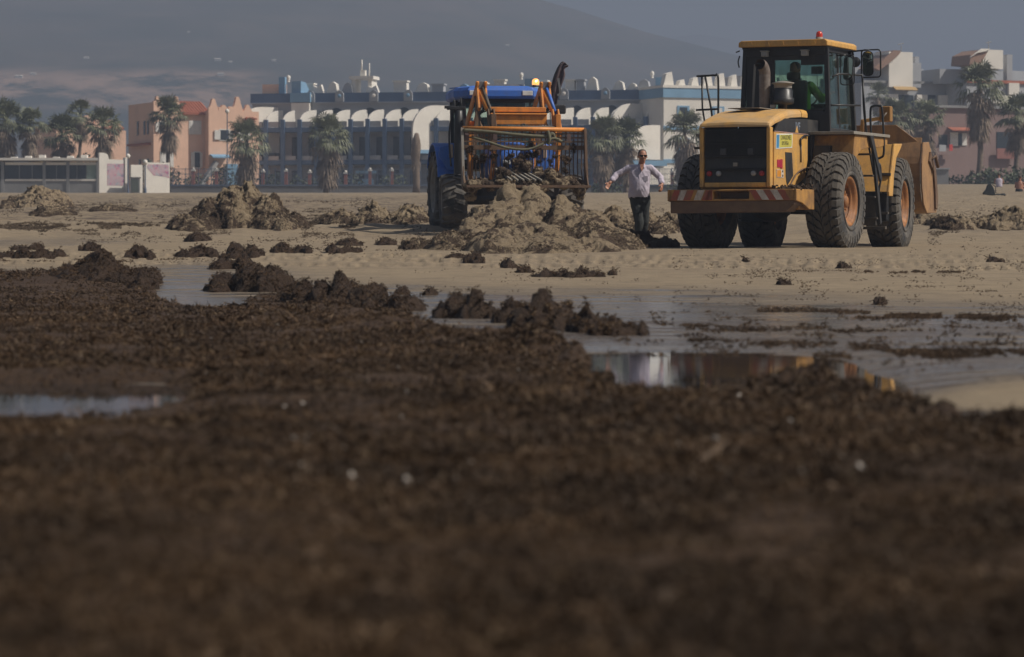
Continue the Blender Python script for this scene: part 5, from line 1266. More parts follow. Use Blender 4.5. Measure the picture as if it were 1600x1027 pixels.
# loader tower, lift arms, Z-bar, cylinders
b = F_(); b.prism([(.3, 1.3), (1.6, 1.3), (1.4, 1.9), (1.0, 2.15), (.5, 2.1), (.3, 1.8)], -.42, -.34, 'x'); b.prism([(.3, 1.3), (1.6, 1.3), (1.4, 1.9), (1.0, 2.15), (.5, 2.1), (.3, 1.8)], .34, .42, 'x'); b.build('loader_tower', M_YEL, ldr, .01)
b = F_()
for sg in (-1, 1):
    b.prism([(.55, 2.05), (.75, 2.12), (2.0, 1.75), (3.0, 1.25), (3.15, .95), (2.95, .85), (2.4, 1.15), (1.7, 1.5), (.6, 1.85)], sg * .58 - .05, sg * .58 + .05, 'x')
b.tube([(-.58, 2.2, 1.5), (.58, 2.2, 1.5)], .11, 12)
b.build('lift_arm', M_YEL, ldr, .012)
b = F_(); b.prism([(1.5, 2.2), (1.7, 2.3), (2.4, 1.5), (2.3, 1.2), (2.1, 1.2)], -.08, .08, 'x'); b.bar((0, 2.2, 1.25), (0, 3.0, 1.35), .09, .11); b.tube([(0, .6, 1.95), (0, 1.55, 2.2)], .075, 12); b.build('tilt_linkage', M_YEL_DIRTY_SHADED, ldr, .01)
b = F_(); b.tube([(.58, .6, 1.3), (.58, 2.0, 1.55)], .07, 12); b.tube([(-.58, .6, 1.3), (-.58, 2.0, 1.55)], .07, 12); b.build('lift_cylinder', M_STEEL, ldr)
# headlamp boxes on stalks
b = F_()
for sg in (-1, 1): b.cbox((sg * 1.22, 1.0, 2.36), (.20, .16, .27), (0, 0, rad(-4)))
b.build('headlamp_housing', M_YEL_DIRTY_SHADED, ldr, .02, 3)
b = F_()
for sg in (-1, 1): b.bar((sg * 1.14, 1.0, 2.29), (sg * .80, .95, 2.24), .06); b.bar((sg * .82, .95, 2.26), (sg * .78, .95, 1.8), .06)
b.build('headlamp_stalk', M_YEL, ldr, .006)
b = F_(); b.tube([(1.15, .90, 2.25), (1.25, .90, 2.38)], .012, 6); b.tube([(1.18, .95, 2.2), (1.18, .95, 2.14)], .02, 6); b.build('lamp_bolt', M_STEEL, ldr)
# bucket: curved back shell, sloped spill guard, side plates, lip
BX = 1.47
pv_ = [(3.05, 2.02), (2.88, 1.55), (2.90, 1.15), (3.05, .86), (3.35, .70), (3.75, .66), (4.25, .72)]
def shell(pts, th):
    out = [];
    for i, (y, z) in enumerate(pts):
        a = Vector(pts[max(i - 1, 0)]); c = Vector(pts[min(i + 1, len(pts) - 1)]); t_ = (c - a).normalized(); n_ = Vector((-t_.y, t_.x))
        out.append((y + n_.x * th, z + n_.y * th))
    return list(pts) + out[::-1]
sp_ = [tuple(p) for p in [(q.x, q.y) for q in spline([(a, b_, 0) for a, b_ in pv_], 4)]]
b = F_(); b.prism(shell(sp_, .03), -BX + .03, BX - .03, 'x'); b.build('bucket', M_BUCKET, ldr)
b = F_(); b.prism([(-BX + .03, 1.90), (BX - .03, 1.90), (.98, 2.25), (-.98, 2.25)], 3.02, 3.05, 'y'); b.build('spill_guard', M_BUCKET, ldr, .005)
for sg in (-1, 1):
    b = F_(); b.prism([(3.0, 1.93), (2.86, 1.55), (2.88, 1.12), (3.03, .83), (3.33, .67), (4.2, .68), (4.25, .80), (3.95, 1.55), (3.5, 1.95)], sg * BX - .015, sg * BX + .015, 'x'); b.build('bucket_side', M_BUCKET, ldr, .006)
    b = F_(); b.prism([(3.4, 1.6), (3.5, 1.78), (3.98, 1.48), (4.18, .95), (4.12, .74), (3.98, .76), (3.92, 1.1), (3.8, 1.42)], sg * (BX + .035) - .018, sg * (BX + .035) + .018, 'x'); b.build('wear_plate', M_RUST, ldr, .008)
b = F_()
for k in range(7): b.prism([(3.9, .70), (4.5, .73), (4.5, .75), (3.9, .78)], -1.4 + k * .466 - .05, -1.4 + k * .466 + .05, 'x')
b.build('bucket_tooth', M_STEEL, ldr, .004)
b = F_(); b.tube([(1.49, 3.55, 1.62), (1.58, 3.62, 1.7), (1.6, 3.75, 1.5)], .03, 6); b.build('bucket_hook', M_RUST, ldr)
# ================================================================== FIGURES
def capsule(b, p0, r0, p1, r1, n=14, sq=1.0, side=None):
    """tapered capsule; sq flattens it along the side vector"""
    p0, p1 = Vector(p0), Vector(p1); t = (p1 - p0).normalized()
    up = Vector(side) if side is not None else (Vector((0, 1, 0)) if abs(t.y) < .9 else Vector((1, 0, 0)))
    a = t.cross(up).normalized(); c = a.cross(t).normalized(); rings = []
    for q in (-80, -55, -30, 0): rings.append((p0 + t * r0 * math.sin(rad(q)), r0 * math.cos(rad(q))))
    for q in (0, 30, 55, 80): rings.append((p1 + t * r1 * math.sin(rad(q)), r1 * math.cos(rad(q))))
    b.loft([[p + (a * math.cos(2 * math.pi * k / n) + c * sq * math.sin(2 * math.pi * k / n)) * r for k in range(n)] for p, r in rings])
def ellipsoid(b, c, r, n=16, m=10):
    c = Vector(c); rings = []
    for i in range(1, m):
        a = math.pi * i / m
        rings.append([c + Vector((r[0] * math.sin(a) * math.cos(2 * math.pi * k / n), r[1] * math.sin(a) * math.sin(2 * math.pi * k / n), r[2] * math.cos(a))) for k in range(n)])
    b.loft(rings)
def chain(b, pts, rs, **k):
    for i in range(len(pts) - 1): capsule(b, pts[i], rs[i], pts[i + 1], rs[i + 1], **k)
def oval_loft(b, secs, n=24):
    """secs: (centre, rx, ry) horizontal oval sections"""
    b.loft([[Vector(c) + Vector((rx * math.cos(2 * math.pi * k / n), ry * math.sin(2 * math.pi * k / n), 0)) for k in range(n)] for c, rx, ry in secs])
def fuse(b, name, m, parent, voxel=.01, smooth=2, folds=0.0, fs=14, seed=1, clip=None):
    """overlapping forms melted into one continuous skin; folds displaces it like cloth"""
    me = b.mesh(name, m); o = bpy.data.objects.new(name, me); COL.objects.link(o)
    r = o.modifiers.new('r', 'REMESH'); r.mode = 'VOXEL'; r.voxel_size = voxel
    if smooth:
        sm = o.modifiers.new('s', 'SMOOTH'); sm.iterations = smooth; sm.factor = .6
    dg = bpy.context.evaluated_depsgraph_get(); me2 = bpy.data.meshes.new_from_object(o.evaluated_get(dg))
    bpy.data.objects.remove(o)
    n = len(me2.vertices); co = np.empty(n * 3, np.float32); me2.vertices.foreach_get('co', co); co = co.reshape(-1, 3)
    if folds:
        no = np.empty(n * 3, np.float32); me2.vertex_normals.foreach_get('vector', no); no = no.reshape(-1, 3)
        d = ridged(co[:, 0] * fs + co[:, 2] * fs * .5, co[:, 1] * fs, co[:, 2] * fs * .55 - co[:, 0] * fs * .7, oct=3, seed=seed) * folds
        co = co + no * d[:, None]; me2.vertices.foreach_set('co', co.astype(np.float32).ravel())
    me2.polygons.foreach_set('use_smooth', [True] * len(me2.polygons)); me2.name = name
    me2.materials.clear(); me2.materials.append(m); me2.update()
    return link_mesh(name, me2, parent)
def hand(b, wrist, d, palm_n, sg, size=1.0, curl=.5):
    """palm and five bent fingers rooted in the palm; d = hand direction, palm_n = palm facing, sg = thumb side"""
    w = Vector(wrist); d = Vector(d).normalized(); n = Vector(palm_n).normalized(); s = d.cross(n).normalized() * sg
    n = s.cross(d).normalized() * sg if (s.cross(d)).dot(n) * sg > 0 else -s.cross(d).normalized() * sg
    n = Vector(palm_n) - d * Vector(palm_n).dot(d); n.normalize()
    for k, off in enumerate((-.028, -.010, .010, .028)):
        capsule(b, w + s * off * .6, .016, w + d * .085 * size + s * off, .0135, 8)
    for k, (off, L) in enumerate(((-.031, .062), (-.0105, .078), (.0105, .084), (.031, .073))):
        p = w + d * .088 * size + s * off; a = curl * .5; dd = d
        for j, f in enumerate((.45, .32, .23)):
            dd = (d * math.cos(a) + n * math.sin(a)); q = p + dd * L * f * size
            capsule(b, p, .0092 - j * .0008, q, .0086 - j * .001, 8); p = q; a += curl
    p = w + d * .03 * size + s * .030
    q = p + (d * .6 + s * .7 + n * .35).normalized() * .045; capsule(b, p, .0135, q, .0105, 8); capsule(b, q, .0105, q + (d * .9 + s * .25 + n * .4).normalized() * .032, .0085, 8)
def head(b, c, r=1.0, yaw=0.0):
    """skull, jaw, nose, brow, lips, chin and ears, facing -y before yaw"""
    M0 = b.M.copy(); b.M = M0 @ Matrix.Translation(c) @ Matrix.Rotation(yaw, 4, 'Z') @ Matrix.Scale(r, 4)
    ellipsoid(b, (0, .012, .035), (.076, .098, .088)); ellipsoid(b, (0, -.018, -.03), (.062, .074, .078)); ellipsoid(b, (0, -.045, -.082), (.036, .036, .030))
    capsule(b, (0, -.088, .012), .010, (0, -.108, -.022), .014, 10); ellipsoid(b, (-.013, -.098, -.026), (.010, .010, .009)); ellipsoid(b, (.013, -.098, -.026), (.010, .010, .009))
    capsule(b, (-.035, -.078, .026), .011, (.035, -.078, .026), .011, 10)
    capsule(b, (-.017, -.088, -.054), .0065, (.017, -.088, -.054), .0065, 8); capsule(b, (-.015, -.086, -.064), .007, (.015, -.086, -.064), .007, 8)
    for s in (-1, 1):
        ellipsoid(b, (s * .044, -.062, -.02), (.022, .02, .02)); ellipsoid(b, (s * .079, .012, -.005), (.010, .020, .030))
    b.M = M0
M_SHIRT = None
def cloth(name, c, dark, stripe=False):
    t = NT(name); v = t.coord('Object'); a = t.noise(v, 9, 5, .6)
    col = t.mix(t.ramp(a, [(.35, 0.0), (.7, 1.0)]), c, dark)
    if stripe:
        w = t.n('TexWave'); w.inputs['Scale'].default_value = 22; w.inputs['Distortion'].default_value = .6; t.l(v, w.inputs[0])
        col = t.mix(t.math('MULTIPLY', t.ramp(w.outputs['Fac'], [(.4, 0.0), (.7, 1.0)]), .12), col, tuple(x * .55 for x in dark))
    t.set(color=col, rough=.85, spec=.2); return t.m
M_SHIRT = cloth('lilac_grey_shirt', (.52, .47, .54), (.47, .42, .49), True)
M_TROU = cloth('dark_grey_trousers', (.055, .060, .060), (.035, .038, .038))
M_SKINM = plain('tanned_skin', (.40, .185, .115), .5, vary=.12, scale=20)
M_HAIR = plain('grey_stubble_hair', (.10, .082, .07), .9, scale=60); M_SHADES = plain('black_sunglasses', (.008, .008, .008), .12)

MX, MY = (997 - 800) / FPX * 57.6, 57.6
MZ = gz(MX, MY)
man = thing('person', 'man in a lilac grey shirt and dark trousers walking with arms out, wearing sunglasses', 'person', (MX, MY, MZ - .01))
b = MB(); HC = Vector((.078, -.03, 1.625))
head(b, HC, 1.03, rad(8))
capsule(b, (.062, .0, 1.43), .060, (.072, -.015, 1.55), .056)
oval_loft(b, [((.03, 0, .88), .15, .11), ((.03, -.01, 1.05), .155, .125), ((.03, -.01, 1.22), .17, .12), ((.03, 0, 1.36), .18, .10), ((.045, 0, 1.44), .10, .07)])
SL, EL, WL = Vector((-.165, .0, 1.405)), Vector((-.385, .0, 1.29)), Vector((-.515, -.14, 1.145))
SR, ER, WR = Vector((.225, .0, 1.405)), Vector((.405, .05, 1.245)), Vector((.425, -.15, 1.115))
chain(b, [SL, EL, WL], [.052, .042, .028]); chain(b, [SR, ER, WR], [.052, .042, .028])
hand(b, WL, (-.45, -.35, -.75), (.3, -.6, .2), 1, 1.0, .55); hand(b, WR, (-.15, -.5, -.8), (-.6, .2, -.2), -1, 1.0, .45)
HIL, KL, AL = Vector((-.055, 0, .88)), Vector((.015, -.06, .47)), Vector((.01, -.02, .09))
HIR, KR, AR = Vector((.115, 0, .88)), Vector((.115, .02, .46)), Vector((.085, .16, .12))
chain(b, [HIL, KL, AL], [.085, .055, .04]); chain(b, [HIR, KR, AR], [.085, .055, .04])
fuse(b, 'body', M_SKINM, man, .0075, 2)
# shirt: torso, open collar, rolled sleeves with cuffs
b = MB()
oval_loft(b, [((.015, 0, .875), .185, .145), ((.015, -.01, .93), .188, .155), ((.02, -.02, 1.03), .182, .165), ((.022, -.015, 1.14), .182, .158), ((.026, -.005, 1.26), .192, .142), ((.03, 0, 1.36), .205, .122), ((.035, .0, 1.425), .165, .095), ((.05, .005, 1.462), .085, .072)])
capsule(b, SL + Vector((.02, 0, -.005)), .074, SR + Vector((-.02, 0, -.005)), .074)
chain(b, [SL, SL.lerp(EL, .5), EL, EL.lerp(WL, .62)], [.070, .058, .053, .045]); chain(b, [SR, SR.lerp(ER, .5), ER, ER.lerp(WR, .70)], [.070, .058, .053, .045])
capsule(b, EL.lerp(WL, .55), .050, EL.lerp(WL, .66), .050); capsule(b, ER.lerp(WR, .6), .050, ER.lerp(WR, .74), .050)
sh = fuse(b, 'shirt', M_SHIRT, man, .009, 1, .0115, 10, 4)
b = MB(); b.tube([(.055, -.165, 1.12), (.053, -.158, 1.2), (.056, -.125, 1.36)], .006, 6); b.tube([(.05, -.172, .92), (.053, -.18, 1.03), (.055, -.166, 1.12)], .006, 6); b.build('placket', M_SHIRT, sh)
for s_ in (-1, 1):
    b = MB(); c0 = Vector((.062 + s_ * .055, -.045, 1.485)); b.add([c0 + Vector((0, .05, .015)), c0 + Vector((s_ * .012, .04, -.03)), c0 + Vector((-s_ * .01, -.075, -.075)), c0 + Vector((-s_ * .035, -.06, -.035)), c0 + Vector((-s_ * .012, -.02, .012))], [(0, 1, 2, 3, 4)])
    co = b.build('collar', M_SHIRT, sh); md = co.modifiers.new('t', 'SOLIDIFY'); md.thickness = .006
b = MB(); b.add([(.03, -.108, 1.475), (.10, -.108, 1.475), (.092, -.12, 1.42), (.062, -.150, 1.345), (.036, -.122, 1.42)], [(0, 1, 2, 3, 4)]); vn = b.build('open_neck', M_SKINM, sh); md = vn.modifiers.new('t', 'SOLIDIFY'); md.thickness = .02
b = MB(); b.box(.09, .17, -.158, -.150, 1.17, 1.27); b.M = Matrix.Identity(4); b.build('pocket', M_SHIRT, sh, .003)
# trousers
b = MB(); oval_loft(b, [((.03, .005, .80), .165, .125), ((.02, 0, .90), .165, .125), ((.015, -.005, .965), .168, .135)])
chain(b, [HIL, KL, AL + Vector((0, 0, .02))], [.108, .078, .062]); chain(b, [HIR, KR, AR + Vector((0, 0, .02))], [.108, .078, .062])
fuse(b, 'trousers', M_TROU, man, .010, 2, .008, 9, 9)
b = MB(); b.loft([[Vector((.02 + .186 * math.cos(a), -.005 + .152 * math.sin(a), z)) for a in np.linspace(0, 2 * math.pi, 28, endpoint=False)] for z in (.868, .895)]); b.build('belt', M_SHADES, man)
for A_, yw in ((AL, 0), (AR, .1)):
    b = MB(Matrix.Translation(A_) @ Matrix.Rotation(yw, 4, 'Z')); capsule(b, (0, .03, -.055), .045, (0, -.12, -.065), .04, 12); fuse(b, 'shoe', plain('black_shoe', (.02, .018, .016), .5), man, .01, 1)
b = MB(Matrix.Translation(HC) @ Matrix.Rotation(rad(8), 4, 'Z') @ Matrix.Scale(1.03, 4)); ellipsoid(b, (0, .022, .045), (.080, .095, .086)); me_ = fuse(b, 'hair', M_HAIR, man, .008, 1, .003, 60, 3)
b = MB(Matrix.Translation(HC) @ Matrix.Rotation(rad(8), 4, 'Z') @ Matrix.Scale(1.03, 4))
for s_ in (-1, 1):
    b.prism([(s_ * .008, .022), (s_ * .06, .024), (s_ * .062, .004), (s_ * .05, -.014), (s_ * .02, -.016), (s_ * .01, .0)][::s_], -.103, -.093, 'y'); b.bar((s_ * .06, -.095, .018), (s_ * .079, .0, .012), .006)
b.bar((-.012, -.10, .018), (.012, -.10, .018), .006); b.build('sunglasses', M_SHADES, man)
b = MB(); c0 = EL.lerp(WL, .80); b.tube([c0 + Vector((.03 * math.cos(a), .0, .03 * math.sin(a))) for a in np.linspace(0, 6.28, 12, endpoint=False)], .008, 6, False, True); b.build('wristwatch', M_SHADES, man)

# operator in the loader cab
op = thing('person', 'seated driver in a hi-vis green jacket inside the loader cab, reaching to the wheel', 'person', LO + Vector((0, 0, 2.28)), YAW)
b = MB(); hc = Vector((-.02, 1.28, .80)); b.M = Matrix.Translation((0, 0, 0))
head(b, hc, 1.1, math.pi); capsule(b, (0, 1.28, .55), .06, (-.02, 1.28, .68), .055)
oval_loft(b, [((.05, 1.25, .05), .17, .13), ((.05, 1.25, .3), .18, .13), ((.05, 1.26, .52), .19, .11), ((.03, 1.27, .6), .09, .07)])
sR, eR, wR = Vector((.25, 1.28, .52)), Vector((.42, 1.38, .30)), Vector((.50, 1.62, .40))
sL, eL, wL = Vector((-.15, 1.28, .52)), Vector((-.30, 1.36, .28)), Vector((-.12, 1.6, .32))
chain(b, [sR, eR, wR], [.05, .042, .03]); chain(b, [sL, eL, wL], [.05, .042, .03])
hand(b, wR, (.3, .6, .3), (0, .3, -1), -1, 1.05, .6); hand(b, wL, (.3, .8, 0), (0, .2, -1), 1, 1, .8)
chain(b, [(.14, 1.25, .06), (.16, 1.66, .12), (.16, 1.72, -.22)], [.085, .06, .045]); chain(b, [(-.04, 1.25, .06), (-.06, 1.66, .12), (-.06, 1.72, -.22)], [.085, .06, .045])
fuse(b, 'body', M_SKINM, op, .012, 2)
b = MB(); oval_loft(b, [((.05, 1.25, .02), .20, .16), ((.05, 1.25, .3), .21, .16), ((.05, 1.26, .5), .21, .135), ((.04, 1.27, .6), .11, .09)])
chain(b, [sR, eR, eR.lerp(wR, .35)], [.075, .068, .055]); chain(b, [sL, eL, eL.lerp(wL, .35)], [.075, .068, .055]); fuse(b, 'jacket', M_HIVIS, op, .012, 1, .008, 9, 2)
b = MB(); ellipsoid(b, hc + Vector((0, 0, .045)), (.095, .115, .095)); fuse(b, 'cap', M_BLACK, op, .012, 1)
b = MB(); chain(b, [(.14, 1.25, .06), (.16, 1.66, .12), (.16, 1.72, -.2)], [.10, .075, .06]); chain(b, [(-.04, 1.25, .06), (-.06, 1.66, .12), (-.06, 1.72, -.2)], [.10, .075, .06]); fuse(b, 'trousers', M_TROU, op, .014, 1)
# ================================================================== BLUE TRACTOR
M_BLUE = paint('tractor_blue_paint', (.042, .155, .56), .38, (.12, .12, .14), .3, 3.0)
M_ORA = paint('orange_loader_paint', (.74, .27, .045), .45, (.25, .12, .05), .5, 4.0, bump=.1)
M_OLIVE = cloth('olive_strap', (.16, .15, .10), (.10, .095, .065))
TR = Vector((-.45, 68.3, .40)); TZ = rad(189)
tr = thing('tractor', 'blue tractor with orange front loader and raised grid bucket behind the tall sand heap', 'tractor', TR, TZ)
def bar_tyre(R, W, rr, n=18, m=None):
    b = MB(); h = W / 2; Ro = R - .05
    b.lathe([(rr, -h * .7), (rr + .05, -h * .95), ((rr + Ro) / 2, -h), (Ro - .05, -h * .93), (Ro, -h * .75), (Ro + .01, 0), (Ro, h * .75), (Ro - .05, h * .93), ((rr + Ro) / 2, h), (rr + .05, h * .95), (rr, h * .7)], 44, 'x')
    st = 2 * math.pi / n
    for k in range(n):
        for sg in (1, -1):
            a0 = k * st + (.5 * st if sg < 0 else 0); vs = []
            for x, sh, dr in ((sg * -.02, .55 * st, .0), (sg * h * .55, .25 * st, 0), (sg * h * .98, 0, .03), (sg * h * 1.0, -.02 * st, .1)):
                for rr2, aa in ((Ro - .04 - dr, 0), (Ro - .04 - dr, .34 * st), (R - dr, .30 * st), (R - dr, .04 * st)):
                    a = a0 + sh + aa; vs.append((x, rr2 * math.cos(a), rr2 * math.sin(a)))
            fs = [(0, 1, 2, 3), (15, 14, 13, 12)] + [(4 * i + j, 4 * i + 4 + j, 4 * i + 4 + (j + 1) % 4, 4 * i + (j + 1) % 4) for i in range(3) for j in range(4)]
            b.add(vs, fs)
    return b
def tractor_wheel(x, y, R, W, rr, sg, steer=0):
    w = bar_tyre(R, W, rr).build('wheel', M_RUBBERW, tr); w.matrix_local = Matrix.Translation((x, y, R)) @ Matrix.Rotation(steer, 4, 'Z') @ Matrix.Rotation(.3 * sg, 4, 'X')
    rim_mesh(rr, W, sg, .2).build('rim', M_STEEL, w)
for sg in (-1, 1):
    tractor_wheel(sg * 1.02, 0, .84, .52, .48, sg); tractor_wheel(sg * 1.20, 2.75, .56, .52, .30, sg, rad(-3))
    # rear fender
    b = MB(); pts = [(math.cos(a) * .98, .84 + math.sin(a) * 1.0) for a in np.linspace(rad(15), rad(150), 12)]
    b.prism(shell([(y, z) for y, z in pts], .04), sg * .76, sg * 1.27, 'x'); fd = b.build('rear_fender', M_BLUE, tr, .01)
    b = MB(); b.prism([(.45, 1.05), (.98, 1.1), (.93, 1.45), (.70, 1.74), (.45, 1.8)], sg * .78, sg * .82, 'x'); b.prism([(sg * .80, 1.82), (sg * 1.22, 1.72), (sg * 1.26, 1.55), (sg * 1.06, 1.25), (sg * .80, 1.25)], .93, .97, 'y'); b.build('fender_panel', M_BLUE, tr)
    b = MB(); b.box(sg * 1.0 - .04, sg * 1.0 + .04, .97, 1.02, 1.50, 1.78); b.build('fender_lamp', plain('amber_white_lens', (.45, .35, .28), .3), tr, .012)
b = MB(); b.tube([(-1.1, 0, .84), (1.1, 0, .84)], .14, 12); b.tube([(-1.15, 2.75, .58), (1.15, 2.75, .58)], .09, 12); b.box(-.3, .3, -.4, 3.0, .55, 1.1); b.build('chassis', M_DARKMETAL, tr)
# hood
def hood_ring(y, z, w):
    return [(-w, y, 1.0), (-w, y, z - .12), (-w * .75, y, z - .02), (0, y, z), (w * .75, y, z - .02), (w, y, z - .12), (w, y, 1.0)]
b = MB(); b.loft([hood_ring(1.35, 1.86, .42), hood_ring(2.2, 1.80, .42), hood_ring(3.0, 1.72, .40), hood_ring(3.45, 1.60, .36), hood_ring(3.58, 1.42, .30)]); b.build('hood', M_BLUE, tr)
for sg in (-1, 1):
    b = MB(); b.cbox((sg * .22, 3.585, 1.34), (.16, .03, .09)); b.build('headlamp', plain('headlamp_glass', (.6, .62, .65), .1), tr, .01)
b = MB(); b.box(-.28, .28, 3.5, 3.57, .85, 1.25); b.build('front_grille', M_BLACKM, tr, .01)
# cab
b = MB()
for sg in (-1, 1):
    b.bar((sg * .70, 1.35, 1.5), (sg * .76, 1.15, 2.74), .07); b.bar((sg * .76, -.45, 1.4), (sg * .78, -.5, 2.74), .07); b.bar((sg * .78, .45, 1.4), (sg * .79, .35, 2.74), .05)
b.box(-.78, .78, 1.1, 1.2, 2.66, 2.74); b.box(-.78, .78, -.5, -.42, 2.62, 2.74); b.box(-.78, .78, -.5, 1.3, 1.25, 1.45)
b.build('cab_frame', M_BLACK, tr, .008)
b = MB(); b.add([(-.68, 1.33, 1.5), (.68, 1.33, 1.5), (.74, 1.14, 2.68), (-.74, 1.14, 2.68), (-.68, 1.325, 1.5), (.68, 1.325, 1.5), (.74, 1.135, 2.68), (-.74, 1.135, 2.68)], [(0, 1, 2, 3), (7, 6, 5, 4), (0, 4, 5, 1), (2, 6, 7, 3), (1, 5, 6, 2), (3, 7, 4, 0)]); b.build('windscreen', M_GLASS, tr)
for sg in (-1, 1):
    b = MB(); b.box(sg * .755 - .003, sg * .755 + .003, -.4, 1.15, 1.47, 2.62); b.build('side_window', M_GLASS, tr)
b = MB(); b.cbox((0, .1, 1.75), (.5, .5, .15)); b.cbox((0, -.2, 2.1), (.48, .12, .6)); b.build('seat', M_BLACK, tr, .03)
rf = MB(); rf.loft([[(x * s1, y0 + (y - y0) * s2, z) for x, y in ((-.90, -.55), (-.93, .9), (-.70, 1.42), (.70, 1.42), (.93, .9), (.90, -.55))] for s1, s2, z, y0 in ((.96, .97, 2.73, .4), (1.0, 1.0, 2.78, .4), (1.0, 1.0, 2.90, .4), (.95, .96, 2.965, .4), (.82, .86, 3.0, .4))], True, False)
rf.build('roof', M_BLUE, tr, .015)
b = MB(); b.loft([[(x * s, .35 + y * s, z) for x, y in ((-.42, -.6), (-.42, .7), (.42, .7), (.42, -.6))] for s, z in ((1.1, 2.99), (1.0, 3.04), (.8, 3.055))], True, False); b.build('roof_hatch', plain('roof_hatch_grey', (.10, .10, .11), .5), tr, .01)
for sg in (-1, 1):
    b = MB(); b.cbox((sg * .56, 1.425, 2.845), (.22, .02, .10)); b.build('roof_lamp', plain('roof_lamp_glass', (.62, .62, .6), .12), tr, .01)
    b = MB()
    for k in range(3): b.bar((sg * (.93 - .0), .3 + k * .01, 2.99), (sg * .5, .95 - k * .25, 3.0), .02)
    b.build('roof_groove', M_BLUE, tr)
b = MB(); b.lathe([(.07, 3.0), (.07, 3.04), (.05, 3.04)], 14, 'z', (-.80, 1.0, 0)); b.build('beacon_base', M_BLACK, tr)
em = NT('lit_amber_beacon'); em.set(color=(.8, .25, .04), rough=.2); em.b.inputs['Emission Color'].default_value = (1, .42, .12, 1); em.b.inputs['Emission Strength'].default_value = 1.6
b = MB(); b.lathe([(.072, 3.04), (.078, 3.09), (.07, 3.14), (.04, 3.17), (.001, 3.175)], 16, 'z', (-.80, 1.0, 0)); b.build('beacon', em.m, tr)
em2 = NT('beacon_bulb'); em2.b.inputs['Emission Color'].default_value = (1, .75, .4, 1); em2.b.inputs['Emission Strength'].default_value = 9
b = MB(); ellipsoid(b, (-.80, 1.065, 3.115), (.022, .018, .022), 10, 8); b.build('bulb', em2.m, tr)
# exhaust stack and intake by the left post (machine's right)
b = MB(); b.lathe([(.10, .55), (.105, 1.0), (.105, 1.9), (.095, 2.15), (.085, 2.45), (.05, 2.47)], 18, 'z', (.92, 1.62, 0)); b.build('exhaust_stack', M_BLACK, tr)
b = MB(); b.cbox((.98, 1.62, 2.51), (.38, .09, .07)); b.tube([(1.02, 1.62, 2.4), (1.02, 1.62, 2.68)], .03, 8); b.tube([(.86, 1.62, 2.5), (.88, 1.6, 2.73)], .02, 6); b.box(1.0, 1.22, 1.58, 1.66, 2.5, 2.56); b.build('mirror_bracket', M_BLACK, tr, .01)
b = MB(); b.tube(spline([(1.04, 1.6, 2.5), (1.12, 1.6, 2.0), (1.10, 1.6, 1.5), (1.08, 1.6, 1.3)], 5), .02, 7); b.build('grab_rail', M_BLACK, tr)
b = MB(); b.tube([(-.76, 1.2, 2.52), (-1.12, 1.25, 2.52)], .03, 8); b.build('mirror_arm', M_BLACK, tr)
b = MB(); b.cbox((-1.26, 1.27, 2.52), (.28, .09, .20)); b.build('mirror', M_BLACK, tr, .035, 3)
b = MB(); b.cbox((-.82, 1.4, 2.22), (.10, .06, .36)); b.build('mirror', M_BLACK, tr, .02)
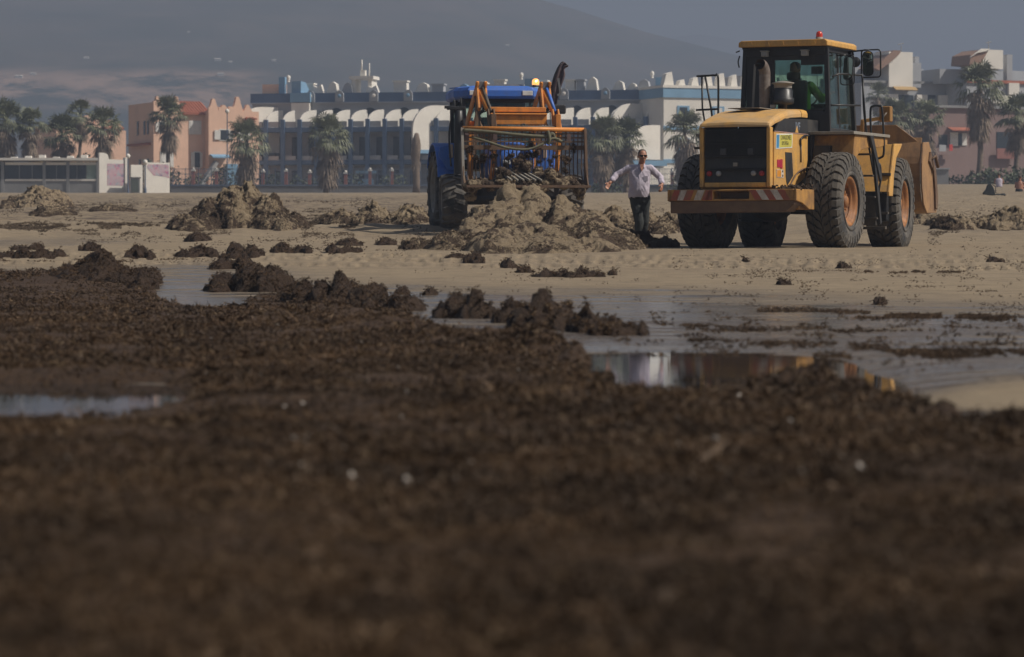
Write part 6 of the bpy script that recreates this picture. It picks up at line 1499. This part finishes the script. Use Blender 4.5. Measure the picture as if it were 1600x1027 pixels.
# front loader: masts, lift arms, self-levelling links, cross tubes
def plate_link(pts, w, x, th, name, m):
    b = MB()
    for i in range(len(pts) - 1): b.bar((x, *pts[i]), (x, *pts[i + 1]), th, w)
    for p in pts: b.tube([(x - th * .8, *p), (x + th * .8, *p)], w * .62, 12)
    return b.build(name, m, tr)
for sg in (-1, 1):
    xc = sg * .66
    plate_link([(1.5, .9), (1.55, 2.15)], .16, xc, .09, 'mast', M_ORA)
    b = MB()
    for dx in (-.085, .085): b.prism([(1.45, 2.2), (1.6, 2.32), (3.0, 2.98), (3.14, 2.98), (3.12, 2.86), (3.35, 2.45), (3.28, 2.38), (2.9, 2.78), (1.6, 2.06)], xc + dx - .018, xc + dx + .018, 'x')
    b.build('lift_arm', M_ORA, tr, .004)
    b = MB(); b.box(xc - .06, xc + .06, 2.97, 3.08, 2.78, 3.0); b.build('pivot_block', plain('grey_pivot', (.13, .13, .14), .5), tr, .01)
    b = MB()
    for dx in (-.085, .085): b.tube([(xc + dx - .03, 3.06, 2.95), (xc + dx + .03, 3.06, 2.95)], .05, 12)
    b.build('pivot_pin', M_ORA, tr)
    b = MB(); b.tube([(xc + .03, 3.05, 2.80), (xc - .08, 3.45, 2.40)], .055, 12); b.build('tilt_cylinder', M_ORA, tr)
    b = MB(); b.tube([(xc - .02, 3.1, 2.86), (xc - .12, 3.55, 2.36)], .03, 8); b.bar((xc - .03, 3.02, 2.9), (xc - .14, 3.5, 2.3), .05, .07); b.build('link_rod', M_BLUE if sg < 0 else M_DARKMETAL, tr)
    b = MB()
    for dx in (-.055, .055): b.prism([(3.42, 2.42), (3.60, 2.42), (3.95, 2.02), (3.98, 1.90), (3.82, 1.90), (3.5, 2.2)], xc - .12 + dx - .015, xc - .12 + dx + .015, 'x')
    b.box(xc - .17, xc - .07, 3.7, 3.95, 1.55, 2.3); b.build('carrier_arm', M_ORA if sg < 0 else M_RUST, tr, .005)
    b = MB(); b.bar((xc + .05, 2.9, 2.6), (xc + .14, 3.0, 1.5), .07, .12); b.bar((xc + .12, 3.0, 2.7), (xc - .02, 3.3, 1.8), .04); b.build('brace', M_RUST, tr)
    b = MB(); b.tube([(xc - .2, 3.5, 1.9), (xc - .22, 3.2, 1.3), (xc - .2, 3.0, .9)], .05, 10); b.build('crowd_cylinder', M_ORA, tr)
    b = MB()
    for k in range(3): b.tube(spline([(xc + .05 * k, 3.0, 2.9), (xc - .1 - .03 * k, 3.25, 2.6 - .06 * k), (xc + .08, 3.35, 2.3), (xc - .02, 3.5, 2.0)], 4), .016, 6)
    b.build('hydraulic_hose', M_BLACK, tr)
b = MB(); b.box(-.60, .56, 3.42, 3.50, 2.36, 2.46); b.build('cross_beam', M_ORA, tr, .01)
b = MB(); b.box(-.60, .56, 3.5, 3.62, 2.10, 2.30); b.box(-.60, .56, 3.46, 3.66, 2.295, 2.33); b.build('cross_beam', M_ORA, tr, .01)
b = MB(); b.box(-.60, .56, 3.36, 3.42, 2.33, 2.37); b.build('cross_beam_shade_strip', M_RUST, tr)  # dark strip added between the beams to stand for their shade
b = MB(); b.tube([(-.78, 3.9, 2.03), (.62, 3.9, 2.03)], .04, 12); b.build('carrier_tube', M_DARKMETAL, tr)
b = MB(); b.tube(spline([(-.1, 3.86, 2.02), (-.12, 3.84, 2.09), (-.06, 3.84, 2.1), (-.02, 3.84, 2.07)], 4), .014, 6); b.tube([(-.1, 3.86, 1.98), (-.05, 3.84, 2.1)], .02, 6); b.build('knotted_cord', M_BLACK, tr)
# grid bucket
GX0, GX1 = -1.28, 1.22
b = MB(); b.tube([(GX0 + .02, 4.15, 1.98), (GX1 - .02, 4.15, 2.0)], .045, 12); b.build('bucket_top_beam', M_ORA, tr)
for x in (GX0, GX1):
    b = MB(); b.prism([(4.1, 2.03), (4.22, 2.0), (4.26, 1.72), (4.42, 1.05), (4.6, .82), (4.3, .76), (4.12, .95)], x - .012, x + .012, 'x'); b.build('bucket_side', M_RUST, tr)
    b = MB(); b.bar((x, 4.20, 2.0), (x, 4.42, .80), .05, .07); b.build('bucket_edge', M_STEEL if x > 0 else M_RUST, tr)
for z, y in ((1.90, 4.13), (1.82, 4.12), (1.74, 4.11), (1.62, 4.10)):
    b = MB(); b.bar((GX0 + .01, y, z), (GX1 - .01, y, z), .02 if z > 1.7 else .05, .03 if z > 1.7 else .09); b.build('grid_bar', M_RUST, tr)
nt_ = 30
for k in range(nt_):
    x = GX0 + .05 + k * (GX1 - GX0 - .1) / (nt_ - 1)
    b = MB(); path = spline([(x, 4.14, 1.95), (x, 4.09, 1.6), (x, 4.07, 1.25), (x + .01 * math.sin(k * 3), 4.16, 1.0), (x, 4.45, .86), (x, 4.8, .84)], 3); b.tube(path, .0125, 5); b.build('tine', M_RUST, tr)
for k, x in enumerate((-.95, -.30, .55, 1.12)):
    b = MB(); b.box(x - .04, x + .04, 4.17, 4.20, 1.76, 1.90); b.build('lug_plate', plain('mauve_lug', (.12, .075, .07), .7), tr)
b = MB(); b.bar((GX0, 4.8, .83), (GX1, 4.8, .83), .04, .05); b.bar((GX0, 4.12, .92), (GX1, 4.12, .92), .05, .1); b.build('bucket_lip', M_RUST, tr)
b = MB()
for x0, x1, z0 in ((.55, .30, .92),):
    for k in range(6): b.bar((x0 - k * .1, 4.2, 1.2), (x1 - k * .12, 4.75, .95), .04, .03)
b.build('rake_bar', M_STEEL, tr)
# debris held in the bucket
def clod_mass(name, n, box, smin, smax, m, parent, seed, voxel=.018, disp=.035, tufts=None):
    r = random.Random(seed); b = MB()
    for _ in range(n):
        u = r.random(); c = Vector((box[0] + (box[1] - box[0]) * u, r.uniform(box[2], box[3]), 0)); s = r.uniform(smin, smax)
        top = box[5] * (.72 + .28 * math.sin(u * 9 + seed) * math.cos(u * 23)); c.z = box[4] + (top - box[4]) * r.random() ** 1.3
        ellipsoid_(b, c, (s, s * .9, s * .75), 10, 6)
    me = b.mesh(name, m); o = bpy.data.objects.new(name, me); COL.objects.link(o)
    md = o.modifiers.new('r', 'REMESH'); md.mode = 'VOXEL'; md.voxel_size = voxel
    dg = bpy.context.evaluated_depsgraph_get(); me2 = bpy.data.meshes.new_from_object(o.evaluated_get(dg)); bpy.data.objects.remove(o)
    nv = len(me2.vertices); co = np.empty(nv * 3, np.float32); me2.vertices.foreach_get('co', co); co = co.reshape(-1, 3)
    no = np.empty(nv * 3, np.float32); me2.vertex_normals.foreach_get('vector', no); no = no.reshape(-1, 3)
    dd = ridged(co[:, 0] * 9, co[:, 1] * 9, co[:, 2] * 9, oct=4, seed=seed) * disp + fbm(co[:, 0] * 30, co[:, 1] * 30, co[:, 2] * 30, oct=2, seed=seed) * disp * .5
    co = co + no * dd[:, None]; me2.vertices.foreach_set('co', co.astype(np.float32).ravel()); me2.materials.clear(); me2.materials.append(m); me2.name = name
    a = me2.attributes.new('sandy', 'FLOAT', 'POINT'); a.data.foreach_set('value', (.42 + .5 * fbm(co[:, 0] * 2.5, co[:, 1] * 3, co[:, 2] * 4, oct=3, seed=seed + 1)).astype(np.float32)); me2.update()
    o = link_mesh(name, me2, parent); tag(o, kind='stuff')
    if tufts:
        rr = np.random.default_rng(seed); ix = rr.integers(0, nv, tufts); q = gn_scatter('caught_fronds', co[ix], TUFTS, .5, 1.1, seed, parent, 1.5); tag(q, kind='stuff')
    return o
clod_mass('bucket_debris', 170, (GX0 + .10, GX1 - .08, 4.2, 4.66, .88, 1.26), .05, .12, M_PILE, tr, 5, tufts=500)
clod_mass('bucket_debris', 40, (-.72, .32, 4.2, 4.45, 1.0, 1.52), .06, .12, M_PILE, tr, 6, tufts=300)
clod_mass('caught_seaweed', 50, (-1.1, 1.15, 4.10, 4.20, 1.45, 1.78), .02, .05, M_WEED, tr, 8, .014, .02, tufts=500)
# olive tow strap tied over the bucket top
b = MB(); b.tube(spline([(1.2, 4.26, 1.96), (.7, 4.28, 1.93), (.1, 4.28, 1.87), (-.45, 4.28, 1.84), (-.60, 4.26, 1.90), (-.66, 4.24, 1.8), (-.80, 4.22, 1.74)], 6), .034, 7)
b.tube(spline([(1.02, 4.24, 1.82), (.7, 4.3, 1.72), (.3, 4.33, 1.60), (-.1, 4.33, 1.58), (-.42, 4.3, 1.70), (-.6, 4.27, 1.80), (-.74, 4.24, 1.78)], 6), .026, 7)
b.tube(spline([(-.50, 4.3, 1.95), (-.53, 4.33, 1.8), (-.50, 4.31, 1.68)], 5), .034, 7); b.build('tow_strap', M_OLIVE, tr)

# ------------------------------------------------------------------ feather flag behind the tractor
fx, fd = (868 - 800) / FPX * 71, 71.0; fz = gz(fx, fd)
fl = thing('feather_flag', 'dark mauve feather beach flag with a folded tip behind the tractor cab', 'flag', (fx, fd, fz))
H = (388 - 96) / FPX * 71 - fz
def fp(px, py): return ((px - 868) / FPX * 71, 0, (388 - py) / FPX * 71 - fz)
b = MB(); pole = [fp(862, 300), fp(860, 200), fp(860, 150), fp(864, 125), fp(871, 107), fp(879, 97), fp(888, 103)]; b.tube(spline(pole, 6), .012, 6)
b.tube([fp(862, 300), (fp(862, 300)[0], 0, 0)], .02, 6); b.build('pole', M_BLACK, fl)
L_ = spline([fp(861, 172), fp(861, 138), fp(866, 120), fp(872, 106), fp(880, 97.5), fp(884, 99.5)], 6); R_ = spline([fp(868, 172), fp(874, 145), fp(880, 128), fp(883, 117), fp(882, 108), fp(888, 104)], 6)
V = []; nn = 7
for i, (a, c) in enumerate(zip(L_, R_)):
    for k in range(nn):
        p = a.lerp(c, k / (nn - 1)); V.append((p.x, .035 * math.sin(k * 1.7 + i * .15), p.z))
me = np_mesh('flag_cloth', V, grid_faces(len(L_), nn), [cloth('mauve_flag_cloth', (.10, .078, .085), (.15, .105, .105))], True); fo = link_mesh('flag_cloth', me, fl); md = fo.modifiers.new('t', 'SOLIDIFY'); md.thickness = .004
text_mesh('lettering', 'J', .42, plain('flag_print_grey', (.22, .22, .22), .8), fl, facing((fp(874, 134)[0], -.045, fp(874, 134)[2]), (-1, 0, -.15), (-.15, 0, 1)) @ Matrix.Rotation(math.pi, 4, 'Y'), .002, .004)
# ================================================================== HEAPS ON THE SAND
def heap(name, label, px, py, hw_px, h_px, depth=None, sand=.0, seed=0, peaks=None, group=None, mat=None, tufts=True, rough=1.0, cat='seaweed heap', d=None, skew=0.0):
    """a crumbly mound: dome of several peaks, ragged relief, loose tufts"""
    if d is None: x0, y0, z0 = ground_at(px, py)
    else: x0, y0 = (px - 800) / FPX * d, d
    hw = hw_px / FPX * y0; H = h_px / FPX * y0; dep = depth or hw * .8; yc = y0 + dep * .8; x0 = x0 * yc / y0
    hw *= yc / y0
    peaks = peaks or [(0, 0, 1, 1)]
    pr = random.Random(seed * 7)
    peaks = list(peaks) + [(pr.uniform(-.8, .8), pr.uniform(-.5, .4), pr.uniform(.2, .42) if sand > 0 else pr.uniform(.2, .5), pr.uniform(.2, .4)) for _ in range(7 if hw_px > 30 else 4)]
    peaks = [(a, c, h_ * (1 if i else .93), w_) for i, (a, c, h_, w_) in enumerate(peaks)]
    nx = int(np.clip(hw * 2.6 / .024, 26, 230)); ny = int(np.clip(dep * 2.4 / .03, 22, 270))
    u = np.linspace(-1.25, 1.25, nx); v = np.linspace(-1.2, 1.2, ny); U, W = np.meshgrid(u, v, indexing='ij')
    sx, sy = x0 + seed * 3.1, yc
    dome = np.zeros_like(U)
    for (cx, cy, ph, pw) in peaks:
        r = np.sqrt(((U - cx) / pw) ** 2 + ((W - cy) / max(pw, .5)) ** 2) + .34 * fbm(U * 2.4 + seed, W * 2.4, oct=5, seed=seed + 1, gain=.6)
        dome = np.maximum(dome, ph * (np.clip(1 - np.clip(r, 0, 2) ** 1.6, 0, 1) ** 1.25) * (1 + .10 * fbm(U * 5 + seed, W * 5, oct=2, seed=seed + 2)))
    X = x0 + U * hw; Y = yc + W * dep
    f = 1.0 / max(H, .12)
    rl = ridged(X * 2.0 * f * .5, Y * 2.0 * f * .5, oct=4, seed=seed + 5); r2 = ridged(X * 7 + seed, Y * 7, oct=4, seed=seed + 9)
    k = sstep(0, .18, dome)
    h = dome * H * (.86 + .34 * rl * rough) + k * rough * (.060 * r2 + .040 * ridged(X * 12 + 3, Y * 12, oct=3, seed=seed + 11) + .022 * ridged(X * 20, Y * 20, oct=2, seed=seed))
    g = ground_z(X, Y); Z = g + h - .05 * (1 - k) - .03
    A = np.minimum(.05, H * .25) * k * rough
    X = X + A * fbm(X * 6, Y * 6, Z * 9, oct=3, seed=seed + 20) * 1.5; Y = Y + A * fbm(X * 6 + 7, Y * 6, Z * 9, oct=3, seed=seed + 27) * 1.5
    V = np.stack([X - x0, Y - yc, Z], -1).reshape(-1, 3)
    zc = gz(x0, yc); V[:, 2] -= zc
    m = mat or (M_PILE if sand > 0 else M_WEEDW)
    F = grid_faces(nx, ny); keep = k.ravel()[F].max(1) > .001
    me = np_mesh(name, V, F[keep], [m], True)
    sd = np.clip(sand + .35 * (h / max(H, .01) - .4) + .25 * fbm(X * 1.1, Y * 1.1, oct=3, seed=seed + 40), -1, 2) if sand > 0 else np.zeros_like(X) - 1
    a = me.attributes.new('sandy', 'FLOAT', 'POINT'); a.data.foreach_set('value', sd.astype(np.float32).ravel())
    o = link_mesh(name, me, None, (x0, yc, zc)); tag(o, label, cat, group)
    if tufts:
        r = np.random.default_rng(seed + 3); n = int(min(30000, hw * dep * 4 * 1300)); idx = r.integers(0, len(V), n); kk = k.ravel()[idx]
        if sand > 0: kk = kk * (sd.ravel()[idx] < .5)
        P = V[idx] + r.normal(0, .016, (n, 3)); P = P[kk > .3]
        if len(P):
            s0 = np.full(len(P), .30 if sand > 0 else .28); q = gn_scatter('loose_fronds', P, TUFTS_DRY if sand > 0 else TUFTS, s0, s0 * 1.9, seed + 4, o); tag(q, kind='stuff')
    return o
# the big heap the tractor is tipping on, and its right foot, loader shadow put into dark weed
heap('sand_heap', 'largest heap of pale sand and dark seaweed, in front of the tractor', 832, 394, 176, 112, 3.4, .60, 301,
     [(-.22, .1, .96, .42), (.02, .15, 1, .40), (.28, .05, .84, .42), (-.45, 0, .62, .42), (.5, -.1, .5, .4), (.75, -.2, .28, .3), (-.72, -.2, .30, .3), (.0, -.5, .38, .70)], rough=.85, cat='sand heap')
heap('seaweed_heap', 'black wet seaweed clump at the walking man\'s feet beside the sand heap', 1003, 390, 52, 34, .55, 0, 322, [(-.3, 0, 1, .5), (.0, 0, .85, .5), (.5, -.1, .4, .6), (-.7, 0, .5, .4)], d=54.6)
heap('sand_heap', 'broad sand and seaweed heap on the left in front of the brick gate posts', 375, 361, 112, 62, 3.0, .45, 341, [(-.08, 0, 1, .42), (.12, .1, .92, .4), (-.4, -.1, .62, .4), (.42, 0, .66, .45), (.75, 0, .3, .3), (-.7, 0, .25, .25)], rough=1.4, cat='sand heap')
heap('sand_heap', 'low pale heap at the far left in front of the kiosk window', 60, 326, 58, 36, 3.0, .55, 352, [(0, 0, 1, .8), (.5, 0, .8, .5), (-.6, 0, .5, .4)], rough=1.3, cat='sand heap')
heap('sand_heap', 'flat brown heap low on the left, right of the far-left heap', 80, 340, 38, 14, 1.5, .25, 353, cat='sand heap')
heap('sand_heap', 'thin dark heap between the two left sand heaps', 172, 334, 40, 12, 1.5, .2, 354, cat='sand heap')
heap('sand_heap', 'rumpled sand bank between the left heap and the tractor wheel', 585, 352, 90, 26, 3.0, .45, 355, [(-.6, 0, .6, .4), (0, 0, 1, .35), (.6, 0, .8, .45), (.25, .1, .5, .4)], rough=1.6, cat='sand heap')
heap('sand_heap', 'low churned bank right behind the walking man', 985, 350, 88, 32, 3.0, .5, 356, [(-.7, 0, .9, .4), (-.2, 0, .8, .4), (.25, 0, .9, .4), (.7, 0, .7, .4)], rough=1.5, cat='sand heap', d=64)
heap('sand_heap', 'churned bank of sand at the right edge beyond the bucket', 1555, 364, 105, 28, 2.6, .55, 357, [(-.6, -.3, .5, .3), (-.1, -.1, .5, .4), (.3, .1, .9, .4), (.75, 0, 1, .5)], rough=1.5, cat='sand heap')
heap('sand_heap', 'small sand pile under the raised bucket', 1432, 352, 40, 24, 1.2, .5, 358, [(0, 0, 1, .7), (-.5, 0, .6, .4)], rough=1.4, cat='sand heap')
heap('seaweed_heap', 'small dark weed hump below the raised bucket on the right', 1480, 364, 26, 18, .8, .15, 359, rough=1.4)
heap('sand_heap', 'long low ridge of grey weed below the big heap\'s left foot', 700, 392, 75, 22, 1.4, .3, 360, [(-.6, 0, .6, .5), (0, 0, .8, .5), (.6, 0, 1, .5)], rough=1.4, cat='sand heap')
W_ = [  # wet seaweed heaps along the edge of the mat and over the sand: px, py, half width, height, depth, seed, peaks, label
    (165, 448, 92, 52, 1.3, 401, [(-.1, 0, 1, .6), (-.5, -.1, .5, .4), (.45, -.3, .45, .5)], 'broad seaweed heap upper left, tallest of the left-hand ones'),
    (222, 455, 22, 26, .5, 402, None, 'round dark seaweed lump right of the broad left heap'),
    (218, 403, 26, 22, .5, 403, [(-.2, 0, 1, .6), (.55, 0, .45, .4)], 'pointed weed clump on the sand above the left pool'),
    (142, 393, 18, 13, .4, 404, None, 'small weed clump at the left, above the broad heap'),
    (42, 391, 26, 10, .4, 405, [(-.4, 0, .6, .5), (.5, 0, 1, .5)], 'low weed clump farthest left on the sand'),
    (45, 403, 46, 12, .4, 406, [(-.6, 0, .5, .4), (-.2, 0, 1, .4), (.4, 0, .8, .5)], 'long flat weed clump far left, lower one'),
    (90, 402, 16, 9, .3, 407, None, 'small weed clump between the far left strips'),
    (308, 402, 34, 20, .5, 408, [(.1, 0, 1, .5), (-.5, 0, .5, .5), (.6, 0, .7, .4)], 'weed clump above the pool, middle of the left row'),
    (375, 404, 34, 24, .6, 409, [(-.2, 0, 1, .5), (.5, 0, .8, .5)], 'rugged weed clump on the sand just above the dark heap'),
    (368, 422, 42, 24, .6, 410, [(-.4, 0, .7, .5), (.3, 0, 1, .5)], 'dark two-humped weed heap right of the left pool'),
    (400, 458, 66, 48, 1.0, 411, [(-.2, 0, 1, .5), (.35, -.2, .75, .55), (-.7, 0, .5, .4)], 'big ragged seaweed heap right of the left pool'),
    (455, 396, 32, 14, .5, 412, [(-.4, 0, 1, .5), (.4, 0, .8, .5)], 'low weed clump on the pale sand left of centre'),
    (535, 396, 28, 13, .5, 413, [(-.5, 0, 1, .4), (.3, 0, .7, .5)], 'low weed clump on the pale sand at centre'),
    (545, 385, 20, 10, .4, 414, None, 'grey weed clump higher on the sand at centre'),
    (602, 384, 18, 11, .4, 415, None, 'grey weed clump on the sand near the big heap'),
    (310, 377, 20, 13, .5, 416, None, 'small weed tuft below the broad left sand heap'),
    (475, 478, 40, 42, .7, 421, [(0, 0, 1, .8)], 'rounded seaweed hump left in the central row'),
    (528, 480, 48, 52, .8, 422, [(.1, 0, 1, .6), (-.5, 0, .7, .5)], 'tallest rounded seaweed hump of the central row'),
    (575, 486, 40, 34, .6, 423, [(-.3, 0, 1, .6), (.5, 0, .7, .5)], 'broad seaweed hump right of the tallest one'),
    (630, 486, 34, 24, .5, 424, None, 'last seaweed hump of the central row, beside the water'),
    (570, 462, 34, 26, .6, 425, [(-.5, 0, 1, .4), (.3, 0, .45, .6)], 'peaked weed hump behind the central row'),
    (628, 461, 14, 10, .3, 426, [(-.3, 0, 1, .5), (.5, 0, .8, .4)], 'little weed island in the wet sand at centre'),
    (670, 462, 12, 7, .25, 427, None, 'tiny weed lump in the wet sand right of centre'),
    (712, 496, 38, 36, .5, 431, [(0, 0, 1, .8)], 'blocky seaweed heap at the left of the pool island'),
    (748, 498, 40, 44, .5, 432, [(-.1, 0, 1, .7)], 'tall blocky seaweed heap with a dark cleft in the pool'),
    (800, 506, 34, 32, .5, 433, None, 'seaweed heap bridging the middle of the pool island'),
    (850, 516, 56, 54, .8, 434, [(-.05, 0, 1, .6), (-.5, -.1, .6, .4), (.5, 0, .7, .5)], 'largest seaweed heap of the pool island'),
    (925, 522, 44, 36, .6, 435, [(-.2, 0, 1, .6), (.5, -.1, .5, .5)], 'right-hand seaweed heap of the pool island'),
    (970, 525, 52, 13, .5, 436, [(-.5, 0, 1, .5), (.1, 0, .5, .6)], 'thin tail of seaweed running out to the right of the island'),
    (740, 411, 17, 19, .4, 441, None, 'isolated dark seaweed lump below the big heap'),
    (712, 405, 16, 7, .3, 442, None, 'small weed scrap left of the isolated lump'),
    (795, 418, 14, 10, .3, 443, None, 'small weed lump left of the long clump'),
    (818, 427, 14, 9, .3, 444, None, 'small weed lump touching the long clump'),
    (888, 434, 54, 14, .35, 445, [(-.6, 0, .9, .4), (-.1, 0, .9, .5), (.3, 0, 1, .35), (.7, 0, .5, .3)], 'long thin weed clump on the sand right of centre'),
    (958, 431, 8, 5, .2, 446, None, 'tiny weed scrap right of the long clump'),
    (1375, 477, 11, 8, .2, 447, None, 'lone brown weed lump on the sand at the right'),
    (1318, 420, 12, 5, .2, 448, None, 'flat weed scrap on the sand below the loader'),
    (1555, 411, 14, 7, .25, 449, None, 'weed scrap near the right edge'),
    (1225, 445, 12, 4, .2, 450, None, 'flat weed scrap between the loader and the wet sand'),
    (1165, 409, 7, 4, .2, 451, None, 'small weed scrap just below the loader bumper'),
]
for (px, py, hw, hh, dep, sd, pk, lab) in W_:
    heap('seaweed_heap', lab, px, py, hw * 1.12, hh * 1.0, dep, 0, sd, pk)
# litter too fine to count: scraps on the sand, weed strips in the wet part
def litter(name, label, pts, coll, smin, smax, seed):
    P = []
    for (px0, px1, py0, py1, n, slope, wig) in pts:
        k = 0; tries = 0
        while k < n and tries < n * 12:
            tries += 1
            px = px0 + (px1 - px0) * RNG.random(); py = (py0 + py1) / 2 + (py1 - py0) / 2 * RNG.normal() * .6 + slope * (px - px0) + wig * math.sin(px * .021 + py0)
            x, y, z = None, None, None
            g = float(vnoise(np.array([px * .035]), np.array([py * .16]), seed=seed)[0]) + .45 * float(vnoise(np.array([px * .14]), np.array([py * .5]), seed=seed + 3)[0])
            if g < (.12 if py1 - py0 > 9 else -.35) + .35 * RNG.random(): continue
            i = int(np.argmax(_zt(px) > (HOR - py) / FPX * _dd)); d = float(_dd[i]); x = (px - 800) / FPX * d
            P.append((x, d, 0)); k += 1
    P = np.array(P); P[:, 2] = ground_z(P[:, 0], P[:, 1]) + .003
    o = gn_scatter(name, P, coll, smin, smax, seed); tag(o, label, 'seaweed', kind='stuff')
_ztc = {}
def _zt(px):
    k = int(px // 40)
    if k not in _ztc: _ztc[k] = base_z((k * 40 + 20 - 800) / FPX * _dd, _dd)
    return _ztc[k]
litter('seaweed_scraps', 'fine brown seaweed scraps strewn in thin lines over the sand', [(1350, 1520, 424, 427, 900, 0, 1), (1180, 1345, 424, 427, 120, 0, 1), (1340, 1660, 489, 498, 5000, .02, 2), (1180, 1420, 481, 488, 1200, .03, 2), (1380, 1660, 549, 556, 2600, .012, 3), (1180, 1330, 556, 559, 120, .03, 2),
    (1050, 1640, 396, 470, 1800, 0, 0), (950, 1640, 470, 560, 2600, .0, 0), (1000, 1400, 505, 512, 900, .03, 2), (1060, 1500, 530, 538, 900, .03, 2), (640, 1000, 400, 470, 200, 0, 0), (0, 330, 395, 411, 500, 0, 0), (0, 210, 408, 410, 260, 0, .5), (250, 640, 380, 400, 500, 0, 0), (330, 700, 372, 392, 600, 0, 0), (1000, 1100, 384, 390, 120, 0, 0), (1540, 1640, 408, 415, 180, 0, 1)], TUFTS, .10, .34, 71)
litter('dry_seaweed_scraps', 'dry brown seaweed drifts scattered across the upper beach', [(0, 600, 318, 345, 4500, 0, 2), (430, 680, 312, 330, 2500, 0, 2), (0, 250, 352, 358, 3500, 0, 1), (60, 560, 345, 375, 2500, 0, 2), (100, 300, 320, 328, 3000, 0, 1), (930, 1060, 325, 350, 800, 0, 1), (1450, 1640, 325, 375, 2500, 0, 1), (430, 680, 335, 360, 2500, 0, 0)], TUFTS_DRY, .25, .8, 72)
# ================================================================== SUNBATHERS
def sitter(px, py, label, face, shirt, towel, dz=0.0):
    x, y, z = ground_at(px, py); o = thing('person', label, 'person', (x, y, z - dz), face, 'sunbathers on the dry sand')
    b = MB(); head(b, Vector((0, .02, .74)), 1.0, 0)
    capsule(b, (0, .02, .55), .055, (0, .02, .66), .052)
    oval_loft(b, [((0, .12, .06), .17, .13), ((0, .12, .25), .16, .11), ((0, .06, .42), .19, .11), ((0, .03, .54), .10, .08)])
    for s in (-1, 1):
        chain(b, [(s * .19, .05, .48), (s * .26, -.06, .26), (s * .16, -.28, .30)], [.048, .04, .03]); hand(b, (s * .16, -.28, .30), (-s * .3, -.8, .1), (0, 0, -1), s, 1, .6)
        chain(b, [(s * .10, .1, .10), (s * .14, -.34, .40), (s * .12, -.55, .06)], [.085, .06, .042]); capsule(b, (s * .12, -.54, .04), .035, (s * .13, -.72, .03), .028)
    fuse(b, 'body', M_SKINM, o, .012, 2)
    b = MB(); ellipsoid(b, (0, .035, .775), (.088, .10, .09)); fuse(b, 'hair', M_HAIR, o, .012, 1)
    b = MB(); oval_loft(b, [((0, .12, .03), .19, .15), ((0, .12, .18), .18, .13)] + ([((0, .07, .42), .205, .125), ((0, .04, .53), .13, .10)] if shirt else [])); fuse(b, 'shirt' if shirt else 'shorts', shirt or M_TROU, o, .014, 1, .006, 10)
    if towel:
        b = MB(); b.box(-.6, .5, -.85, .5, .0, .03); w = b.build('beach_towel', plain('blue_beach_towel', (.06, .14, .40), .9), None, .01, loc=(x, y, z - dz - .01)); w.rotation_euler = (0, 0, face); tag(w, 'blue beach towel under the sunbather at the right edge', 'towel')
sitter(1594, 303, 'bare-backed sunbather with dark hair sitting on a blue towel at the right edge', rad(150), None, True)
sitter(1561, 293.5, 'sunbather in a pale top further back, only head and shoulders above the sand', rad(170), M_SHIRT, False, .0)

# pieces that stand apart become objects of their own
def split_islands(o, keep_name=None):
    me = o.data; n = len(me.vertices); par = list(range(n))
    def find(i):
        while par[i] != i: par[i] = par[par[i]]; i = par[i]
        return i
    for e in me.edges:
        a, b_ = find(e.vertices[0]), find(e.vertices[1])
        if a != b_: par[a] = b_
    groups = {}
    for p in me.polygons: groups.setdefault(find(p.vertices[0]), []).append(p)
    if len(groups) < 2: return
    mods = [(m.width, m.segments) for m in o.modifiers if m.type == 'BEVEL']
    for gi, polys in enumerate(groups.values()):
        ids = sorted({v for p in polys for v in p.vertices}); mp = {v: i for i, v in enumerate(ids)}
        m2 = bpy.data.meshes.new(me.name); m2.from_pydata([tuple(me.vertices[v].co) for v in ids], [], [tuple(mp[v] for v in p.vertices) for p in polys])
        m2.polygons.foreach_set('use_smooth', [p.use_smooth for p in polys])
        for m in me.materials: m2.materials.append(m)
        m2.update()
        c = link_mesh(o.name.split('.')[0], m2, o.parent); c.matrix_basis = o.matrix_basis.copy()
        for w, s_ in mods:
            q = c.modifiers.new('bevel', 'BEVEL'); q.width = w; q.segments = s_; q.limit_method = 'ANGLE'; q.angle_limit = rad(40)
    bpy.data.objects.remove(o)
SPLIT = {'counterweight_end', 'battery_box', 'platform_panel', 'platform_deck', 'front_fender', 'headlamp_housing', 'headlamp_stalk', 'lift_cylinder', 'loader_tower', 'bucket_tooth', 'steering_cylinder', 'mounting_bracket', 'footstep', 'rake_bar', 'plate_dots', 'pivot_pin', 'hydraulic_hose', 'parapet_merlons', 'roof_groove', 'counterweight', 'ladder_rail', 'terrace_awning', 'shoe', 'aerial', 'window_surround', 'carrier_arm', 'brace', 'bucket_lip', 'tow_strap', 'cab_cable', 'step_bracket', 'mural_block', 'inner_frame', 'red_decal', 'lamp_bolt', 'lift_arm', 'axle'}
for o in list(S.objects):
    if o.type == 'MESH' and o.name.split('.')[0] in SPLIT and not o.children: split_islands(o)
# ================================================================== HAZE
b = MB(); b.box(-2600, 2600, -320, 3700, -2.2, 262)
t = NT('haze_air'); t.t.nodes.remove(t.b)
pv = t.t.nodes.new('ShaderNodeVolumePrincipled')
pv.inputs['Color'].default_value = (.445, .525, .69, 1); pv.inputs['Density'].default_value = .00088; pv.inputs['Anisotropy'].default_value = .1
t.l(pv.outputs[0], t.out.inputs['Volume'])
hz = b.build('haze', t.m); tag(hz, kind='stuff')
